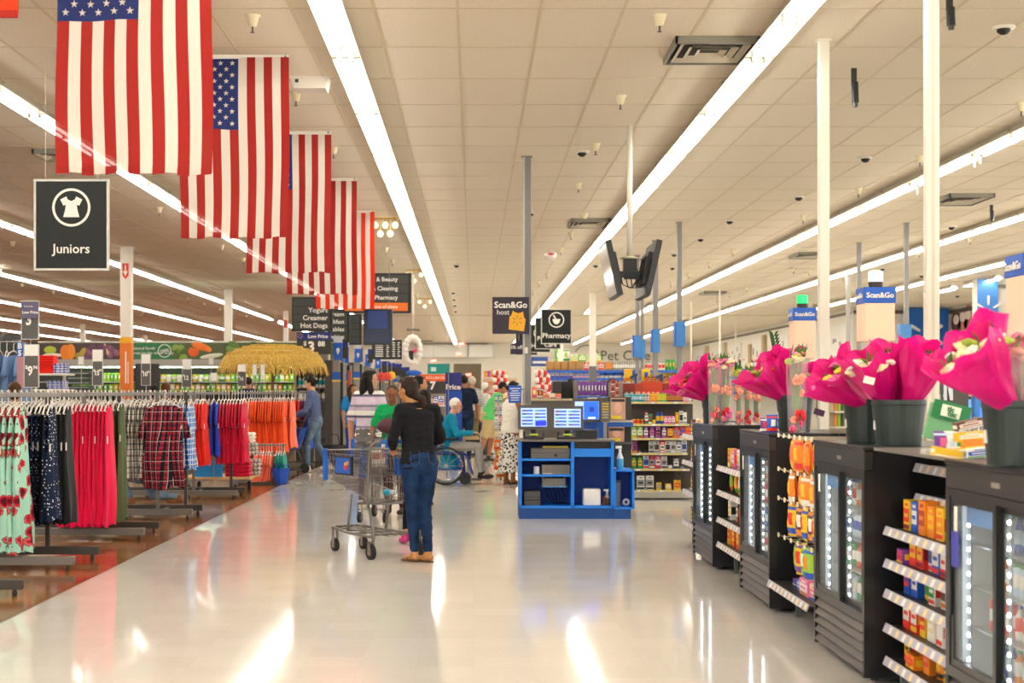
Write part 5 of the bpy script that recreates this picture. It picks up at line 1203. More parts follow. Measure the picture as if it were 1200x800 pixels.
    for (x, y, zb, r_) in ((-.245, .03, .14, .068), (.245, .03, .14, .068), (-.15, .84, .2, .06), (.15, .84, .2, .06)):
        c = MB(); c.tube([(x-.015, y, r_), (x+.015, y, r_)], r_, 20); c = c.build('wheel', RUB, t, w=False)
        MB().tube([(x-.017, y, r_), (x+.017, y, r_)], r_*.55, 16).build('hub', M('#6b4a40', .4), c, w=False)
        f = MB(); f.box(x-.024, x-.018, y-.02, y+.02, r_*.6, zb+.02).box(x+.018, x+.024, y-.02, y+.02, r_*.6, zb+.02).box(x-.024, x+.024, y-.025, y+.025, zb, zb+.02); f.build('fork', STEEL, c, w=False)
    return t
t1 = trolley('wire trolley with blue corner bumpers pushed by the shopper in black', (-.675, 13.07, 0), .60)
t2 = trolley('wire trolley with blue bumpers pushed by the woman in green', (-.92, 17.42, 0), PI-.25)
x, y = PX(453, 13.35), 13.35
t = T('bottle', 'small turquoise capped item lying in the nearest trolley', 'bottle', (x, y, .56))
MB().ell((x, y, .56), (.035, .035, .03), 12, 8).build('cap', M('#19b8d4', .3), t, smooth=True); MB().tube([(x, y, .56), (x+.08, y+.02, .56)], .022, 10).build('bottle_body', M('#e8eef0', .2), t, smooth=True)
for i, (px, c, hh, lab) in enumerate(((452, '#efe9da', .28, 'tall cream carton standing in the farther trolley'), (441, '#f2efe8', .22, 'white packet in the farther trolley'), (459, '#f6c21f', .12, 'yellow packet in the farther trolley'))):
    Y = 17.1; x = PX(px, Y); t = T('grocery_packet', lab, 'packet', (x, Y, .6)); MB().rbox(x-.05, x+.05, Y-.04, Y+.04, .6, .6+hh, .008).build('carton', M(c, .5), t); MB().box(x-.045, x+.045, Y-.043, Y-.04, .6+hh*.4, .6+hh*.7).build('label_panel', M('#c43a2a', .5), t)
t = T('handbag', 'maroon handbag held over the farther trolley handle', 'bag', (PX(455, 17.5), 17.5, .98))
m = MB(); m.ell((PX(455, 17.5), 17.45, 1.06), (.13, .08, .09), 14, 8); m.build('bag_body', M('#4d1f30', .5), t, smooth=True); MB().tube([(PX(449, 17.5), 17.45, 1.1), (PX(455, 17.5), 17.45, 1.2), (PX(461, 17.5), 17.45, 1.1)], .008, 6).build('strap', M('#3a1622', .5), t)
# ================================================================ WHEELCHAIR (facing +X)
t = T('wheelchair', 'black and blue wheelchair carrying the elderly man', 'wheelchair', (wx, WY, 0))
WB = M('#1b1b1e', .4); WBL = M('#1c3f9a', .35, .3)
def torus(m, c, Rr, r, n=28, k=6):
    for i in range(n):
        a, b = 2*PI*i/n, 2*PI*(i+1)/n
        m.tube([(c[0]+Rr*math.cos(a), c[1], c[2]+Rr*math.sin(a)), (c[0]+Rr*math.cos(b), c[1], c[2]+Rr*math.sin(b))], r, k, cap=False)
for sy in (-1, 1):
    y = WY+sy*.27; m = MB(); torus(m, (wx, y, .30), .285, .016); wv = m.build('drive_wheel', WB, t)
    m = MB(); torus(m, (wx, y+sy*.03, .30), .25, .006); m.build('push_rim', CHROME, wv)
    m = MB()
    for k in range(10): m.tube([(wx, y, .30), (wx+.28*math.cos(k*PI/5), y, .30+.28*math.sin(k*PI/5))], .004, 4)
    m.tube([(wx, y-.03, .3), (wx, y+.03, .3)], .03, 10); m.build('spoke', STEEL, wv, kind='stuff')
    m = MB(); m.tube([(wx-.22, y-sy*.05, .95), (wx-.16, y-sy*.05, .93), (wx-.14, y-sy*.05, .5), (wx+.25, y-sy*.05, .5), (wx+.32, y-sy*.05, .45), (wx+.42, y-sy*.05, .16)], .012, 6); m.tube([(wx-.12, y-sy*.05, .25), (wx+.28, y-sy*.05, .25)], .012, 6); m.tube([(wx+.27, y-sy*.05, .5), (wx+.30, y-sy*.05, .14)], .012, 6); m.build('side_frame', WBL, t, kind='stuff')
    m = MB(); m.rbox(wx-.12, wx+.2, y-sy*.05-.03, y-sy*.05+.03, .70, .735, .01); m.build('armrest', WB, t)
    MB().tube([(wx+.30, y-sy*.05-.015, .09), (wx+.30, y-sy*.05+.015, .09)], .09, 18).build('caster', WB, t)
    MB().box(wx+.40, wx+.56, WY+sy*.12-.06, WY+sy*.12+.06, .07, .085).build('footplate', WB, t)
MB().rbox(wx-.16, wx+.26, WY-.2, WY+.2, .47, .52, .01).build('seat', WB, t); MB().rbox(wx-.17, wx-.14, WY-.2, WY+.2, .52, .92, .008).build('backrest', WB, t)
t = T('lap_bag', 'tan and black bag on the lap of the man in the wheelchair', 'bag', (wx+.38, WY, .69))
MB().rbox(wx+.28, wx+.52, WY-.1, WY+.1, .69, .76, .02).build('bag_body', M('#c9a878', .6), t); MB().rbox(wx+.3, wx+.53, WY-.105, WY+.105, .66, .70, .01).build('bag_base', M('#17171a', .5), t)
# stroller pushed by the woman in slate blue
SY = 26.8; sx0 = PX(344, SY); t = T('stroller', 'dark stroller with a blue seat at the end of the racks', 'stroller', (sx0, SY, 0))
for dx, dy in ((-.2, -.2), (-.2, .2), (.22, -.2), (.22, .2)):
    m = MB(); m.tube([(sx0+dx, SY+dy-.015, .09), (sx0+dx, SY+dy+.015, .09)], .09, 16); m.build('wheel', RUB, t)
for dy in (-.2, .2):
    m = MB(); m.tube([(sx0+.22, SY+dy, .12), (sx0+.05, SY+dy, .5), (sx0+.25, SY+dy, 1.02)], .012, 6); m.tube([(sx0-.2, SY+dy, .12), (sx0+.08, SY+dy, .55)], .012, 6); m.build('side_frame', M('#3b3b3f', .4), t, kind='stuff')
MB().tube([(sx0+.25, SY-.2, 1.02), (sx0+.25, SY+.2, 1.02)], .016, 8).build('handlebar', RUB, t)
m = MB(); m.prism([(sx0-.12, .42), (sx0+.1, .42), (sx0+.24, .8), (sx0+.16, .82), (sx0+.04, .52), (sx0-.12, .5)], SY-.16, SY+.16); m.build('seat', M('#1f55b8', .6), t)
m = MB(); m.grid(lambda u, v: Vector((sx0+.12+.22*math.cos(PI*.35+u*PI*.6), SY-.18+.36*v, .72+.22*math.sin(PI*.35+u*PI*.6))), 10, 2); m.build('canopy', M('#4a4a50', .7), t, smooth=True)
person('small child in blue sitting in the stroller with tan trousers', sx0+.06, SY-.0, .9, 1.45, '#1f55b8', '#c49a5c', '#5a3a20', '#d8a684', .8, .95, '#f0ece4', 'short', vox=.012, child=True,
    J=dict(pel=(0, 0, .93), hiL=(-.09, .04, .9), hiR=(.09, .04, .9), knL=(-.12, .4, .88), knR=(.12, .4, .86), anL=(-.14, .6, .55), anR=(.12, .55, .5)), z=.05)
# ================================================================ GOODS LIBRARY
_pk = {}
def pk(kind, c1, c2='#f2efe8', c3='#f2c21f'):
    """prototype of a small packaged good; base at z=0, front facing -Y"""
    k = (kind, c1, c2, c3)
    if k in _pk: return _pk[k]
    ms = [M(c1, .4), M(c2, .45), M(c3, .45), M('#2a2a2a', .4)]
    w_, d, h = dict(carton=(.10, .06, .15), tall_box=(.075, .05, .19), small_box=(.08, .08, .085), tray=(.16, .12, .07), blister=(.085, .03, .16), tin=(.07, .07, .1), bottle=(.065, .065, .2), jug=(.12, .1, .24), can=(.066, .066, .125), bag=(.16, .06, .22), crate=(.5, .35, .28), tub=(.11, .11, .09), sack=(.3, .14, .4))[kind]
    m = MB()
    if kind in ('carton', 'tall_box', 'small_box', 'tray', 'blister', 'crate'):
        m.rbox(-w_/2, w_/2, -d/2, d/2, 0, h, .003 if kind != 'crate' else .006, 0)
        e = .0012
        m.box(-w_*.42, w_*.42, -d/2-e, -d/2, h*.28, h*.72, 1); m.box(-w_*.5+.004, w_*.5-.004, -d/2-e, -d/2, h*.06, h*.2, 2); m.box(-w_*.3, w_*.3, -d/2-e*1.6, -d/2-e, h*.44, h*.56, 0 if kind != 'blister' else 3)
        m.box(-w_*.2, w_*.25, -d/2-e, -d/2, h*.8, h*.9, 1); m.box(-w_/2-e, -w_/2, -d*.4, d*.4, h*.3, h*.7, 2); m.box(w_/2, w_/2+e, -d*.4, d*.4, h*.3, h*.7, 2)
    elif kind in ('bottle', 'jug'):
        r = w_/2; m.lathe([(r*.9, 0), (r, .01), (r, h*.25), (r*1.02, h*.26), (r*1.02, h*.55), (r, h*.56), (r*.95, h*.66), (r*.42, h*.85), (r*.4, h*.9), (r*.45, h*.9), (r*.45, h)], (0,0,0), 12, ms=[0,0,0,1,1,1,0,0,0,2])
    elif kind in ('can', 'tin', 'tub'):
        r = w_/2; m.lathe([(r*.9, 0), (r, .006), (r, h*.3), (r*1.005, h*.31), (r*1.005, h*.7), (r, h*.71), (r, h*.93), (r*.86, h)], (0,0,0), 12, ms=[0,0,0,1,1,0,2])
    elif kind in ('bag', 'sack'):
        def pt(u, v, s):
            b = d/2*(math.sin(PI*u)*math.sin(PI*v))**.5*s; return Vector(((u-.5)*w_*(1-.06*math.sin(PI*v)), b+.004*math.sin(u*17+v*9), v*h))
        def mf(i, j): return 1 if (3 <= i <= 6 and 4 <= j <= 7) else (2 if j in (1, 2) or j == 9 else 0)
        m.grid(lambda u, v: pt(u, v, -1), 10, 11, mf=mf); m.grid(lambda u, v: pt(1-u, v, 1), 10, 11)
    nm = dict(carton='snack_carton', tall_box='tall_carton', small_box='small_carton', tray='candy_tray', blister='blister_pack', tin='tin', bottle='bottle', jug='jug', can='can', bag='snack_bag', crate='cardboard_box', tub='tub', sack='sack')[kind]
    me = m.mesh(nm, ms, smooth=kind in ('bottle', 'jug', 'can', 'tin', 'tub', 'bag', 'sack')); _pk[k] = (me, w_, nm); return _pk[k]
CN = {'#e8352a': 'red', '#f08a1e': 'orange', '#f3c51e': 'yellow', '#1f57c0': 'blue', '#f1eee6': 'white', '#2fa04a': 'green', '#7a3fa0': 'purple', '#20b2b8': 'turquoise', '#e86aa0': 'pink', '#5a3422': 'brown', '#242424': 'black', '#9acb3a': 'lime', '#b98a4e': 'kraft', '#8f949c': 'grey', '#c9dff0': 'pale blue', '#e6d7b0': 'cream', '#8a1c2c': 'dark red'}
CI = {v: k for k, v in CN.items()}
def put(kind, col, x, y, z, rz, label, cat, group=None, c2='#f2efe8', c3='#f3c51e', sc_=1.0, rot=None, sz=None):
    me, w_, nm = pk(kind, CI.get(col, col), c2, c3)
    o = bpy.data.objects.new(nm, me); C.objects.link(o); o.location = (x, y, z); o.rotation_euler = rot or (0, 0, rz); o.scale = sz or (sc_,)*3
    return tag(o, label, cat, group)
NOUN = dict(carton='snack carton', tall_box='tall carton', small_box='small carton', tray='candy tray', blister='blister pack', tin='tin', bottle='bottle', jug='jug', can='can', bag='snack bag', crate='cardboard box', tub='tub', sack='sack')
CAT = dict(carton='carton', tall_box='carton', small_box='carton', tray='tray', blister='packet', tin='tin', bottle='bottle', jug='jug', can='can', bag='bag', crate='box', tub='tub', sack='sack')
def row(specs, a, b, z, where, facing='y', fix=0.0, group=None, jit=.001, sc_=1.0, end='left'):
    """specs: list of (kind, colour, c2, c3[, scale]); spread between a and b along x (facing y) or y (facing x)"""
    n = len(specs); cnt = {}
    tot = {}
    for s in specs: tot[(s[1], s[0])] = tot.get((s[1], s[0]), 0)+1
    for i, s in enumerate(specs):
        p = a+(b-a)*(i+.5)/n; k = (s[1], s[0]); cnt[k] = cnt.get(k, 0)+1
        q = s[4]*sc_ if len(s) > 4 else sc_; jr = .2 if s[0] in ('bag', 'sack') else .03; wq = min(q, abs(b-a)/n*.93/pk(s[0], CI.get(s[1], s[1]), s[2], s[3])[1])
        lab = '%s %s %s' % (s[1], NOUN[s[0]], where)
        if tot[k] > 1: lab += ', %s from %s' % (ordn(cnt[k]-1), end)
        while len(lab.split()) > 15 and ' the ' in lab: lab = lab.replace(' the ', ' ', 1)
        x, y = (p, fix) if facing == 'y' else (fix, p)
        put(s[0], s[1], x+R.uniform(-jit, jit), y+R.uniform(-jit, jit), z, (0 if facing == 'y' else -PI/2)+R.uniform(-jr, jr), lab, CAT[s[0]], group or ('goods '+where), s[2] if len(s) > 2 else '#f2efe8', s[3] if len(s) > 3 else '#f3c51e', sz=(wq, q, q))
# ================================================================ DRINK COOLERS (front faces -X)
CB = M('#141415', .35); CG = M('#56514c', .4, .3); CF = M('#20211f', .3); LED = M('#e8f6ff', .5, emit=12.0)
LINER = M('#cfd9dd', .5)
def cooler():
    t = T('drink_cooler', 'x', 'cooler'); D, L, Ht = .62, 1.1, 1.19
    m = MB(); m.box(.05, D, 0, .025, .03, Ht-.02).box(.05, D, L-.025, L, .03, Ht-.02).box(D-.03, D, .025, L-.025, .03, Ht-.02).box(.05, D-.03, .025, L-.025, .28, .32); m.build('cabinet', CB, t, w=False)
    MB().rbox(-.005, D+.005, -.005, L+.005, Ht-.022, Ht, .004).build('top_panel', M('#1a1b1b', .3), t, w=False)
    hd = MB().rbox(.0, .05, 0, L, 1.07, Ht-.022, .004).build('header_panel', M('#2b2926', .35), t, w=False)
    MB().box(-.003, .0, L*.42, L*.50, 1.105, 1.125).build('badge', M('#b9b4aa', .3, .6), hd, w=False)
    m = MB(); m.box(D-.04, D-.03, .03, L-.03, .32, 1.15).box(.06, D-.03, .028, .032, .32, 1.15).box(.06, D-.03, L-.032, L-.028, .32, 1.15).box(.06, D-.03, .03, L-.03, 1.14, 1.15).box(.06, D-.03, .03, L-.03, .32, .325); m.build('inner_liner', LINER, t, w=False)
    # frame
    m = MB(); m.box(.0, .05, 0, .05, .3, 1.07).box(.0, .05, L-.05, L, .3, 1.07).box(.0, .05, .05, L-.05, .3, .345).box(0, .05, .05, L-.05, 1.04, 1.07); m.build('door_surround', CF, t, w=False)
    for (y0, y1, xo, nm) in ((.05, .58, .03, 0), (.52, L-.05, .005, 1)):
        d = MB(); f = .035; d.box(xo, xo+.02, y0, y0+f, .345, 1.04).box(xo, xo+.02, y1-f, y1, .345, 1.04).box(xo, xo+.02, y0+f, y1-f, .345, .375).box(xo, xo+.02, y0+f, y1-f, 1.01, 1.04); d = d.build('door', CF, t, w=False)
        MB().box(xo+.007, xo+.013, y0+f, y1-f, .375, 1.01).build('glass_pane', GLASS, d, w=False)
        MB().rbox(xo-.012, xo, (y1-f if nm else y0)+.004, (y1 if nm else y0+f)-.004, .55, .85, .004).build('handle', M('#0e1413', .3), d, w=False)
    for k in range(5):
        z = .055+.05*k; m = MB(); m.add([(-.004,0.03,z),(.03,.03,z+.045),(.034,.03,z+.04),(.0,.03,z-.005),(-.004,L-.03,z),(.03,L-.03,z+.045),(.034,L-.03,z+.04),(.0,L-.03,z-.005)], [(0,1,5,4),(1,2,6,5),(2,3,7,6),(3,0,4,7),(0,3,2,1),(4,5,6,7)]); m.build('louvre', CG, t, w=False)
    MB().box(.035, .05, .02, L-.02, .03, .3).box(.0, .05, .0, .03, .03, .3).box(0, .05, L-.03, L, .03, .3).build('louvre_backing', CB, t, w=False)
    for yy in (.1, L-.1):
        for xx in (.08, D-.08): MB().lathe([(.02, 0), (.02, .03)], (xx, yy, 0), 8).build('foot', CB, t, w=False)
    for z in (.50, .67, .84, .99 if 0 else 1.0):
        MB().box(.10, D-.05, .035, L-.035, z-.008, z).build('shelf', M('#aab2b4', .3, .4), t, w=False)
        pass
    for yy in (.065, .545, L-.065-.03):
        m = MB(); 
        for k in range(13): m.box(.064, .07, yy+.003, yy+.015, .365+.05*k, .379+.05*k)
        s = m.build('led', LED, t, w=False, kind='stuff'); MB().box(.070, .078, yy-.004, yy+.022, .34, 1.02).build('led_strip', M('#8f989c', .4), t, w=False)
    return t
pc = Proto(cooler()); COOL = []
names = ['drink cooler farthest from the camera, left of the row', 'second farthest drink cooler with a bucket of pink bouquets on it', 'drink cooler with two dark buckets of pink bouquets on it', 'nearest drink cooler, cut off by the right edge of the view']
for i, yn in enumerate((12.2, 9.86, 7.47, 5.08)):
    pc.put((1.96, yn, 0), 0, names[i]); COOL.append(yn)
nick = ['farthest cooler', 'second farthest cooler', 'two-bucket cooler', 'nearest cooler']
pal = [('blue', '#c9dff0', '#1f57c0'), ('green', '#f1eee6', '#2fa04a'), ('red', '#f1eee6', '#e8352a'), ('pale blue', '#1f57c0', '#f1eee6'), ('orange', '#f1eee6', '#2fa04a'), ('white', '#e8352a', '#1f57c0'), ('pale blue', '#f1eee6', '#2fa04a')]
for i, yn in enumerate(COOL):
    for si, z in enumerate((.326, .50, .67, .84)):
        c = [pal[(i*2+si) % 7], pal[(i*3+si+2) % 7], pal[(si*2+i+4) % 7]]
        specs = []
        for k in range(11): q = c[(k//4) % 3]; specs.append(('bottle' if (si+k//4) % 3 else 'can', q[0], q[1], q[2], .68 if (si+k//4) % 3 else 1.0))
        row(specs, yn+.10, yn+1.0, z, 'on the %s shelf of the %s' % (['bottom', 'third', 'second', 'upper'][si], nick[i]), 'x', 1.96+.17, end='front', jit=.003)
    # printed strip on the glass & blue header picture inside
    MB().box(1.955+.06, 1.955+.064, yn+.6, yn+1.0, .93, 1.01).build('picture_card', M('#1c86d8', .4), label='blue picture card inside the %s at the top' % nick[i], cat='card')
    MB().box(1.962, 1.964, yn+.96, yn+1.0, .90, 1.0).build('door_sticker', M('#f4eedf', .5), label='cream sticker high on the glass of the %s' % nick[i], cat='sticker')
x = 1.957; MB().box(x, x+.003, COOL[3]+.93, COOL[3]+1.02, .755, .90).build('door_sticker', M('#3a3fa8', .4), label='purple-blue sticker on the glass of the nearest cooler', cat='sticker')
# ================================================================ SNACK RACKS BETWEEN THE COOLERS
def snack_rack(yn, yf, name, levels, top=1.19, hooks=None):
    t = T('snack_rack', 'black snack rack '+name, 'rack', (2.2, (yn+yf)/2, 0))
    MB().box(2.44, 2.47, yn, yf, .05, top).build('back_panel', CB, t)
    for y in (yn+.01, yf-.03): MB().box(2.40, 2.44, y, y+.02, 0, top).build('upright', CB, t)
    for (z, xf) in levels:
        s = MB().box(xf, 2.44, yn, yf, z-.012, z).build('shelf', M('#2b2a2a', .4), t)
        g = MB(); g.add([(xf-.012,yn,z-.03),(xf-.012,yf,z-.03),(xf+.004,yf,z+.012),(xf+.004,yn,z+.012),(xf-.006,yn,z-.032),(xf-.006,yf,z-.032),(xf+.010,yf,z+.010),(xf+.010,yn,z+.010)], [(0,3,2,1),(4,5,6,7),(0,1,5,4),(2,3,7,6),(0,4,7,3),(1,2,6,5)])
        st = g.build('price_strip', M('#b9b6c2', .4), s)
        tg = MB(); n = int((yf-yn)/.11)
        for k in range(n):
            y = yn+.03+(yf-yn-.06)*k/n
            tg.add([(xf-.0125,y,z-.026),(xf-.0125,y+.045,z-.026),(xf+.0015,y+.045,z+.006),(xf+.0015,y,z+.006)], [(0,3,2,1)], k % 2)
        tg.build('price_tag', [M('#f3d9a0', .5), M('#f0ece2', .5)], st, kind='stuff')
    for xx in (2.1,): MB().box(xx, xx+.03, yf-.12, yf-.09, 0, levels[-1][0]-.012).build('leg', M('#6d7470', .4, .4), t)
    return t
L4 = [(.787, 2.05), (.625, 2.05), (.475, 2.05), (.305, 2.05), (.14, 2.05)]
snack_rack(6.24, 7.42, 'between the two-bucket cooler and the nearest cooler', [(1.10, 2.2), (.95, 2.2)]+L4)
W = 'between two nearest coolers'
Rr_ = [
 [('carton', 'yellow', '#e8352a', '#8a1c2c'), ('carton', 'blue', '#f1eee6', '#1f57c0'), ('carton', 'orange', '#b4440f', '#f08a1e', 1.1), ('carton', 'orange', '#f3c51e', '#f08a1e'), ('carton', 'yellow', '#f08a1e', '#e8352a'), ('tall_box', 'orange', '#e8352a', '#f3c51e', .7), ('carton', 'orange', '#f1d9b0', '#e8352a'), ('carton', 'red', '#f1eee6', '#f08a1e')],
 [('tray', 'purple', '#e8352a', '#f3c51e', .9), ('carton', 'red', '#f3c51e', '#e8352a', .9), ('carton', 'red', '#f3c51e', '#8a1c2c', .9), ('blister', 'white', '#1f57c0', '#e8352a', .8), ('carton', 'blue', '#f1eee6', '#e8352a', .9), ('carton', 'red', '#f1eee6', '#8a1c2c', .85), ('carton', 'red', '#8a1c2c', '#f1eee6', .9), ('carton', 'dark red', '#f1eee6', '#e8352a', .8), ('blister', 'brown', '#f1eee6', '#e8352a', .7)],
 [('carton', 'blue', '#e8352a', '#1f57c0', .85), ('carton', 'blue', '#f1eee6', '#1f57c0', .85), ('bag', 'green', '#5a3422', '#f3c51e', .5), ('carton', 'white', '#2fa04a', '#e8352a', .8), ('blister', 'white', '#5a3422', '#f08a1e', .8), ('carton', 'brown', '#f3c51e', '#242424', .75), ('tray', 'brown', '#f1eee6', '#f3c51e', .8), ('carton', 'yellow', '#e8352a', '#5a3422', .75)],
 [('carton', 'red', '#f1eee6', '#e8352a', .95), ('carton', 'red', '#f1eee6', '#f3c51e', .95), ('carton', 'yellow', '#e8352a', '#f3c51e', .8), ('carton', 'white', '#e6d7b0', '#f1eee6', .9), ('carton', 'white', '#f1eee6', '#e8352a', .9), ('carton', 'white', '#f1eee6', '#f1eee6', .9), ('tray', 'brown', '#f1eee6', '#242424', .7), ('tall_box', 'orange', '#f3c51e', '#e8352a', .7)],
 [('carton', 'brown', '#f3c51e', '#e8352a', .85), ('tray', 'orange', '#e8352a', '#f3c51e', .9), ('carton', 'orange', '#e8352a', '#f08a1e', .8), ('bag', 'orange', '#f3c51e', '#242424', .5), ('carton', 'yellow', '#242424', '#f3c51e', .75), ('carton', 'black', '#f3c51e', '#f1eee6', .7), ('carton', 'white', '#8f949c', '#242424', .7)]]
for k, (sp_, (z, xf)) in enumerate(zip(Rr_, L4)):
    row(sp_[::-1], 6.32, 7.36, z, 'on the %s snack shelf %s' % (['top', 'second', 'third', 'fourth', 'bottom'][k], W), 'x', xf+.10, end='near end', sc_=1.0 if k == 0 else 1.12)
    row([s for s in sp_ if s[0] != 'bag'][:5], 6.4, 7.3, z, 'behind the front row of the %s snack shelf' % ['top', 'second', 'third', 'fourth', 'bottom'][k], 'x', xf+.24, end='near end')
row([('bag', 'yellow', '#f1eee6', '#e86aa0', .45), ('blister', 'pink', '#f1eee6', '#f3c51e', .6)], 6.26, 6.5, 1.10, 'on the narrow shelf behind the nearest cooler', 'x', 2.27)
row([('blister', 'cream', '#5a3422', '#f3c51e', .5), ('blister', 'brown', '#f3c51e', '#f1eee6', .5)], 6.26, 6.5, .95, 'on the lower narrow shelf behind the nearest cooler', 'x', 2.27)
# hook rack between coolers 2 and 3
t = snack_rack(8.63, 9.80, 'with peg hooks and orange chip bags between two coolers', [(.22, 1.94)])
def hooks(y0, y1, z, n, nm):
    h = T('peg_hooks', nm, 'hook', (2.2, (y0+y1)/2, z))
    for k in range(n):
        y = y0+(y1-y0)*k/(n-1)
        MB().tube([(2.44, y, z), (2.02, y, z), (1.99, y, z+.02)], .004, 5).build('hook', CHROME, h)
        MB().box(1.985, 1.99, y-.02, y+.02, z, z+.028).build('price_tag', M('#efe2bd', .5), h)
hooks(8.75, 9.7, 1.17, 7, 'upper row of chrome peg hooks beside the two-bucket cooler')
hooks(8.75, 9.7, .95, 6, 'second row of chrome peg hooks above orange bags')
hooks(8.75, 9.7, .76, 6, 'third row of chrome peg hooks beside the two-bucket cooler')
hooks(8.75, 9.7, .52, 6, 'lowest row of chrome peg hooks beside the two-bucket cooler')
def bags(z, y0, n, cols, nm, xs=2.06, s=.95):
    for k in range(n):
        c = cols[k % len(cols)]
        put('bag', c[0], xs+R.uniform(-.02, .03), y0+.155*k, z, -PI/2+R.uniform(-.3, .3), '%s chip bag hanging %s, %s from the near end' % (c[0], nm, ordn(k)), 'bag', 'chip bags hanging '+nm, c[1], c[2], s)
bags(.96, 8.75, 6, [('orange', '#f3c51e', '#e8352a'), ('orange', '#e8352a', '#f3c51e')], 'on the top hooks')
bags(.74, 8.75, 6, [('orange', '#e8352a', '#f3c51e'), ('orange', '#f3c51e', '#f1eee6')], 'on the second hooks')
bags(.54, 8.75, 6, [('brown', '#f1eee6', '#f08a1e'), ('yellow', '#e8352a', '#1f57c0')], 'on the third hooks')
bags(.31, 8.75, 6, [('green', '#f1eee6', '#9acb3a'), ('yellow', '#e8352a', '#7a3fa0'), ('lime', '#f08a1e', '#1f57c0')], 'on the lowest hooks')
row([('tray', 'cream', '#e86aa0', '#1f57c0', 1.4), ('tray', 'pink', '#f1eee6', '#b98a4e', 1.5), ('tray', 'blue', '#c9dff0', '#1f57c0', 1.0), ('tray', 'purple', '#1f57c0', '#f1eee6', .6)], 8.7, 9.7, .22, 'on the low shelf beside the two-bucket cooler', 'x', 2.1)
# rack between coolers 1 and 2
snack_rack(11.0, 12.1, 'between the farthest and second farthest coolers', [(.86, 1.98), (.66, 1.98), (.44, 1.98), (.24, 1.98)])
row([('blister', 'white', '#e86aa0', '#e8352a'), ('blister', 'purple', '#f1eee6', '#e86aa0'), ('carton', 'white', '#f3c51e', '#e86aa0'), ('carton', 'pink', '#f1eee6', '#e8352a'), ('carton', 'yellow', '#e8352a', '#f1eee6')], 11.05, 12.05, .86, 'on the top shelf between the farthest coolers', 'x', 2.08)
row([('bag', 'yellow', '#2fa04a', '#e8352a', .75), ('bag', 'lime', '#f3c51e', '#2fa04a', .75), ('bag', 'yellow', '#f1eee6', '#2fa04a', .75), ('bag', 'orange', '#f3c51e', '#2fa04a', .75), ('bag', 'lime', '#f3c51e', '#e8352a', .75)], 11.05, 12.05, .66, 'on the second shelf between the farthest coolers', 'x', 2.08)
row([('carton', 'yellow', '#f3c51e', '#f08a1e'), ('carton', 'yellow', '#f08a1e', '#e8352a'), ('blister', 'brown', '#f1eee6', '#e8352a'), ('carton', 'white', '#f3c51e', '#242424')], 11.05, 12.05, .44, 'on the third shelf between the farthest coolers', 'x', 2.08)
row([('carton', 'orange', '#f3c51e', '#e8352a', 1.1), ('carton', 'red', '#f08a1e', '#f3c51e', 1.1), ('carton', 'orange', '#f3c51e', '#e8352a', 1.1), ('carton', 'red', '#f3c51e', '#f08a1e', 1.1), ('carton', 'yellow', '#e8352a', '#f08a1e', 1.1)], 11.05, 12.05, .24, 'on the bottom shelf between the farthest coolers', 'x', 2.08)
# rack beyond cooler 1
snack_rack(13.42, 14.4, 'beyond the farthest cooler, its shelf ends showing', [(1.05, 2.02), (.80, 2.02), (.52, 2.02), (.22, 2.02)])
for z, nm, c in ((1.05, 'top', 'cream'), (.80, 'second', 'red'), (.52, 'third', 'pink'), (.22, 'bottom', 'yellow')):
    row([('carton', c, '#f1eee6', '#e8352a'), ('carton', 'orange', '#f3c51e', '#e8352a'), ('blister', 'white', '#e86aa0', '#1f57c0'), ('carton', 'brown', '#f3c51e', '#f1eee6')], 13.5, 14.3, z, 'on the %s shelf beyond the farthest cooler' % nm, 'x', 2.11)
# goods on top of the racks near the nearest cooler
t = T('mint_display', 'green display card reading tic tac standing behind the nearest cooler', 'display', (2.09, 6.62, 1.19))
rot = Matrix.Rotation(.25, 3, 'Y')
c = P(1108, 497, 6.62)
MB().cbox((c.x, c.y, c.z), (.17, .03, .16), rot).build('backing', M('#6fae7c', .4), t)
MB().cbox((c.x+.02, c.y-.02, c.z+.055), (.17, .01, .08), rot).build('header_card', M('#0f7a3c', .4), t)
MB().cbox((c.x+.015, c.y-.028, c.z+.056), (.085, .004, .052), rot).build('logo_panel', M('#e9efdc', .4), t)
text('tic', c.x+.015, c.y-.033, c.z+.066, .034, M('#0f7a3c', .4), t, bold=.03, rot=(0, .25, 0)); text('tac', c.x+.02, c.y-.033, c.z+.044, .034, M('#0f7a3c', .4), t, bold=.03, rot=(0, .25, 0))
MB().box(2.0, 2.25, 6.58, 6.66, 1.19, 1.21).build('stand', M('#c8c8c0', .4), t)
MB().box(1.99, 2.44, 6.25, 7.4, 1.175, 1.19).build('top_shelf', M('#8f8a84', .3, .4), label='grey shelf top between the two nearest coolers', cat='shelf')
for k, (px, py, cc, c2, lab) in enumerate(((1104, 520, 'purple', '#e86aa0', 'purple-pink mint packet under the green display card'), (1116, 518, 'white', '#c9dff0', 'white and lilac candy packet beside the purple one'), (1124, 512, 'white', '#2fa04a', 'white wrapped gum packet leaning behind the yellow bars'))):
    q = P(px, py, 6.5); put('bag', cc, q.x, q.y, 1.19, .1, lab, 'packet', 'loose sweets behind the nearest cooler', c2, '#c9dff0', .48)
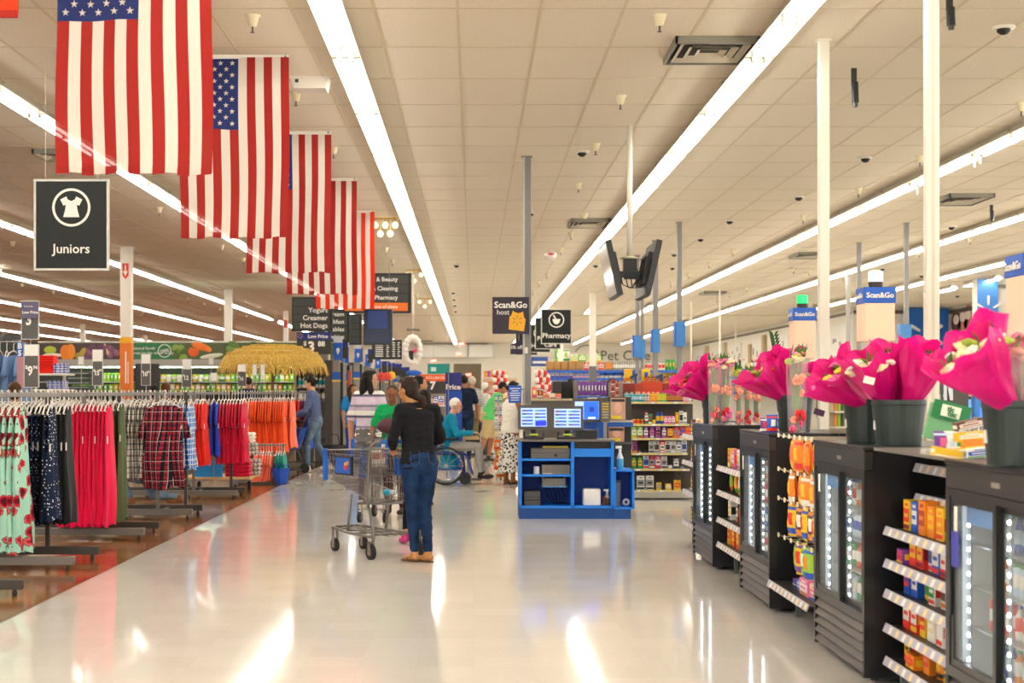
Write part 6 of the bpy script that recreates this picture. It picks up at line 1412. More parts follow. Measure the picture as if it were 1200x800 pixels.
for k, (px, py, cc, c2, c3, a) in enumerate(((1136, 494, 'brown', '#f1d9c8', '#f1eee6', -.35), (1136, 508, 'yellow', '#f1eee6', '#f3c51e', -.15), (1144, 516, 'orange', '#f08a1e', '#f3c51e', -.1), (1130, 527, 'yellow', '#f3c51e', '#f3c51e', -.3), (1136, 532, 'white', '#e6d7b0', '#f1eee6', -.25), (1146, 536, 'white', '#1f57c0', '#2fa04a', -.15), (1108, 531, 'yellow', '#f3c51e', '#f1eee6', .3))):
    q = P(px, py, 6.3-.012*k); 
    o = put('tray', cc, q.x, q.y, max(1.192, q.z-.03), 0, '%s wrapped candy bar in the heap behind the nearest cooler, %s from top' % (cc, ordn(k)), 'sweets', 'candy bars heaped behind the nearest cooler', c2, c3, 1, rot=(0, a*.6, .1), sz=(.75, .4, .55))
MB().rbox(P(1154, 0, 6.1).x, P(1161, 0, 6.1).x, 6.08, 6.09, PZ(521, 6.1), PZ(502, 6.1), .003).build('price_card', M('#efeae0', .5), label='rounded white price card by the nearest bucket', cat='card')
# ================================================================ FLOWERS
def paper():
    n = N('pink_paper'); b = n.b; b.inputs['Base Color'].default_value = lin('#e60a86'); b.inputs['Roughness'].default_value = .38
    nn = n.n('ShaderNodeTexNoise', {'Vector': n.obj(), 'Scale': 14.0, 'Detail': 3.0}); n.bump(nn.outputs[0], .5, .02)
    tl = n.n('ShaderNodeBsdfTranslucent', {'Color': lin('#f01a98')}); ms = n.n('ShaderNodeMixShader', {0: .35, 1: b.outputs[0], 2: tl.outputs[0]})
    n.t.links.new(ms.outputs[0], n.t.nodes['Material Output'].inputs[0]); return n.m
PAPER = paper(); CLEAR = glass('clear_film', .22, '#f6e4e4'); BUCK = M('#23302c', .4); GREEN = M('#4f7d33', .6); DGREEN = M('#2d5526', .6)
FC = {'red': '#d8262e', 'peach': '#f6a78c', 'yellow': '#f3d93a', 'white': '#f6efe0', 'pink': '#ef6fae', 'cream': '#f2e3b4', 'lime': '#a8c24a'}
_fl = {}
def flower_mesh(c):
    if c not in _fl:
        m = MB()
        for ring_, (n_, r_, z_, s_) in enumerate(((7, .022, .0, .016), (5, .012, .010, .013), (1, 0, .016, .011))):
            for k in range(n_):
                a = 2*PI*k/n_+ring_; m.ell((r_*math.cos(a), r_*math.sin(a), z_), (s_, s_, s_*.55), 7, 5)
        _fl[c] = m.mesh('flower', M(FC[c], .6), True)
    return _fl[c]
lf = MB().add([(0,0,0),(.012,.03,.008),(0,.075,.0),(-.012,.03,.008)], [(0,1,2),(0,2,3)]).mesh('leaf', GREEN)
def flower(c, p, parent, s=1.0):
    o = bpy.data.objects.new('flower', flower_mesh(c)); C.objects.link(o); o.parent = parent; o.location = p; o.scale = (s,)*3; o.rotation_euler = (R.uniform(-.6, .6), R.uniform(-.6, .6), R.uniform(0, 6)); return o
def bouquet(base, tip, rad, label, cols, seed, clear=False, rim=.3, nfl=14):
    r = random.Random(seed); base, tip = Vector(base), Vector(tip); ax = (tip-base); L = ax.length; ax.normalize(); rad *= 1.18
    t = T('bouquet', label, 'flowers', base); 
    a = ax.cross(Vector((0, 1, .01))).normalized(); b = ax.cross(a).normalized(); k1, k2 = r.uniform(0, 6), r.uniform(0, 6)
    def pt(u, v, off=0, ext=1.0):
        th = 2*PI*u; rr = (.035+(rad-.035)*v**1.25)*(1+.13*math.sin(th*4+k1)*v+.08*math.sin(th*9+k2)*v)+off+.012*math.sin(th*3+v*9+k1)*v
        l = L*v*(1+rim*.5*abs(math.sin(th*1.5+k2))*v*v)+ .02*math.sin(th*7+k1)*v
        return ax*l*ext+(a*math.cos(th)+b*math.sin(th))*rr
    m = MB(); m.grid(lambda u, v: pt(u, v), 44, 10); m.build('paper_wrap', PAPER if not clear else CLEAR, t, smooth=False, w=False)
    m = MB(); m.grid(lambda u, v: pt(u+.04*math.sin(v*5), v*.92, -.012), 44, 8); m.build('inner_wrap', PAPER if not clear else CLEAR, t, smooth=False, w=False)
    top = base+ax*L
    for i in range(nfl):
        th = r.uniform(0, 2*PI); q = rad*.75*math.sqrt(r.random()); flower(r.choice(cols), tuple(ax*(L*(.80+.14*r.random()))+(a*math.cos(th)+b*math.sin(th))*q), t, r.uniform(.8, 1.25))
    for i in range(10):
        o = bpy.data.objects.new('leaf', lf); C.objects.link(o); o.parent = t; th = r.uniform(0, 2*PI); q = rad*.7*math.sqrt(r.random()); o.location = ax*L*.85+(a*math.cos(th)+b*math.sin(th))*q; o.rotation_euler = (r.uniform(.6, 1.5), r.uniform(-.5, .5), r.uniform(0, 6)); o.scale = (1.0,)*3
    m = MB()
    for i in range(7): m.tube([tuple(ax*.0+a*.01*i-a*.03), tuple(ax*L*.85+(a*math.cos(i)+b*math.sin(i))*rad*.5)], .004, 4)
    m.build('stem', GREEN, t, w=False, kind='stuff')
    return t
def bucket(x, y, z, r, h, label):
    t = T('flower_bucket', label, 'bucket', (x, y, z))
    MB().lathe([(r*.80, 0), (r*.82, .005), (r*.97, h*.88), (r*1.0, h*.9), (r*1.0, h), (r*.95, h), (r*.78, .02)], (x, y, z), 28).build('bucket_body', BUCK, t, smooth=False)
    MB().box(x-r*.9-.002, x-r*.82, y-.012, y+.012, z+h*.35, z+h*.55).build('sticker', M('#efece4', .5), t)
    MB().lathe([(r*.9, h*.7), (r*.9, h*.71)], (x, y, z), 20).build('water', M('#2a3a34', .05), t)
    return t
ZT = 1.19
bucket(PX(1190, 5.56), 5.56, ZT, .125, .245, 'nearest dark green bucket of bouquets, at the right edge')
bucket(PX(1053, 7.62), 7.62, ZT, .138, .235, 'front dark bucket on the two-bucket cooler')
bucket(PX(1016, 8.05), 8.06, ZT, .125, .235, 'rear dark bucket on the two-bucket cooler')
bucket(PX(931, 10.3), 10.3, ZT, .128, .25, 'dark bucket on the second farthest cooler behind a clear sleeve')
bucket(PX(838, 12.75), 12.75, ZT, .12, .25, 'dark bucket on the farthest cooler behind the clear sleeves')
def bq(Y, px0, py0, px1, py1, rad, *a, **k):
    bouquet(P(px0, py0, Y), P(px1, py1, Y-.03), rad, *a, **k)
bq(5.5, 1186, 480, 1132, 408, .145, 'nearest pink-wrapped bouquet with white flowers leaning left', ['white', 'cream', 'lime'], 1)
bq(5.55, 1192, 478, 1178, 402, .13, 'nearest clear-wrapped bouquet with cream and yellow flowers', ['cream', 'yellow', 'peach'], 2, clear=True)
bq(5.62, 1196, 478, 1215, 412, .15, 'pink bouquet cut off by the right edge of the view', ['white', 'cream'], 3)
bq(5.75, 1180, 478, 1162, 412, .11, 'pink bouquet behind the nearest one, its paper peak showing', ['white', 'pink'], 33)
bq(8.0, 1020, 478, 972, 437, .14, 'pink bouquet leaning far left over the two-bucket cooler', ['pink', 'red', 'yellow'], 4)
bq(7.7, 1040, 480, 1022, 418, .15, 'large pink bouquet with white and yellow-green flowers, middle of the row', ['white', 'cream', 'lime'], 5)
bq(7.75, 1058, 482, 1058, 410, .14, 'upright pink bouquet above the front bucket', ['pink', 'lime', 'yellow'], 6)
bq(7.6, 1064, 482, 1084, 412, .12, 'glossy pink bouquet leaning right beside the widest pole', ['pink', 'red'], 7)
bq(8.15, 1014, 478, 1000, 424, .12, 'pink bouquet behind the leftmost one over the rear bucket', ['red', 'yellow', 'lime'], 8)
bq(10.3, 925, 472, 893, 432, .17, 'pink bouquet leaning left on the second farthest cooler', ['red', 'lime', 'yellow'], 9)
bq(10.35, 936, 472, 948, 430, .17, 'pink bouquet leaning right on the second farthest cooler', ['pink', 'yellow', 'lime'], 10)
bq(10.45, 930, 470, 918, 420, .12, 'upright pink bouquet at the back of the second farthest cooler', ['red', 'yellow'], 11)
bq(12.75, 832, 470, 806, 440, .20, 'farthest pink bouquet leaning left above the snack display', ['pink', 'red'], 12)
bq(12.8, 838, 470, 832, 432, .15, 'upright pink bouquet on the farthest cooler', ['pink', 'yellow'], 13)
# price label on the middle bouquet
q = P(1018.5, 445.5, 7.42); MB().cbox(q, (.055, .003, .036), Matrix.Rotation(.25, 3, 'Y')).build('price_label', M('#f2ddd0', .5), label='pale price label stuck on the middle pink bouquet', cat='label')
def sleeve(px0, px1, ytop, ybot, Y, label, cols, tall=True, seed=0):
    r = random.Random(seed); x0, x1 = PX(px0, Y), PX(px1, Y); z0, z1 = max(ZT+.001, PZ(ybot, Y)), PZ(ytop, Y); cx = (x0+x1)/2; wt, wb = (x1-x0)/2, (x1-x0)/2*.78
    t = T('flower_sleeve', label, 'flowers', (cx, Y, z0))
    m = MB(); m.add([(cx-wb, Y-wb, z0), (cx+wb, Y-wb, z0), (cx+wb, Y+wb, z0), (cx-wb, Y+wb, z0), (cx-wt, Y-wt, z1), (cx+wt, Y-wt, z1), (cx+wt, Y+wt, z1), (cx-wt, Y+wt, z1)], [(0,1,5,4),(1,2,6,5),(2,3,7,6),(3,0,4,7),(0,3,2,1)])
    m.build('clear_wrap', CLEAR, t)
    m = MB()
    for k in range(8): a = r.uniform(0, 2*PI); m.tube([(cx+wb*.4*math.cos(a), Y+wb*.4*math.sin(a), z0+.01), (cx+wt*.5*math.cos(a+.4), Y+wt*.5*math.sin(a+.4), z1-.02)], .006, 5)
    m.build('stem', GREEN, t, kind='stuff')
    m = MB(); m.box(cx-wt*.6, cx+wt*.6, Y-wt*.4, Y+wt*.4, z0+(z1-z0)*.25, z0+(z1-z0)*.55) if 0 else m.ell((cx, Y, z0+(z1-z0)*.42), (wt*.55, wt*.55, (z1-z0)*.2), 10, 8); m.build('greenery', M('#5d8a45', .7), t, smooth=True)
    for k in range(9):
        f = r.random(); zz = z0+(z1-z0)*(.03+.24*f); xx = cx+r.uniform(-.8, .8)*wb; flower(r.choice(['red', 'red', 'peach', 'pink']), (xx-cx, -wb*1.02, zz-z0), t, min(.75, wb/.06)).rotation_euler = (PI/2, 0, k)
    for k in range(5): flower('peach', (r.uniform(-.8, .4)*wt, -wt*.98, (z1-z0)*r.uniform(.5, .75)), t, .8).rotation_euler = (PI/2, 0, k)
    for k in range(11): flower(r.choice(cols), (r.uniform(-.9, .9)*wt, r.uniform(-.7, .7)*wt, z1-z0+r.uniform(-.03, .03)), t, .95)
    for i in range(8):
        o = bpy.data.objects.new('leaf', lf); C.objects.link(o); o.parent = t; o.location = (r.uniform(-.8, .8)*wt, r.uniform(-.5, .5)*wt, z1-z0-.02); o.rotation_euler = (r.uniform(.8, 1.6), 0, r.uniform(0, 6)); o.scale = (1.6,)*3
sleeve(923, 945, 419, 507, 9.98, 'clear floral-printed sleeve of flowers in front of the second farthest bucket', ['peach', 'pink', 'lime', 'cream'], seed=1)
sleeve(830, 843, 427, 499, 12.35, 'clear flower sleeve leftmost on the farthest cooler', ['pink', 'peach'], seed=2)
sleeve(842, 859, 426, 498, 12.42, 'clear flower sleeve second from left on the farthest cooler', ['pink', 'red', 'cream'], seed=3)
sleeve(860, 871, 436, 498, 12.5, 'clear flower sleeve with yellow blooms on the farthest cooler', ['yellow', 'lime'], seed=4)
sleeve(870, 881, 440, 498, 12.6, 'clear flower sleeve fourth from left on the farthest cooler', ['yellow', 'cream'], seed=5)
sleeve(881, 891, 450, 498, 12.72, 'shortest clear flower sleeve, rightmost on the farthest cooler', ['lime', 'red'], seed=6)
# tall grass-like stalks and a feather leaf above the second farthest cooler
t = T('tall_leaf', 'dark feathery leaf standing up from the second farthest cooler', 'plant', P(916, 440, 10.4))
m = MB(); base = P(916, 445, 10.4); m.tube([base, P(912, 420, 10.4), P(905, 390, 10.4)], .005, 5); m.build('stem', DGREEN, t)
for k in range(9):
    for s in (-1, 1):
        f = .35+.065*k; p = P(916, 445, 10.4).lerp(P(905, 387, 10.4), f); q = p+Vector((s*.035, 0, .045)); m = MB(); m.add([p, p+Vector((s*.012, -.006, .035)), q, p+Vector((s*.02, .006, .01))], [(0, 1, 2), (0, 2, 3)]); m.build('leaflet', DGREEN, t)
# white sachet and card beside
put('bag', 'blue', PX(905, 10.0), 10.0, ZT, .3, 'blue and red foil packet left of the second bucket', 'packet', None, '#f1eee6', '#e8352a', .55)
put('bag', 'purple', PX(897, 10.05), 10.05, ZT, -.3, 'purple and white foil packet beside the blue one', 'packet', None, '#e8352a', '#f1eee6', .45)
# ================================================================ BLUE SERVICE COUNTER
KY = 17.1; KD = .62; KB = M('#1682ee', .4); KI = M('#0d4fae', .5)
def kx(p): return PX(p, KY)
def kz(p): return PZ(p, KY)
t = T('service_counter', 'blue service counter with open shelves in the middle of the aisle', 'counter', (kx(664), KY+KD/2, 0))
a0, a1, b0, b1 = kx(608.6), kx(669), kx(673), kx(719)
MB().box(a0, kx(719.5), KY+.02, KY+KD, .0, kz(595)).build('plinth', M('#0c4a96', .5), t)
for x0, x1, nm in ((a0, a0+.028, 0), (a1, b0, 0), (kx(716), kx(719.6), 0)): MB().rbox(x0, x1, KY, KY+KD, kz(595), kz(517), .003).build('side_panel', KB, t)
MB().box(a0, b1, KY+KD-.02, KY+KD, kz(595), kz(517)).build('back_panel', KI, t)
MB().rbox(a0-.01, b1+.02, KY-.02, KY+KD+.02, kz(517.5), kz(515), .004).build('worktop', M('#6c6862', .4), t)
MB().box(a0, b1, KY, KY+KD, kz(595.5), kz(592.5)).build('bottom_board', KB, t)
for zz in (538.5, 557): MB().box(a0+.028, a1, KY, KY+KD-.02, kz(zz+1.2), kz(zz-1.2)).build('shelf', KB, t)
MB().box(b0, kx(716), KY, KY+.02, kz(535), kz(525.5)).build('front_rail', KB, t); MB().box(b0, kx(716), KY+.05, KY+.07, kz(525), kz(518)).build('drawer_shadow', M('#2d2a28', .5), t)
t = T('side_cabinet', 'low blue side cabinet at the right of the service counter', 'cabinet', (kx(732), KY+.3, 0))
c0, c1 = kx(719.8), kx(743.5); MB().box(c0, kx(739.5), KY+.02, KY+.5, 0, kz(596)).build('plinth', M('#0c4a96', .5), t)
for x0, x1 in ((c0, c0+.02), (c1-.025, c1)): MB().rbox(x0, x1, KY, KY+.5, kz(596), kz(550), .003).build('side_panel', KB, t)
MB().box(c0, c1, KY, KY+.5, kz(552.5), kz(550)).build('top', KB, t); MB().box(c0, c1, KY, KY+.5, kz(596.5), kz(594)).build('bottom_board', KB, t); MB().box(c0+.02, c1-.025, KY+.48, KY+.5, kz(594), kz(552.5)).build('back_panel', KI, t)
def kbox(px0, px1, py0, py1, d, name, label, cat, col, y=KY+.08, extra=None, b=.006):
    x0, x1, z0, z1 = PX(px0, y), PX(px1, y), PZ(py1, y), PZ(py0, y); tt = T(name, label, cat, ((x0+x1)/2, y, z0)); MB().rbox(x0, x1, y, y+d, z0, z1, b).build('casing', M(col, .4), tt); return tt, x0, x1, y, z0, z1
tt, x0, x1, y, z0, z1 = kbox(622, 668, 525, 537.2, .35, 'cash_drawer', 'grey cash drawer on the top shelf of the blue counter', 'drawer', '#77716a')
MB().box(x0+.02, x1-.02, y-.004, y, z0+(z1-z0)*.52, z0+(z1-z0)*.56).build('seam', M('#3f3b37', .4), tt); MB().tube([((x0+x1)/2+.06, y-.008, z0+.04), ((x0+x1)/2+.06, y+.001, z0+.04)], .018, 10).build('lock', M('#24221f', .3), tt)
kbox(636, 666, 522.4, 524.7, .25, 'paper_stack', 'yellowish paper stack on top of the cash drawer', 'paper', '#b8a63a', b=.002)
tt, x0, x1, y, z0, z1 = kbox(635, 668, 544.3, 556, .35, 'till_machine', 'grey register base on the second shelf of the blue counter', 'machine', '#8a8378'); MB().box(x0+.01, x0+.12, y-.003, y, z0+.006, z0+.016).build('label_plate', M('#e8e4da', .4), tt)
for k in range(4): MB().box(x0+.02, x1-.02, y-.002, y, z0+.04+.02*k, z0+.044+.02*k).build('groove', M('#6a645b', .4), tt)
tt = T('paper_roll', 'white paper roll standing on the second counter shelf', 'roll', (kx(629.5), KY+.12, kz(556))); MB().tube([(kx(629.5), KY+.12, kz(556)), (kx(629.5), KY+.12, kz(547))], .036, 16).build('roll', M('#e9e6e0', .6), tt, smooth=False); MB().tube([(kx(629.5), KY+.12, kz(547)), (kx(629.5), KY+.12, kz(546.7))], .012, 8).build('core', M('#6b5a4a', .6), tt)
tt, x0, x1, y, z0, z1 = kbox(635.5, 663, 560, 569.5, .28, 'router_box', 'grey box on a pale blue tray in the lower counter bay', 'box', '#7f7a72'); MB().box(x0-.01, x1+.015, y-.01, y+.28, z0-.012, z0).build('tray', M('#5fa7e0', .4), tt); 
MB().box(x0, x0+.02, y+.1, y+.12, z1, kz(558.3)).box(x1-.02, x1, y+.1, y+.12, z1, kz(558.3)).build('hanger_bracket', STEEL, tt)
tt, x0, x1, y, z0, z1 = kbox(614, 633.5, 575.5, 592.3, .28, 'receipt_printer', 'grey receipt printer at the bottom left of the blue counter', 'printer', '#4f4c48'); MB().box(x0+.01, x1-.01, y-.004, y, z0+.06, z0+.10).build('slot', M('#1c1b1a', .4), tt); MB().box(x0+.02, x1-.02, y-.006, y-.004, z0+.08, z0+.085).build('trim', M('#9a948a', .4), tt)
for k in range(5):
    m = MB(); a = kx(640+5*k); m.tube([(a, KY+.4, kz(572)), (a+.03, KY+.3, kz(582)), (a+.08-.02*k, KY+.25, kz(590)), (a+.1, KY+.3, kz(592))], .006, 5); m.build('cable', M('#17181c', .4), label='black cable loop in the lower counter bay, %s from left' % ordn(k), cat='cable', group='cables in the blue counter')
tt, x0, x1, y, z0, z1 = kbox(683.5, 704, 573, 592.4, .2, 'waste_bin', 'white bin inside the right bay of the blue counter', 'bin', '#f4f2ee', b=.01); MB().box(x0+.01, x1-.01, y+.01, y+.19, z1, z1+.004).build('rim', M('#d8d6d0', .4), tt)
def sprayb(px, zb, zt, Y, body, liquid, lab, w_=.035):
    x = PX(px, Y); h = zt-zb; tt = T('spray_bottle', lab, 'bottle', (x, Y, zb))
    MB().lathe([(w_*.9, 0), (w_, .01), (w_, h*.45), (w_*.4, h*.7), (w_*.35, h*.78)], (x, Y, zb), 14, ms=[1, 1, 0, 0]).build('bottle_body', [M(body, .25), M(liquid, .2)], tt, smooth=True)
    MB().lathe([(w_*.42, h*.76), (w_*.42, h*.86)], (x, Y, zb), 10).build('cap', M('#e8e8e4', .4), tt)
    MB().box(x-w_*1.2, x+w_*.5, Y-.012, Y+.012, zb+h*.88, zb+h).build('trigger_head', M('#eceae4', .4), tt)
sprayb(711.5, kz(592.4), kz(574), KY+.15, '#c9b89a', '#7a5236', 'amber and white spray bottle in the right counter bay')
kbox(706.5, 710, 582, 592.4, .05, 'brown_jar', 'small brown jar beside the spray bottle in the counter', 'jar', '#6a3a20')
tt = T('waste_tube', 'tall grey cylinder standing in the low side cabinet', 'container', (kx(725.5), KY+.2, kz(594))); MB().tube([(kx(725.5), KY+.2, kz(594)), (kx(725.5), KY+.2, kz(565))], .04, 16).build('cylinder', M('#8d94a6', .35), tt)
MB().lathe([(.044, 0), (.044, .02)], (kx(725.5), KY+.2, kz(566)), 14).build('rim', M('#5c6274', .35), tt)
tt = T('tape_roll', 'round grey and white coil in the low side cabinet', 'roll', (kx(735), KY+.12, kz(588))); m = MB(); torus(m, (kx(735), KY+.12, kz(589)), .03, .014, 18, 6); m.build('coil', M('#d9d7d8', .4), tt); MB().tube([(kx(735), KY+.115, kz(589)), (kx(735), KY+.125, kz(589))], .02, 10).build('core', M('#3a3a44', .4), tt)
sprayb(726.5, kz(550), kz(522.5), KY+.12, '#e8f1f4', '#46a9cf', 'clear spray bottle with blue liquid on the low side cabinet', .042)
# till screens
def screen(px0, px1, py0, py1, Y, lab, kind, tilt=-.08, yaw=0):
    x0, x1, z0, z1 = PX(px0, Y), PX(px1, Y), PZ(py1, Y), PZ(py0, Y); cx, cz, w_, h_ = (x0+x1)/2, (z0+z1)/2, x1-x0, z1-z0
    tt = T('till_screen', lab, 'screen', (cx, Y, cz)); rot = Matrix.Rotation(yaw, 3, 'Z') @ Matrix.Rotation(tilt, 3, 'X')
    def bx(c, d, nm, mt, **k): return MB().cbox(Vector((cx, Y, cz))+rot @ Vector(c), d, rot).build(nm, mt, tt, **k)
    bx((0, .02, 0), (w_, .04, h_), 'bezel', M('#4d4b48', .4)); s = bx((0, -.003, .0), (w_*.84, .006, h_*.76), 'display', M('#9fb9ee', .3, emit=.42))
    iw, ih = w_*.84, h_*.76
    if kind == 'menu':
        m = MB()
        for r_ in range(5):
            for c_ in range(2):
                col = 1 if (r_+c_) % 3 else 0
                m.cbox(Vector((cx, Y, cz))+rot @ Vector((-iw*.25+iw*.5*c_, -.008, ih*.36-ih*.18*r_)), (iw*.42, .002, ih*.09), rot, m=col)
        m.build('menu_button', [M('#2a55c8', .3, emit=.3), M('#4668b8', .3, emit=.3)], s, kind='stuff')
        m = MB()
        for r_ in range(5):
            for c_ in range(2): m.cbox(Vector((cx, Y, cz))+rot @ Vector((-iw*.38+iw*.5*c_, -.0095, ih*.36-ih*.18*r_)), (iw*.12, .002, ih*.07), rot, m=(r_*2+c_) % 3)
        m.build('menu_icon', [M('#7a2a4a', .3, emit=.3), M('#3aa06a', .3, emit=.4), M('#26324a', .3, emit=.2)], s, kind='stuff')
        if lab.startswith('left'): bx((iw*.27, -.011, -ih*.34), (iw*.42, .003, ih*.26), 'selected_field', M('#0a1ee8', .3, emit=.8))
    else:
        bx((iw*.18, -.008, 0), (iw*.62, .003, ih*.98), 'blue_panel', M('#0f50e8', .3, emit=.7)); bx((iw*.2, -.011, ih*.05), (iw*.2, .003, ih*.3), 'square_symbol', M('#0a2fa0', .3, emit=.3)); bx((iw*.2, -.011, -ih*.42), (iw*.3, .003, ih*.08), 'button', M('#eef3fb', .3, emit=.7))
    return tt, cx, cz, w_, h_
for px0, px1, py0, py1, lab, k in ((607.5, 643.5, 474.5, 503, 'left till screen with menu on the blue counter', 'menu'), (646.5, 683.5, 475.5, 504, 'right till screen with menu on the blue counter', 'menu')):
    tt, cx, cz, w_, h_ = screen(px0, px1, py0, py1, KY+.18, lab, k, yaw=.06 if px0 < 620 else -.05)
    z0 = cz-h_/2; zb = kz(515)
    MB().lathe([(.03, -.0), (.03, z0-zb+.04)], (cx, KY+.26, zb), 10).build('stand', M('#262524', .4), tt); MB().rbox(cx-.12, cx+.12, KY+.15, KY+.4, zb, zb+.03, .008).build('stand_base', M('#2b2a28', .4), tt); 
    MB().box(cx-.12, cx-.10, KY+.16, KY+.3, zb+.03, zb+.09).box(cx+.10, cx+.12, KY+.16, KY+.3, zb+.03, zb+.09).build('cradle', M('#232221', .4), tt); MB().box(cx-.05, cx+.05, KY+.148, KY+.15, zb+.045, zb+.065).build('status_light', M('#9fb83a', .4, emit=.2), tt)
kbox(675, 700, 503.5, 514.8, .25, 'keyboard_box', 'black peripheral beside the right till screen', 'machine', '#1d1d1d', KY+.2)
tt, cx, cz, w_, h_ = screen(671, 704.5, 467, 494.5, 18.6, 'blue-and-white checkout touchscreen behind the counter screens', 'pay')
MB().box(cx-.04, cx+.04, 18.62, 18.7, 0, cz-h_/2+.02).build('stand', M('#2a4f9a', .4), tt)
kbox(671, 700, 492, 507, .3, 'checkout_cabinet', 'blue checkout housing below the touchscreen', 'machine', '#1b57b4', 18.75)
# keypad terminal
tt, x0, x1, y, z0, z1 = kbox(704.3, 714.8, 470.5, 494, .05, 'card_terminal', 'dark card terminal with yellow keys right of the touchscreen', 'terminal', '#6c6658', 18.5); MB().box((x0+x1)/2-.02, (x0+x1)/2+.02, y+.02, y+.05, 0, z0).build('post', STEEL, tt)
for r_ in range(6):
    for c_ in range(4):
        MB().box(x0+.016+.02*c_, x0+.03+.02*c_, y-.005, y, z1-.035-.034*r_, z1-.018-.034*r_).build('key', M('#f0d21e' if r_ < 3 else '#c9c3a8', .4), tt)
# magazines
for (px0, px1, py0, py1, lab, c) in ((715.5, 733, 466, 491.5, 'upper magazine with a face on the blue stand', '#c9a08a'), (713, 731.5, 500, 517.5, 'lower magazine with a smiling face on the blue stand', '#b98a78')):
    Y = 18.9; x0, x1, z0, z1 = PX(px0, Y), PX(px1, Y), PZ(py1, Y), PZ(py0, Y); tt = T('magazine', lab, 'magazine', ((x0+x1)/2, Y, z0), group='magazines beside the checkout')
    MB().box(x0, x1, Y-.006, Y, z0, z1).build('cover', M(c, .4), tt); MB().ell(((x0+x1)/2, Y-.006, (z0+z1)/2+.01), ((x1-x0)*.26, .003, (z1-z0)*.26), 14, 8).build('face_print', M('#e3b193', .5), tt)
    MB().box(x0+.01, x1-.01, Y-.009, Y-.006, z1-.05, z1-.015).build('masthead', M('#3a2e2a', .5), tt); MB().box(x0+.01, x1-.05, Y-.009, Y-.006, z0+.01, z0+.05).build('caption', M('#e9cf2a', .5), tt)
Y = 18.95; tt = T('magazine_stand', 'blue and grey magazine stand right of the counter screens', 'stand', (PX(722, Y), Y, 0)); MB().box(PX(700, Y), PX(742, Y), Y+.01, Y+.3, PZ(500, Y), PZ(494.5, Y)).build('top_rail', M('#1a62c0', .4), tt); MB().box(PX(702, Y), PX(708, Y), Y+.01, Y+.3, 0, PZ(500, Y)).build('leg_panel', M('#1a62c0', .4), tt)
MB().box(PX(708, Y), PX(714, Y), Y+.1, Y+.3, 0, PZ(500, Y)).box(PX(714, Y), PX(742, Y), Y+.22, Y+.25, 0, PZ(465, Y)).build('back_board', M('#3a3632', .5), tt)
MB().box(PX(713, Y), PX(742, Y), Y-.01, Y+.2, PZ(494.5, Y), PZ(492.5, Y)).build('shelf', M('#cfc9bd', .4), tt); MB().box(PX(713, Y), PX(742, Y), Y-.01, Y+.2, PZ(520.5, Y), PZ(518, Y)).build('shelf', M('#55504a', .4), tt)
# ================================================================ CHECKOUT SHELF UNIT
SY_ = 20.2
def sx(p): return PX(p, SY_)
def sz(p): return PZ(p, SY_)
t = T('shelf_unit', 'dark shelf unit of small goods facing the aisle right of the counter', 'shelf', (sx(760), SY_+.3, 0))
MB().box(sx(704), sx(812), SY_+.36, SY_+.39, 0, sz(466)).build('back_panel', M('#5b5148', .7), t)
MB().box(sx(704), sx(812), SY_+.39, SY_+.6, 0, sz(466)).build('rear_body', M('#3c3834', .7), t)
MB().box(sx(704), sx(809), SY_-.02, SY_+.36, 0.02, sz(576)).build('base', M('#b5b2a6', .4), t)
LV = [471, 497, 513.5, 531, 549.5, 574.5]; XE = [(732, 812), (733, 808), (711, 812), (715, 806), (715, 808), (742, 809)]
for (zz, (p0, p1)) in zip(LV, XE):
    s = MB().box(sx(p0), sx(p1), SY_, SY_+.36, sz(zz)-.012, sz(zz)).build('shelf', M('#4a453f', .5), t); st = MB().box(sx(p0), sx(p1), SY_-.012, SY_, sz(zz+2), sz(zz-.5)).build('price_strip', M('#cfc6a6', .4), s)
    for k in range(int((p1-p0)/9)): MB().box(sx(p0+4+9*k), sx(p0+8+9*k), SY_-.016, SY_-.012, sz(zz+1.7), sz(zz-.1)).build('price_tag', M('#f0cf4a' if k % 3 else '#efeadd', .5), st)
G = dict(w='#f1eee6')
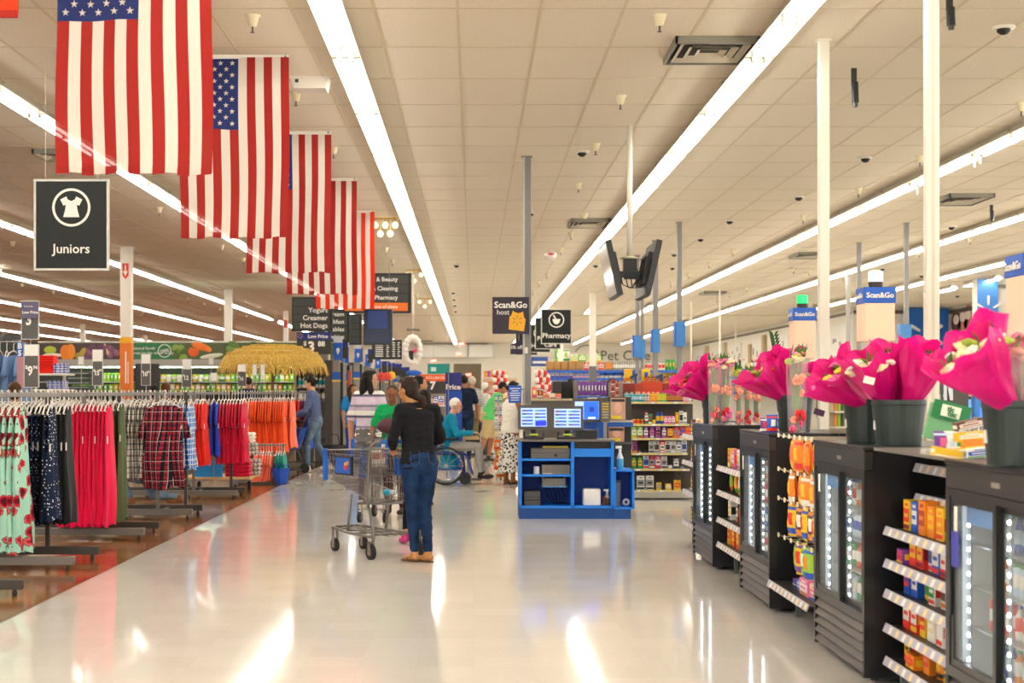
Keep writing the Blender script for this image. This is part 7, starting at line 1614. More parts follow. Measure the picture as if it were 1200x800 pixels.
rows_ = [
 (471, 733, 811, 'top', [('can', 'turquoise', '#c9dff0', '#20b2b8', .75)]*7+[('carton', 'brown', '#f1eee6', '#e86aa0', .6)]*2+[('carton', 'yellow', '#f08a1e', '#e8352a', .7)]*3+[('carton', 'lime', '#f3c51e', '#2fa04a', .7)]*3+[('carton', 'brown', '#f08a1e', '#242424', .65)]*6+[('small_box', 'pink', '#f1eee6', '#e86aa0', .9)]*2+[('small_box', 'pale blue', '#f1eee6', '#f08a1e', .9)]),
 (497, 733, 806, 'second', [('tin', 'orange', '#e8352a', '#f3c51e', .6)]*5+[('carton', 'dark red', '#f1eee6', '#2fa04a', 1.0), ('carton', 'green', '#8a1c2c', '#f1eee6', .8), ('tub', 'yellow', '#f3c51e', '#f3c51e', .6), ('bottle', 'blue', '#f3c51e', '#1f57c0', .75), ('bottle', 'blue', '#f3c51e', '#1f57c0', .75), ('carton', 'pink', '#f1eee6', '#e86aa0', .65), ('carton', 'pink', '#f1eee6', '#e86aa0', .65), ('carton', 'pink', '#f1eee6', '#8f949c', .65), ('bag', 'yellow', '#f3c51e', '#f08a1e', .65), ('blister', 'white', '#242424', '#8f949c', 1.0), ('blister', 'white', '#f1eee6', '#8f949c', .9)]),
 (513.5, 733, 811, 'third', [('carton', 'green', '#5a3422', '#e8352a', .85), ('carton', 'lime', '#f1eee6', '#f3c51e', .95), ('carton', 'lime', '#f1eee6', '#e8352a', .95), ('tall_box', 'purple', '#f1eee6', '#e86aa0', .72), ('tall_box', 'purple', '#e86aa0', '#f1eee6', .72), ('tall_box', 'pink', '#242424', '#7a3fa0', .72), ('tall_box', 'purple', '#f1eee6', '#e86aa0', .72), ('carton', 'orange', '#f3c51e', '#242424', .8), ('carton', 'red', '#8f949c', '#f08a1e', .9), ('carton', 'red', '#1f57c0', '#f1eee6', .9), ('carton', 'orange', '#e8352a', '#e86aa0', .9)]),
 (531, 735, 806, 'fourth', [('blister', 'white', '#242424', '#f1eee6', 1.15), ('tall_box', 'dark red', '#7a3fa0', '#f08a1e', .8), ('small_box', 'black', '#8f949c', '#f1eee6', .4), ('small_box', 'black', '#242424', '#242424', .4), ('blister', 'white', '#8f949c', '#242424', .9), ('blister', 'white', '#5a3422', '#8f949c', .9), ('blister', 'red', '#f1eee6', '#f1eee6', .9), ('blister', 'white', '#242424', '#8f949c', .9), ('blister', 'white', '#8f949c', '#f1eee6', .9), ('blister', 'grey', '#f1eee6', '#f1eee6', .9), ('blister', 'white', '#1f57c0', '#8f949c', .95)]),
 (549.5, 733, 804, 'fifth', [('carton', 'white', '#e8352a', '#f3c51e', .95), ('tall_box', 'green', '#f3c51e', '#2fa04a', .75), ('tall_box', 'green', '#f3c51e', '#2fa04a', .75), ('blister', 'white', '#1f57c0', '#e8352a', 1.0), ('blister', 'red', '#8f949c', '#f1eee6', 1.0), ('blister', 'pink', '#f1eee6', '#e8352a', 1.0), ('blister', 'white', '#8f949c', '#242424', .95), ('tub', 'white', '#f1eee6', '#8f949c', .5), ('blister', 'grey', '#f1eee6', '#242424', .8), ('tub', 'grey', '#8f949c', '#242424', .4)]),
 (574.5, 746, 800, 'bottom', [('blister', 'white', '#8f949c', '#242424', 1.1), ('blister', 'white', '#8f949c', '#242424', 1.1), ('small_box', 'black', '#242424', '#242424', .01), ('carton', 'yellow', '#8f949c', '#f3c51e', .6), ('small_box', 'yellow', '#f1eee6', '#f3c51e', .9), ('carton', 'yellow', '#e8352a', '#f3c51e', .8)])]
for zz, p0, p1, nm, spx in rows_:
    spx = [s for s in spx if not (len(s) > 4 and s[4] < .02)]
    row(spx, sx(p0), sx(p1), sz(zz)+.001, 'on the %s shelf right of the counter' % nm, 'y', SY_+.09, end='left', jit=.001, sc_=1.12)
# rack of snacks hanging on left side of the unit (white display)
# ================================================================ REGISTERS AND DISPLAYS BEHIND
def fixture(px0, px1, py0, py1, Y, lab, name, cat, col, d=.5, top=None, zb=0, nshelf=0):
    x0, x1, z1 = PX(px0, Y), PX(px1, Y), PZ(py0, Y); z0 = zb if py1 is None else PZ(py1, Y)
    tt = T(name, lab, cat, ((x0+x1)/2, Y, z0)); MB().rbox(x0, x1, Y, Y+d, z0, z1, .006).build('body', M(col, .5), tt)
    if top: MB().box(x0-.01, x1+.01, Y-.015, Y+d, z1, z1+.03).build('top', M(top, .4), tt)
    return tt
fixture(622, 702, 469.5, None, 22.5, 'brown-grey candy fixture behind the till screens', 'candy_fixture', 'fixture', '#5c544c', top='#b9a88c')
row([('bag', 'orange', '#f1eee6', '#e86aa0', .8), ('bag', 'brown', '#f08a1e', '#f1eee6', .7), ('tray', 'cream', '#e8352a', '#f08a1e', 1.1), ('tray', 'cream', '#f1eee6', '#e8352a', 1.1), ('tray', 'orange', '#e86aa0', '#f1eee6', 1.0)], PX(623, 22.5), PX(658, 22.5), PZ(469, 22.5)+.03, 'on the candy fixture behind the left till screen', 'y', 22.6)
fixture(690, 812, 468, None, 22.8, 'low dark register counter behind the shelf unit', 'register_counter', 'counter', '#4a443e', top='#d5cbb4')
fixture(648, 658, 447, None, 24.0, 'tall dark checkout post left of the grey monitors', 'checkout_post', 'post', '#3a3733')
fixture(658, 672, 447, None, 24.3, 'dark checkout cabinet beside the tall post', 'checkout_cabinet', 'cabinet', '#2f2d2b'); fixture(672, 682, 446, None, 24.1, 'grey checkout cabinet right of the dark one', 'checkout_cabinet', 'cabinet', '#7f7a72')
fixture(705, 716, 446, None, 24.2, 'dark checkout cabinet between purple bags and the red display', 'checkout_cabinet', 'cabinet', '#4c4647')
fixture(716, 730, 448, None, 23.6, 'grey rack with red and black packs by the registers', 'register_rack', 'rack', '#8a8379')
for k in range(5): put('carton', 'red', PX(718+1*(k % 2)*5, 23.5), 23.5, PZ(468-4.3*k, 23.5), 0, 'red and black packet on the register rack, %s from the bottom' % ordn(k), 'packet', 'red packets on the register rack', '#242424', '#f1eee6', .55)
row([('bag', 'purple', '#f1eee6', '#7a3fa0', .95)]*9, PX(677, 23), PX(711, 23), PZ(463, 23), 'hanging in a row over the till screens', 'y', 23)
fixture(676, 712, 464, 466.5, 23, 'narrow blue shelf under the purple bags', 'bag_shelf', 'shelf', '#2a62b8', d=.3)
for i, (px0, px1, c, nm) in enumerate(((730, 744, '#8f2a1c', 'dark red'), (744, 752, '#b8452a', 'rust'), (752, 776, '#d2461e', 'bright orange-red'), (776, 798, '#a82a1c', 'deep red'))):
    fixture(px0, px1, 449-(i == 2)*2, None, 24.5+.1*i, '%s impulse display behind the shelf unit' % nm, 'impulse_display', 'display', c)
    row([('carton', ['brown', 'orange', 'red', 'dark red'][i], '#f1eee6', '#f3c51e', .8)]*max(2, int((px1-px0)/6)), PX(px0+1, 24.4), PX(px1-1, 24.4), PZ(467, 24.4), 'in front of the %s display' % nm, 'y', 24.38+.1*i)
    MB().box(PX(px0, 24.3), PX(px1, 24.3), 24.28+.1*i, 24.49+.1*i, PZ(468.2, 24.4)-.02, PZ(467, 24.4)).build('ledge', M('#6a2a20', .5), label='ledge in front of the %s impulse display' % nm, cat='shelf')
put('sack', 'yellow', PX(736, 24.8), 24.8, PZ(447, 26), 0, 'yellow sack above the dark red display', 'sack', None, '#f3c51e', '#f08a1e', .5); put('sack', 'yellow', PX(757, 24.9), 24.9, PZ(446, 24.9), 0, 'yellow and blue sack above the orange display', 'sack', None, '#1f57c0', '#f3c51e', .5)
for i, (px, c) in enumerate(((742, '#2a3f6a'), (772, '#31446a'))):
    tt = T('desk_lamp', 'dark angled scanner arm above the red displays, %s one' % ['left', 'right'][i], 'scanner', (PX(px, 24.8), 24.8, PZ(448, 24.8))); MB().prism([(PX(px-4, 24.8), PZ(441, 24.8)), (PX(px+4, 24.8), PZ(437, 24.8)), (PX(px+5, 24.8), PZ(440, 24.8)), (PX(px-3, 24.8), PZ(444, 24.8))], 24.75, 24.85).build('head', M(c, .4), tt); MB().tube([(PX(px+3, 24.8), 24.8, PZ(440, 24.8)), (PX(px+3, 24.8), 24.8, PZ(449.5, 24.8))], .015, 6).build('arm', M(c, .4), tt)
row([('carton', 'brown', '#f08a1e', '#f3c51e', .8)]*4+[('tub', 'cream', '#f08a1e', '#b98a4e', 1)]*2, PX(755, 24.8), PX(800, 24.8), PZ(449, 24.8), 'on top of the red impulse displays', 'y', 24.85)
# pet department gondolas at the back
PY = 45
def gond(px0, px1, py, Y, lab, shelfcol='#2a66c8', body='#d8d2c6'):
    x0, x1 = PX(px0, Y), PX(px1, Y); tt = T('gondola', lab, 'shelf', ((x0+x1)/2, Y, 0)); MB().box(x0, x1, Y+.5, Y+.55, 0, PZ(py-2, Y)).build('back_panel', M(body, .6), tt)
    for k, zz in enumerate((PZ(py, Y), PZ(py+9, Y), PZ(py+18, Y), PZ(py+27, Y), .2)):
        MB().box(x0, x1, Y, Y+.5, zz-.04, zz).build('shelf', M('#d9d5cc', .5), tt); MB().box(x0, x1, Y-.02, Y, zz-.08, zz).build('shelf_edge', M(shelfcol, .4), tt)
    return tt
gond(636, 842, 433.5, PY, 'long pet department gondola with a blue shelf edge behind the registers')
zt = PZ(433.5, PY)
row([('crate', 'kraft', '#b98a4e', '#9a6f3a', .95)]*5+[('carton', 'red', '#f1eee6', '#e8352a', 1.6)]*3+[('crate', 'kraft', '#f08a1e', '#9a6f3a', .9)], PX(640, PY), PX(718, PY), zt, 'on top of the long pet gondola', 'y', PY+.2)
row([('bottle', 'grey', '#f1eee6', '#242424', 1.3)]*14, PX(718, PY), PX(756, PY), zt, 'on top of the pet gondola left of the poles', 'y', PY+.15)
row([('bottle', 'white', '#e8352a', '#1f57c0', 1.3)]*6+[('sack', 'green', '#f3c51e', '#2fa04a', .8)]*3+[('bottle', 'brown', '#f3c51e', '#242424', 1.2)]*6+[('jug', 'blue', '#f1eee6', '#1f57c0', 1.3)]*3+[('jug', 'black', '#f1eee6', '#242424', 1.3)]*3, PX(756, PY), PX(840, PY), zt, 'on top of the pet gondola right of the blue boxes', 'y', PY+.15)
row([('carton', 'purple', '#f1eee6', '#1f57c0', 1.6)]*6+[('carton', 'white', '#1f57c0', '#e86aa0', 1.5)]*6+[('jug', 'white', '#1f57c0', '#f3c51e', 1.1)]*8+[('sack', 'brown', '#f1eee6', '#f3c51e', .7)]*5+[('carton', 'black', '#f3c51e', '#f1eee6', 1.5)]*8+[('jug', 'blue', '#f3c51e', '#f1eee6', 1.1)]*5, PX(640, PY), PX(840, PY), PZ(442.5, PY), 'on the upper shelf of the long pet gondola', 'y', PY+.15)
row([('carton', 'purple', '#f1eee6', '#7a3fa0', 1.6)]*6+[('carton', 'pink', '#f1eee6', '#7a3fa0', 1.5)]*5+[('sack', 'white', '#e8352a', '#8f949c', .6)]*8+[('carton', 'orange', '#f1eee6', '#7a3fa0', 1.5)]*8, PX(640, PY), PX(840, PY), PZ(451.5, PY), 'on the middle shelf of the long pet gondola', 'y', PY+.15)
gond(628, 706, 424, 54, 'taller back gondola stacked with green-and-white packs', '#b9b4a8')
row([('sack', 'green', '#f1eee6', '#9acb3a', 1.2), ('sack', 'white', '#9acb3a', '#2fa04a', 1.2), ('crate', 'white', '#9acb3a', '#f3c51e', 1.0), ('crate', 'lime', '#f1eee6', '#2fa04a', 1.0), ('crate', 'white', '#9acb3a', '#f3c51e', 1.0), ('crate', 'lime', '#f1eee6', '#f3c51e', 1.0)], PX(650, 54), PX(705, 54), PZ(424, 54), 'on the back gondola under the pharmacy sign', 'y', 54.2)
# candy shelves left at back (between green polo and pole) and balloon things
gond(566, 606, 444, 44, 'back shelf of red and yellow snacks above the green polo man', '#d8b48a')
row([('carton', 'red', '#f3c51e', '#f1eee6', 1.6), ('carton', 'purple', '#e86aa0', '#f1eee6', 1.6), ('carton', 'yellow', '#e8352a', '#f1eee6', 1.8), ('carton', 'orange', '#e8352a', '#f3c51e', 1.6), ('carton', 'red', '#f1eee6', '#e8352a', 1.7), ('carton', 'orange', '#f3c51e', '#e8352a', 1.6), ('carton', 'cream', '#f08a1e', '#e8352a', 1.4)], PX(567, 44), PX(595, 44), PZ(444, 44), 'on the back snack shelf above the green polo', 'y', 44.1)
row([('carton', 'cream', '#e8352a', '#f08a1e', 1.4)]*4+[('carton', 'orange', '#f1eee6', '#f08a1e', 1.4)]*4, PX(567, 44), PX(604, 44), PZ(453, 44), 'on the second back snack shelf', 'y', 44.1)
row([('carton', 'pink', '#f1eee6', '#e8352a', 1.3)]*4+[('carton', 'white', '#1f57c0', '#e8352a', 1.4)]*4, PX(567, 44), PX(604, 44), PZ(462, 44), 'on the third back snack shelf', 'y', 44.1)
# checkerboard packs and small rack right of green polo man
Y = 27; tt = T('spinner_rack', 'wire spinner rack with pouches between the polo man and the tank-top woman', 'rack', (PX(587, Y), Y, 0))
MB().tube([(PX(587, Y), Y, 0), (PX(587, Y), Y, PZ(462, Y))], .02, 8).build('pole', M('#b5b0a8', .3, .6), tt)
for k in range(9):
    z = .25+.13*k; m = MB(); m.tube([(PX(579, Y), Y-.02, z), (PX(594, Y), Y-.02, z)], .005, 4); m.tube([(PX(579, Y), Y-.14, z-.02), (PX(594, Y), Y-.14, z-.02)], .005, 4); m.tube([(PX(579, Y), Y-.02, z), (PX(579, Y), Y-.14, z-.02)], .005, 4); m.tube([(PX(594, Y), Y-.02, z), (PX(594, Y), Y-.14, z-.02)], .005, 4); m.build('tier', M('#b5b0a8', .3, .6), tt, kind='stuff')
cols = ['grey', 'black', 'orange', 'yellow', 'grey', 'white', 'black', 'pink', 'blue']
for k in range(9):
    for s in range(3): put('blister', cols[(k+s*2) % 9], PX(581.5+5*s, Y), Y-.08, .24+.13*k, 0, '%s pouch on spinner rack tier %s, %s from left' % (cols[(k+s*2) % 9], ordn(k), ordn(s)), 'packet', 'pouches on the spinner rack', '#f1eee6', '#8f949c', .7)
Y = 24.6; 
for k, (px, py, c) in enumerate(((583, 520, 'orange'), (586, 530, 'yellow'), (583, 543, 'orange'), (587, 555-3, 'yellow'))):
    put('sack', c, PX(px, Y), Y, PZ(py, Y)-.1, .2, '%s snack sack hanging low beside the patterned skirt, %s from top' % (c, ordn(k)), 'bag', 'orange and yellow sacks beside the patterned skirt', '#f1eee6', '#e8352a', .42)
tt = T('low_stand', 'low white-edged stand beside the patterned skirt', 'stand', (PX(585, Y), Y, 0)); MB().box(PX(580, Y), PX(592, Y), Y-.1, Y+.2, PZ(554, Y), PZ(551.5, Y)).build('shelf', M('#e8e4da', .4), tt); MB().box(PX(586, Y), PX(588, Y), Y, Y+.05, 0, PZ(552, Y)).build('leg', M('#4a4844', .4), tt); MB().box(PX(581, Y), PX(583, Y), Y+.15, Y+.18, 0, PZ(512, Y)).build('upright', M('#9a958c', .4), tt)
# blue notice, balloons
Y = 17.6; tt = T('notice_sign', 'blue notice with white lines of text on the grey pole', 'sign', (PX(604, Y), Y, PZ(472, Y)))
MB().rbox(PX(596, Y), PX(611, Y), Y-.01, Y, PZ(472, Y), PZ(451.5, Y), .002).build('sign_face', M('#1557b8', .45), tt)
for k, w_ in enumerate((6, 4, 6, 6, 5, 5)): MB().box(PX(603.5-w_, Y), PX(603.5+w_, Y), Y-.013, Y-.01, PZ(455.6+2.7*k, Y), PZ(454.6+2.7*k, Y)).build('text_line', M('#dfe8f6', .5), tt)
MB().box(PX(605, Y), PX(615, Y), Y-.002, Y+.1, PZ(457, Y), PZ(455, Y)).build('bracket', STEEL, tt)
def crumple(cx, cy, cz, rx, rz_, col, lab, n=7, mat_=None, cat='balloon', name='balloon', seed=0):
    r = random.Random(seed); tt = T(name, lab, cat, (cx, cy, cz-rz_))
    m = MB(); m.ell((cx, cy, cz), (rx*.8, rx*.4, rz_*.8), 16, 12)
    for k in range(n): a = 2*PI*k/n; m.ell((cx+rx*.6*math.cos(a), cy, cz+rz_*.6*math.sin(a)), (rx*.42, rx*.3, rz_*.42), 10, 8)
    me = fuse(m, .02, 1, .015, .05, seed); link(me, 'foil', mat_ or M(col, .15, .6), tt)
    MB().tube([(cx, cy, cz-rz_*.9), (cx+.01, cy+.01, cz-rz_*1.6)], .004, 4).build('string', SWHITE, tt); return tt
Y = 18.2; crumple(PX(605, Y), Y, PZ(443, Y), .085, .10, '#1c8ae0', 'bright blue star-shaped foil balloon above the blue notice', 6, seed=1)
Y = 22; crumple(PX(601, Y), Y, PZ(431, Y), .12, .07, '#e88aa0', 'pink foil balloon above the blue star balloon', 5, seed=2)
Y = 30; crumple(PX(595, Y), Y, PZ(404, Y), .1, .22, '#35b8d8', 'tall turquoise curved foil balloon left of the grey pole', 5, seed=3); crumple(PX(590, Y), Y, PZ(414, Y), .12, .06, '#b8c83a', 'lime green foil balloon tip below the turquoise one', 4, seed=4)
t_ = T('pennant_sign', 'purple diagonal sign reading 5% off behind the grey pole', 'sign', (PX(606, 32), 32, PZ(414, 32))); MB().prism([(PX(598, 32), PZ(404, 32)), (PX(612, 32), PZ(397, 32)), (PX(612, 32), PZ(415, 32)), (PX(598, 32), PZ(415, 32))][::-1], 31.98, 32).build('sign_face', M('#2c2040', .5), t_); text('5% off', PX(605, 32), 31.97, PZ(407, 32), .1, SWHITE, t_, bold=.02)
MB().tube([(PX(608, 32), 32, PZ(399, 32)), (PX(608, 32), 32, H)], .004, 4).build('wire', M('#ddd', .5) if 0 else M('#dddddd', .5), t_)
for i, (px0, px1, Y, lab) in enumerate(((577, 596, 33, 'red and white chequered balloon column left of the blue notice'), (621, 652, 27, 'red and white bubble balloon cluster right of the grey pole'))):
    tt = T('balloon_cluster', lab, 'balloon', (PX((px0+px1)/2, Y), Y, PZ(466, Y)))
    k = 0; py = 462
    while py > 434:
        w_ = (px1-px0)*(.5 if i else .8)*(1-(462-py)/70); x = (px0+px1)/2-w_/2 - (0 if i == 0 else (py-448)*-.25) + (0 if i else (448-py)*-.2)
        for c in range(4):
            MB().ell((PX(x+w_*c/3+(k % 2)*1.5, Y), Y+.03*(k % 2), PZ(py, Y)), (w_/5.2*Y/F+.02, .06, .055), 8, 6, ).build('balloon', M('#e0352a' if (k+c) % 2 else '#f4ece4', .3), tt, smooth=True)
        py -= 4.2; k += 1
    MB().tube([(PX((px0+px1)/2, Y), Y, 0), (PX((px0+px1)/2, Y), Y, PZ(462, Y))], .02, 6).build('stand_pole', STEEL, tt)
crumple(PX(629, 26), 26, PZ(435, 26), .09, .07, '#2a4fb0', 'blue star-spangled balloon atop the red and white cluster', 5, seed=6)
# store signs behind pole
Y = 46; tt = T('shelf_sign', 'blue and white hanging shelf sign right of the grey pole', 'sign', (PX(632, Y), Y, 2.3)); MB().box(PX(620, Y), PX(642, Y), Y, Y+.03, PZ(429, Y), PZ(418, Y)).build('sign_face', M('#3a5aa8', .5), tt); MB().box(PX(620, Y), PX(642, Y), Y-.01, Y, PZ(440, Y), PZ(429, Y)).build('paper', M('#ece6d8', .5), tt); MB().box(PX(624, Y), PX(640, Y), Y-.02, Y-.01, PZ(426, Y), PZ(423, Y)).build('print', M('#e8e8f0', .5), tt)
MB().tube([(PX(631, Y), Y, PZ(418, Y)), (PX(631, Y), Y, H)], .01, 4).build('wire', SWHITE, tt)
# ================================================================ AISLE ENDS ON THE LEFT OF THE MAIN AISLE
def aisle_end(Y, px, tall, lab, trim, i):
    x = PX(px, Y); tt = T('aisle_end', lab, 'shelf', (x-.6, Y, 0)); z1 = PZ(tall, Y)
    MB().box(x-(.3 if i == 0 else .7), x-.02, Y, Y+.9, 0, z1-.1).build('case', M('#3c3a38' if i % 2 else '#55524d', .5), tt)
    MB().box(x-.14, x, Y-.03, Y+.1, 0, z1).build('end_post', M('#98928a' if i % 2 == 0 else '#8a8480', .4), tt)
    MB().box(x-.02, x+.06, Y+.12, Y+.85, .05, z1-.15).build('door_frame', M('#18191b', .3), tt)
    MB().box(x-.15, x+.02, Y-.05, Y-.03, z1-.5, z1-.34).build('number_plate', M('#2460c4', .4), tt)
    MB().box(x-.15, x+.02, Y-.05, Y-.03, z1-.54, z1-.5).build('yellow_tag', M('#f0cf3a', .4), tt)
    return tt, x, z1
for i, (Y, px, tall) in enumerate(((30.2, 398, 416), (33.5, 406, 420), (38.5, 421, 420), (43.5, 433, 425), (49, 444, 428), (55, 455, 431), (62, 466, 434), (70, 474, 437))):
    tt, x, z1 = aisle_end(Y, px, tall, '%s dark refrigerated aisle end left of the main aisle' % ['nearest', 'second', 'third', 'fourth', 'fifth', 'sixth', 'seventh', 'farthest'][i], None, i)
    # shelf blade sign with spark pin
    s = T('aisle_flag', 'blue aisle flag sign with a white marker on the %s aisle end' % ['nearest', 'second', 'third', 'fourth', 'fifth', 'sixth', 'seventh', 'farthest'][i], 'sign', (x, Y-.12, z1-.2), group='blue aisle flag signs')
    w_ = .11; MB().box(x-w_, x+w_*.6, Y-.14, Y-.12, z1-.1, z1+.38).build('sign_face', M('#e6e2da' if i % 2 else '#c9ccd6', .5), s); MB().box(x-w_, x+w_*.6, Y-.15, Y-.13, z1-.1, z1+.25).build('blue_tip', M('#1c5fc8', .4), s)
    MB().lathe([(.005, -.07), (.03, -.01), (.036, .03), (.015, .06)], (x-.02, Y-.16, z1+.08), 10, sy=.2).build('pin_symbol', SWHITE, s); MB().box(x-.02, x+.02, Y-.12, Y-.03, z1-.12, z1-.06).build('bracket', STEEL, s)
MB().box(PX(408, 33.4), PX(411.5, 33.4), 33.3, 33.32, 0, PZ(434, 33.4)).build('red_banner', M('#c0503a', .5), label='tall narrow red banner strip on the second aisle end', cat='banner')
def low_price(px0, px1, py0, py1, Y, lab, num, cents, i):
    x0, x1, z0, z1 = PX(px0, Y), PX(px1, Y), PZ(py1, Y), PZ(py0, Y); tt = T('price_board', lab, 'sign', ((x0+x1)/2, Y, z0), group='low price boards'); h = z1-z0
    MB().box(x0, x1, Y-.02, Y, z0, z0+h*.66).build('price_face', M('#33302c', .5), tt); MB().box(x0, x1, Y-.025, Y, z0+h*.66, z1).build('header', M('#1c2c86', .5), tt)
    if num:
        text('Low Price', (x0+x1)/2+.08, Y-.03, z0+h*.8, h*.22, SWHITE, tt, bold=.03); text(num, (x0+x1)/2-.05, Y-.03, z0+h*.32, h*.62, SWHITE, tt, bold=.04); text('$', x0+(x1-x0)*.24, Y-.03, z0+h*.48, h*.28, SWHITE, tt, bold=.02); text(cents, x0+(x1-x0)*.72, Y-.03, z0+h*.46, h*.32, SWHITE, tt, bold=.03)
        spark(MB(), x0+h*.16, Y-.03, Y-.025, z0+h*.83, h*.13).build('burst_symbol', M('#f2c030', .5), tt)
    MB().tube([((x0+x1)/2, Y+.01, 0), ((x0+x1)/2, Y+.01, z0+.1)], .015, 6).build('stem', STEEL, tt)
low_price(348, 388, 389, 415, 29.6, 'large price board reading 3.88 above the thatched parasol', '3', '88', 0)
low_price(398, 408, 399, 420, 33, 'second price board, mostly blank blue and black', '', '', 1); low_price(392, 397, 394, 418, 31.5, 'narrow dark blue board beside the 3.88 board', '', '', 2)
low_price(431, 437, 409, 425, 41, 'small dark blue board on the fourth aisle end', '', '', 3)
for i, (a, b, c, d) in enumerate(((417, 425, 407, 424), (443, 456, 423, 437), (456, 463, 425, 438), (463, 471, 426, 440), (471, 480, 430, 443))):
    low_price(a, b, c, d, 44+5*i, 'small distant price board, %s along the aisle ends' % ordn(i), '', '', 4)
# wide distant dark board at the right of aisle and orange 7 board
Y = 27.5; x0, x1 = PX(491, Y), PX(522, Y); tt = T('promo_board', 'black and orange promotional board reading 7 behind the shoppers', 'sign', ((x0+x1)/2, Y, 0))
MB().box(x0, x1, Y, Y+.03, PZ(461, Y), PZ(446.5, Y)).build('price_face', M('#37332f', .5), tt); MB().box(x0, x1, Y-.01, Y+.03, PZ(446.5, Y), PZ(438.5, Y)).build('orange_header', M('#ee5a24', .5), tt); text('ROLLBACK', (x0+x1)/2+.06, Y-.02, PZ(442.5, Y), .07, M('#ffd8b8', .5), tt, bold=.02); text('7', PX(507, Y), Y-.01, PZ(452, Y), .2, SWHITE, tt, bold=.04)
MB().box(x0, x1, Y, Y+.3, 0, PZ(461, Y)).build('display_base', M('#8a8478', .5), tt)
for k in range(2): MB().box(x0, x1, Y-.25, Y, PZ(476+15*k, Y), PZ(474.5+15*k, Y)).build('shelf', M('#e6e0d2', .5), tt)
row([('carton', 'white', '#e8352a', '#f3c51e', 1.1), ('carton', 'orange', '#f1eee6', '#e8352a', 1.1), ('carton', 'blue', '#f1eee6', '#e8352a', 1.1), ('carton', 'white', '#1f57c0', '#e8352a', 1.1)], x0+.05, x1-.02, PZ(474.5, Y), 'on the promotional board shelf', 'y', Y-.15)
Y = 28.5; x0, x1 = PX(522, Y), PX(541, Y); tt = T('promo_board', 'dark blue promotional board reading Price beside the orange one', 'sign', ((x0+x1)/2, Y, 0)); MB().box(x0, x1, Y, Y+.03, PZ(458, Y), PZ(436.5, Y)).build('sign_face', M('#232a7a', .5), tt); text('Price', PX(531, Y), Y-.01, PZ(453.5, Y), .14, SWHITE, tt, bold=.03); MB().box(x0, x1, Y, Y+.3, 0, PZ(458, Y)).build('display_base', M('#1550b4', .5), tt)
MB().box(PX(525, Y), PX(526, Y), Y-.03, Y, 0, PZ(437, Y)).build('post', STEEL, tt)
Y = 66; tt = T('teal_banner', 'teal banner on the back wall left of the doorway', 'banner', (PX(514, Y), Y, 2)); MB().box(PX(501, Y), PX(527, Y), Y, Y+.05, PZ(438, Y), PZ(426, Y)).build('banner_cloth', M('#118a86', .5), tt); MB().box(PX(505, Y), PX(511, Y), Y-.02, Y, PZ(435, Y), PZ(430, Y)).build('print', M('#cfe6df', .5), tt)
for a in (503, 525): MB().tube([(PX(a, Y), Y, PZ(426, Y)), (PX(a, Y), Y, H)], .008, 4).build('wire', SWHITE, tt)
# inflatable astronaut-like white balloon arch (mascot left plain): ring-shaped white balloon
Y = 40; tt = T('ring_balloon', 'white ring-shaped balloon decoration above the aisle ends', 'balloon', (PX(482, Y), Y, PZ(428, Y)))
m = MB(); cx, cz = PX(483.5, Y), PZ(410, Y)
for k in range(16):
    a = 2*PI*k/16; m.ell((cx+.2*math.cos(a), Y, cz+.34*math.sin(a)), (.085, .06, .085), 8, 6)
m.build('ring', M('#efe6e0', .4), tt, smooth=True); MB().ell((cx+.06, Y-.05, cz-.02), (.06, .04, .06), 8, 6).build('pink_balloon', M('#e84a7a', .4), tt, smooth=True); MB().box(cx-.10, cx+.02, Y-.03, Y+.03, cz-.36, cz-.02).build('dark_panel', M('#2a2a2a', .5), tt); MB().tube([(cx, Y, cz+.4), (cx, Y, H)], .006, 4).build('wire', SWHITE, tt)
for i, (px, py, Y, c, nm) in enumerate(((459, 440, 42, '#f2b81e', 'yellow hanging decoration above the striped shopper'), (447, 441, 41, '#e0402e', 'red display panel above the striped shopper'), (454, 441, 41.5, '#e8503a', 'red dotted display panel beside the yellow decoration'), (485, 437, 45, '#1c5fc8', 'blue and yellow umbrella-like sign above the shoppers'))):
    tt = T('hanging_decoration', nm, 'decoration', (PX(px, Y), Y, PZ(py+5, Y))); MB().ell((PX(px, Y), Y, PZ(py, Y)), (.11, .05, .12) if i != 3 else (.24, .08, .09), 10, 8).build('body', M(c, .5), tt, smooth=True); MB().tube([(PX(px, Y), Y, PZ(py-3, Y)), (PX(px, Y), Y, H)], .005, 4).build('string', SWHITE, tt)
# shelves behind the woman in slate-blue: plinth with bottles
Y = 31.0; x0, x1 = PX(346, Y), PX(384, Y); tt = T('bottle_shelf', 'grey shelf unit with white pump bottles behind the slate-blue shopper', 'shelf', ((x0+x1)/2, Y, 0))
MB().box(x0, x1, Y+.35, Y+.4, 0, PZ(414, Y)).build('back_panel', M('#8c8880', .6), tt)
for k, zz in enumerate((436.5, 454, 470, 490, 512)): MB().box(x0, x1, Y, Y+.36, PZ(zz+1, Y), PZ(zz, Y)).build('shelf', M('#a39d92', .5), tt)
for px in (346, 384): MB().box(PX(px, Y)-.02, PX(px, Y)+.02, Y, Y+.4, 0, PZ(414, Y)).build('side_panel', M('#98928a', .4), tt)
row([('bottle', 'white', '#20b2b8', '#2fa04a', 1.2)]*7, x0+.04, x1-.02, PZ(454, Y), 'on the shelf behind the slate-blue shopper', 'y', Y+.1); row([('bottle', 'white', '#2fa04a', '#9acb3a', 1.1)]*6, x0+.04, x1-.02, PZ(436.5, Y), 'on the upper shelf behind the thatch', 'y', Y+.1)
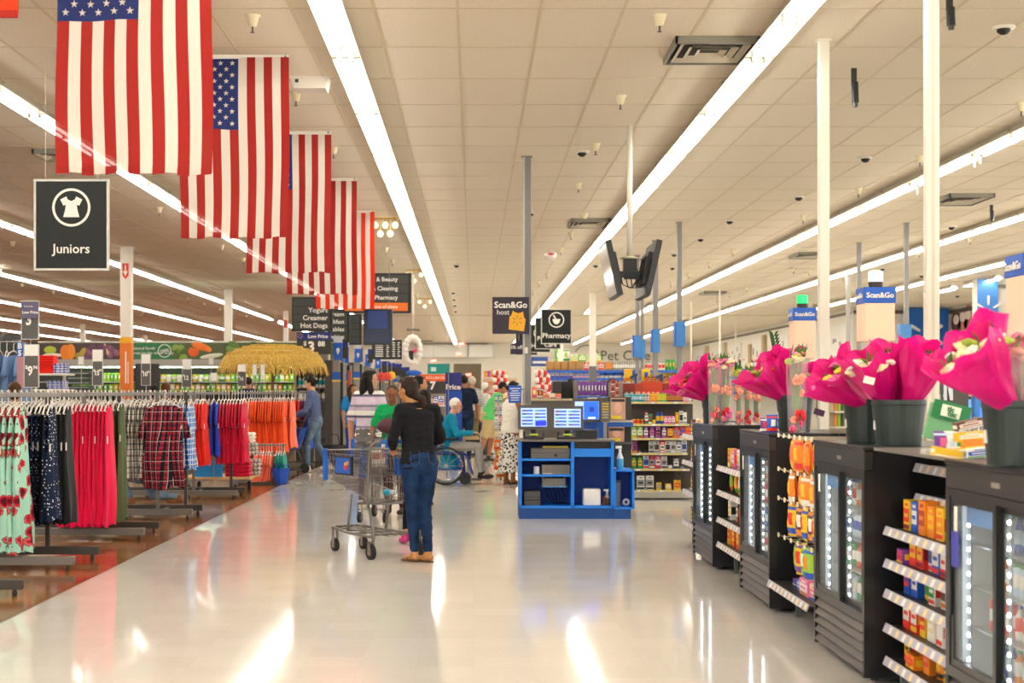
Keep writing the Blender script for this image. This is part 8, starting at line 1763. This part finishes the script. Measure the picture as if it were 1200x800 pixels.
row([('jug', 'grey', '#f1eee6', '#8f949c', 1)]*5, x0+.04, x1-.02, PZ(470, Y), 'on the third shelf behind the slate-blue shopper', 'y', Y+.1)
# black bag on floor by the aisle end
Y = 29; tt = T('floor_basket', 'black basket on the floor by the nearest aisle end', 'basket', (PX(390, Y), Y, 0)); m = MB(); m.lathe([(.2, 0), (.26, .42), (.25, .42), (.19, .02)], (PX(391, Y), Y, 0), 4); m.build('basket_body', M('#1c1b1b', .5), tt); m = MB(); m.tube([(PX(384, Y), Y, .42), (PX(386, Y), Y, .62), (PX(396, Y), Y, .62), (PX(398, Y), Y, .42)], .012, 6); m.build('handle', M('#2b2a2a', .4), tt)
# ================================================================ PRODUCE WALL
PYY = 38.0
def qx(p): return PX(p, PYY)
def qz(p): return PZ(p, PYY)
t = T('produce_case', 'long refrigerated produce case along the far left', 'case', (qx(200), PYY, 0))
MB().box(qx(-20), qx(379), PYY+.9, PYY+1.0, 0, qz(400)).build('back_panel', M('#3a3d34', .6), t)
MB().box(qx(44), qx(400), PYY+.05, PYY+.12, qz(401.5), qz(399.5)).build('top_trim', M('#d8d2c0', .5), t)
MB().box(qx(44), qx(400), PYY-.1, PYY+.1, qz(429), qz(421)).build('canopy_rail', M('#a8a49a', .4), t)
for zz in (447, 459, 472, 486): MB().box(qx(44), qx(379), PYY+.1, PYY+.9, qz(zz+1), qz(zz)).build('shelf', M('#c9d2c8', .4), t)
MB().box(qx(44), qx(379), PYY-.2, PYY+.9, 0, .5).build('base', M('#5a5850', .5), t)
LB = M('#eaffe0', .5, emit=5.0)
MB().box(qx(70), qx(380), PYY+.12, PYY+.16, qz(430.5), qz(429.5)).build('case_light', LB, t)
def panel(px0, px1, lab, col, y=PYY):
    tt = T('produce_banner', lab, 'picture', (qx((px0+px1)/2), y, qz(421))); MB().box(qx(px0), qx(px1), y-.02, y, qz(421), qz(401.5)).build('print_panel', M(col, .5), tt); return tt
def veg(tt, px, py, rx, rz_, col, rot=0, nm='vegetable_print'):
    MB().ell((qx(px), PYY-.022, qz(py)), (rx, .012, rz_), 16, 10, rot=Matrix.Rotation(rot, 3, 'Y')).build(nm, M(col, .5), tt, smooth=True)
tt = panel(48, 142, 'picture banner with pumpkin, purple kale and pears', '#4a3a36')
veg(tt, 77, 413, .14, .2, '#e8801e'); veg(tt, 83, 412, .12, .2, '#ee8c22'); veg(tt, 59, 410, .16, .1, '#b8c83a'); veg(tt, 97, 413, .07, .14, '#b89a3a', .5); veg(tt, 92, 417, .09, .09, '#a88a34')
for k in range(16): veg(tt, 102+R.uniform(0, 36), 406+R.uniform(0, 12), .11, .09, R.choice(['#7a4a66', '#94607c', '#643a54']), R.uniform(0, 3))
veg(tt, 126, 411, .05, .2, '#d8b88a', -.4); veg(tt, 62, 416, .25, .05, '#e6e0d0')
tt = panel(152, 203, 'green banner reading Pollinators and Produce with a round stamp', '#2c7a45'); text('Natural foods', qx(154), PYY-.03, qz(408), .11, SWHITE, tt, align='LEFT'); text('Great for the whole family', qx(154), PYY-.03, qz(413.5), .10, SWHITE, tt, align='LEFT'); ring(MB(), qx(193), PYY-.03, PYY-.02, qz(411), .17, .02, 24).build('stamp_ring', SWHITE, tt); text('100%', qx(193), PYY-.03, qz(411), .11, SWHITE, tt, bold=.02, rot=(0, -.15, 0))
tt['label'] = 'green banner with small white text and a round 100% stamp'
tt = panel(203, 262, 'picture banner with broccoli, tomato, carrots and cauliflower', '#55603a')
for k in range(7): veg(tt, 206+R.uniform(0, 13), 405+R.uniform(0, 14), .11, .1, R.choice(['#6a8a3a', '#86a048', '#56742e']))
veg(tt, 227, 412, .14, .125, '#e8631e'); veg(tt, 236, 406, .26, .09, '#f07a22', .3); veg(tt, 244, 409, .1, .07, '#f08a30', .5); veg(tt, 248, 417, .3, .06, '#d8dcc0', -.15); veg(tt, 227, 407.5, .05, .02, '#4f7a2c')
tt = panel(262, 400, 'dark green picture banner behind the thatched parasol', '#4c5a34')
for k in range(14): veg(tt, 264+R.uniform(0, 120), 404+R.uniform(0, 12), .16, .10, R.choice(['#7a9a44', '#5a7a34', '#8fae58', '#3f5a2a']), R.uniform(-.5, .5))
def packs(p0, p1, zz, n, cols, nm, kind='bag', s=1.0):
    row([(kind, c, '#f1eee6', '#9acb3a', s) for c in (cols*40)[:n]], qx(p0), qx(p1), qz(zz)+.005, nm, 'y', PYY+.25, end='left')
packs(118, 152, 447, 8, ['lime', 'lime', 'green'], 'on the produce shelf left of the orange column')
packs(186, 268, 447, 13, ['yellow', 'white', 'lime', 'white', 'yellow', 'green'], 'on the upper produce shelf, left half', 'tub', 2.0)
packs(268, 384, 447, 20, ['lime', 'green', 'white', 'yellow'], 'on the upper produce shelf under the thatch', 'bag', .9)
packs(118, 384, 458.5, 44, ['green', 'lime', 'yellow', 'white', 'orange'], 'on the second produce shelf behind the rails', 'bag', .85)
packs(80, 118, 458.5, 6, ['green', 'green', 'lime'], 'on the dark produce shelf by the red shirts', 'bag', .85)
# dark price panel behind 10.96 sign
Y = 24; tt = T('menu_board', 'dark rounded board behind the 10.96 price sign', 'sign', (PX(172, Y), Y, 1.3)); MB().rbox(PX(158, Y), PX(187, Y), Y, Y+.03, 0.9, PZ(426, Y), .02).build('board_face', M('#2f2a28', .5), tt)
MB().box(PX(170, Y), PX(174, Y), Y+.03, Y+.07, 0, PZ(430, Y)).build('post', RACKD, tt)
for k in range(4):
    tt = T('dark_crate', 'dark stacked produce crate behind the racks, %s from the bottom' % ordn(k), 'crate', (PX(92, 30), 30, PZ(456-5.5*k, 30))); MB().rbox(PX(79, 30), PX(105, 30), 30, 30.4, PZ(456-5.5*k, 30), PZ(452-5.5*k, 30), .01).build('crate_body', M('#4e5650', .5), tt); MB().box(PX(80, 30), PX(104, 30), 29.99, 30, PZ(454.5-5.5*k, 30), PZ(453.5-5.5*k, 30)).build('rail', M('#9aa69a', .4), tt)
tt = T('crate_stand', 'dark stand carrying the stacked produce crates', 'stand', (PX(92, 30), 30, 0)); MB().box(PX(79, 30), PX(105, 30), 30, 30.4, 0, PZ(456, 30)).build('body', M('#2e302c', .6), tt)
# ================================================================ REGISTER AREA BEHIND THE FLOWERS
def regs(Y, x, lab):
    tt = T('checkout_lane', lab, 'counter', (x, Y, 0)); MB().rbox(x-.35, x+.35, Y, Y+2.6, 0, .88, .01).build('counter_body', M('#4a4f58', .5), tt); MB().box(x-.3, x+.3, Y+.05, Y+2.55, .88, .9).build('belt', M('#1c1c1c', .6), tt)
    MB().rbox(x-.18, x+.18, Y+.8, Y+.84, 1.15, 1.42, .01).build('screen_casing', M('#2a2a2c', .4), tt); MB().box(x-.15, x+.15, Y+.79, Y+.8, 1.18, 1.39).build('screen', M('#3f7fe0', .3, emit=.7), tt); MB().box(x-.02, x+.02, Y+.82, Y+.86, .9, 1.16).build('screen_post', STEEL, tt)
regs(9.2, 3.9, 'checkout lane behind the two-bucket cooler'); regs(11.9, 3.4, 'checkout lane behind the second farthest cooler'); regs(13.5, 4.9, 'second checkout lane farther right'); regs(9.6, 5.2, 'checkout lane far right behind the flowers'); regs(17.5, 4.4, 'farther checkout lane beyond the white pole'); regs(18, 6.6, 'farthest right checkout lane')
tt = T('tube_display', 'acrylic display of orange and green snack tubes behind the buckets', 'display', (PX(985, 11), 11, .9)); x0, x1 = PX(975, 11), PX(999, 11)
for z in (PZ(500, 11), PZ(482, 11), PZ(457, 11)): MB().box(x0, x1, 10.9, 11.1, z-.01, z).build('tier', M('#e6dcc8', .3), tt)
MB().box(x0, x1, 11.09, 11.1, .9, PZ(457, 11)).build('back_panel', M('#d8cbb4', .3), tt)
for r_ in range(2):
    for k in range(6):
        c = ['#e8861e', '#9acb3a', '#2c5a1a', '#e86a1e', '#b8d03a', '#e8861e'][k]; z = PZ((499, 481)[r_], 11); x = x0+.012+(x1-x0-.024)*k/5
        o = MB().tube([(x, 10.95, z), (x, 10.95, z+.10)], .011, 8).build('snack_tube', M(c, .4), label='snack tube on the %s tier of the acrylic display, %s from left' % (['lower', 'upper'][r_], ordn(k)), cat='tube', group='snack tubes in the acrylic display')
MB().box(x0-.02, x1+.02, 10.85, 11.15, .0, .9).build('display_stand', M('#bdb6a8', .5), label='pale stand under the acrylic tube display', cat='stand')
q = P(962, 470, 10.9); crumple(q.x, q.y, PZ(492, 10.9), .06, .07, '#e6e6ee', 'white plastic shopping bag behind the second bucket', 5, M('#e4e4ec', .5), 'bag', 'plastic_bag', 9)
MB().cbox(P(960, 483, 10.7), (.075, .01, .045), Matrix.Rotation(.3, 3, 'Y')).build('purple_card', M('#4a1a4a', .5), label='dark purple card leaning on the white plastic bag', cat='card')
for i, (px0, px1, py0, py1, Y, c, lab) in enumerate(((944, 952, 458, 480, 13.2, '#2a62d0', 'blue screen glimpsed left of the tall white pole'), (968, 975, 468, 482, 13.0, '#2a3fb0', 'dark blue screen glimpsed right of the tall white pole'), (968, 996, 458, 465, 14, '#f0b41e', 'yellow strip sign behind the bouquets'), (1098, 1106, 440, 462, 12, '#4a4a48', 'dark patterned rack glimpsed right of the widest pole'), (1112, 1132, 459, 474, 13, '#9a958c', 'grey machine glimpsed above the green card'), (1142, 1149, 462, 488, 12, '#3a86dc', 'bright blue edge panel beside the nearest bucket'))):
    x0, x1, z0, z1 = PX(px0, Y), PX(px1, Y), PZ(py1, Y), PZ(py0, Y); tt = T('monitor' if i < 2 else 'display_board', lab, 'panel', ((x0+x1)/2, Y, z0)); MB().rbox(x0, x1, Y, Y+.05, z0, z1, .004).build('face', M(c, .4, emit=.4 if i < 2 else 0), tt); MB().box((x0+x1)/2-.02, (x0+x1)/2+.02, Y+.05, Y+.09, 0, z1-.02).build('post', STEEL, tt)
# mannequin trousers picture on the right
Y = 12.5; tt = T('fashion_poster', 'poster of two pale trouser legs right of the widest pole', 'picture', (PX(1110, Y), Y, 1.3)); MB().box(PX(1099, Y), PX(1135, Y), Y, Y+.03, .9, PZ(437, Y)).build('poster_board', M('#57504a', .5), tt)
for a in (1106, 1113): MB().prism([(PX(a-3.5, Y), PZ(448, Y)), (PX(a+3, Y), PZ(448, Y)), (PX(a+3.5, Y), PZ(469, Y)), (PX(a, Y), PZ(469, Y))][::-1], Y-.01, Y).build('leg_print', M('#e8ecf2', .5), tt)
MB().box(PX(1115, Y), PX(1117, Y), Y+.03, Y+.07, 0, .95).build('post', STEEL, tt)
# art on the right side wall: pale posters with tan posts (X = 12.7)
for i, (px, c, lab) in enumerate(((783, '#d9c8a8', 'tan'), (808, '#cbb48e', 'second tan'), (830, '#cdbb98', 'third tan'), (851, '#d2bf9c', 'fourth tan'), (881, '#b9a07a', 'brown'), (897, '#c4ad86', 'sixth tan'))):
    Yw = 12.68*F/(px-VX); MB().box(12.55, 12.7, Yw-.25, Yw+.25, 0, 3.9 if i != 4 else 3.6).build('wall_post', M(c, .6), label='%s vertical post on the right wall' % lab, cat='post')
for i, px in enumerate((795, 819, 841, 862, 890, 915, 985)):
    Yw = 12.68*F/(px-VX); z = 3.1; tt = T('wall_poster', 'pale poster with faint grey figures on the right wall, %s from left' % ordn(i), 'picture', (12.66, Yw, z-.8), group='pale posters on the right wall')
    MB().box(12.64, 12.69, Yw-1.6, Yw+1.6, 1.7, 3.75).build('poster_board', M('#f1ece2', .5), tt)
    m = MB(); r = random.Random(i)
    for k in range(12): yy = Yw+r.uniform(-1.4, 1.4); z = r.uniform(1.9, 3.4); m.box(12.63, 12.64, yy-.1, yy+.1, z, z+r.uniform(.04, .3))
    m.build('figure_print', M('#8a8680', .5), tt, kind='stuff')
# shelves under the right wall
for i, (px0, px1, py, Y) in enumerate(((845, 935, 432, 52), (935, 1030, 436, 46), (1000, 1120, 445, 34))):
    gond(px0, px1, py, Y, 'gondola of small goods before the right wall, %s from left' % ordn(i), '#2a66c8')
    zt = PZ(py, Y); cc = ['brown', 'white', 'blue', 'red', 'yellow', 'black', 'green']
    row([('jug' if k % 3 else 'carton', cc[(k*3+i) % 7], '#f1eee6', '#e8352a', 1.4) for k in range(18)], PX(px0+1, Y), PX(px1-1, Y), zt, 'on the top of right-wall gondola %s' % ordn(i), 'y', Y+.2)
    row([('carton', cc[(k*2+i) % 7], '#f1eee6', '#f3c51e', 1.5) for k in range(16)], PX(px0+1, Y), PX(px1-1, Y), PZ(py+9, Y), 'on the second shelf of right-wall gondola %s' % ordn(i), 'y', Y+.2)
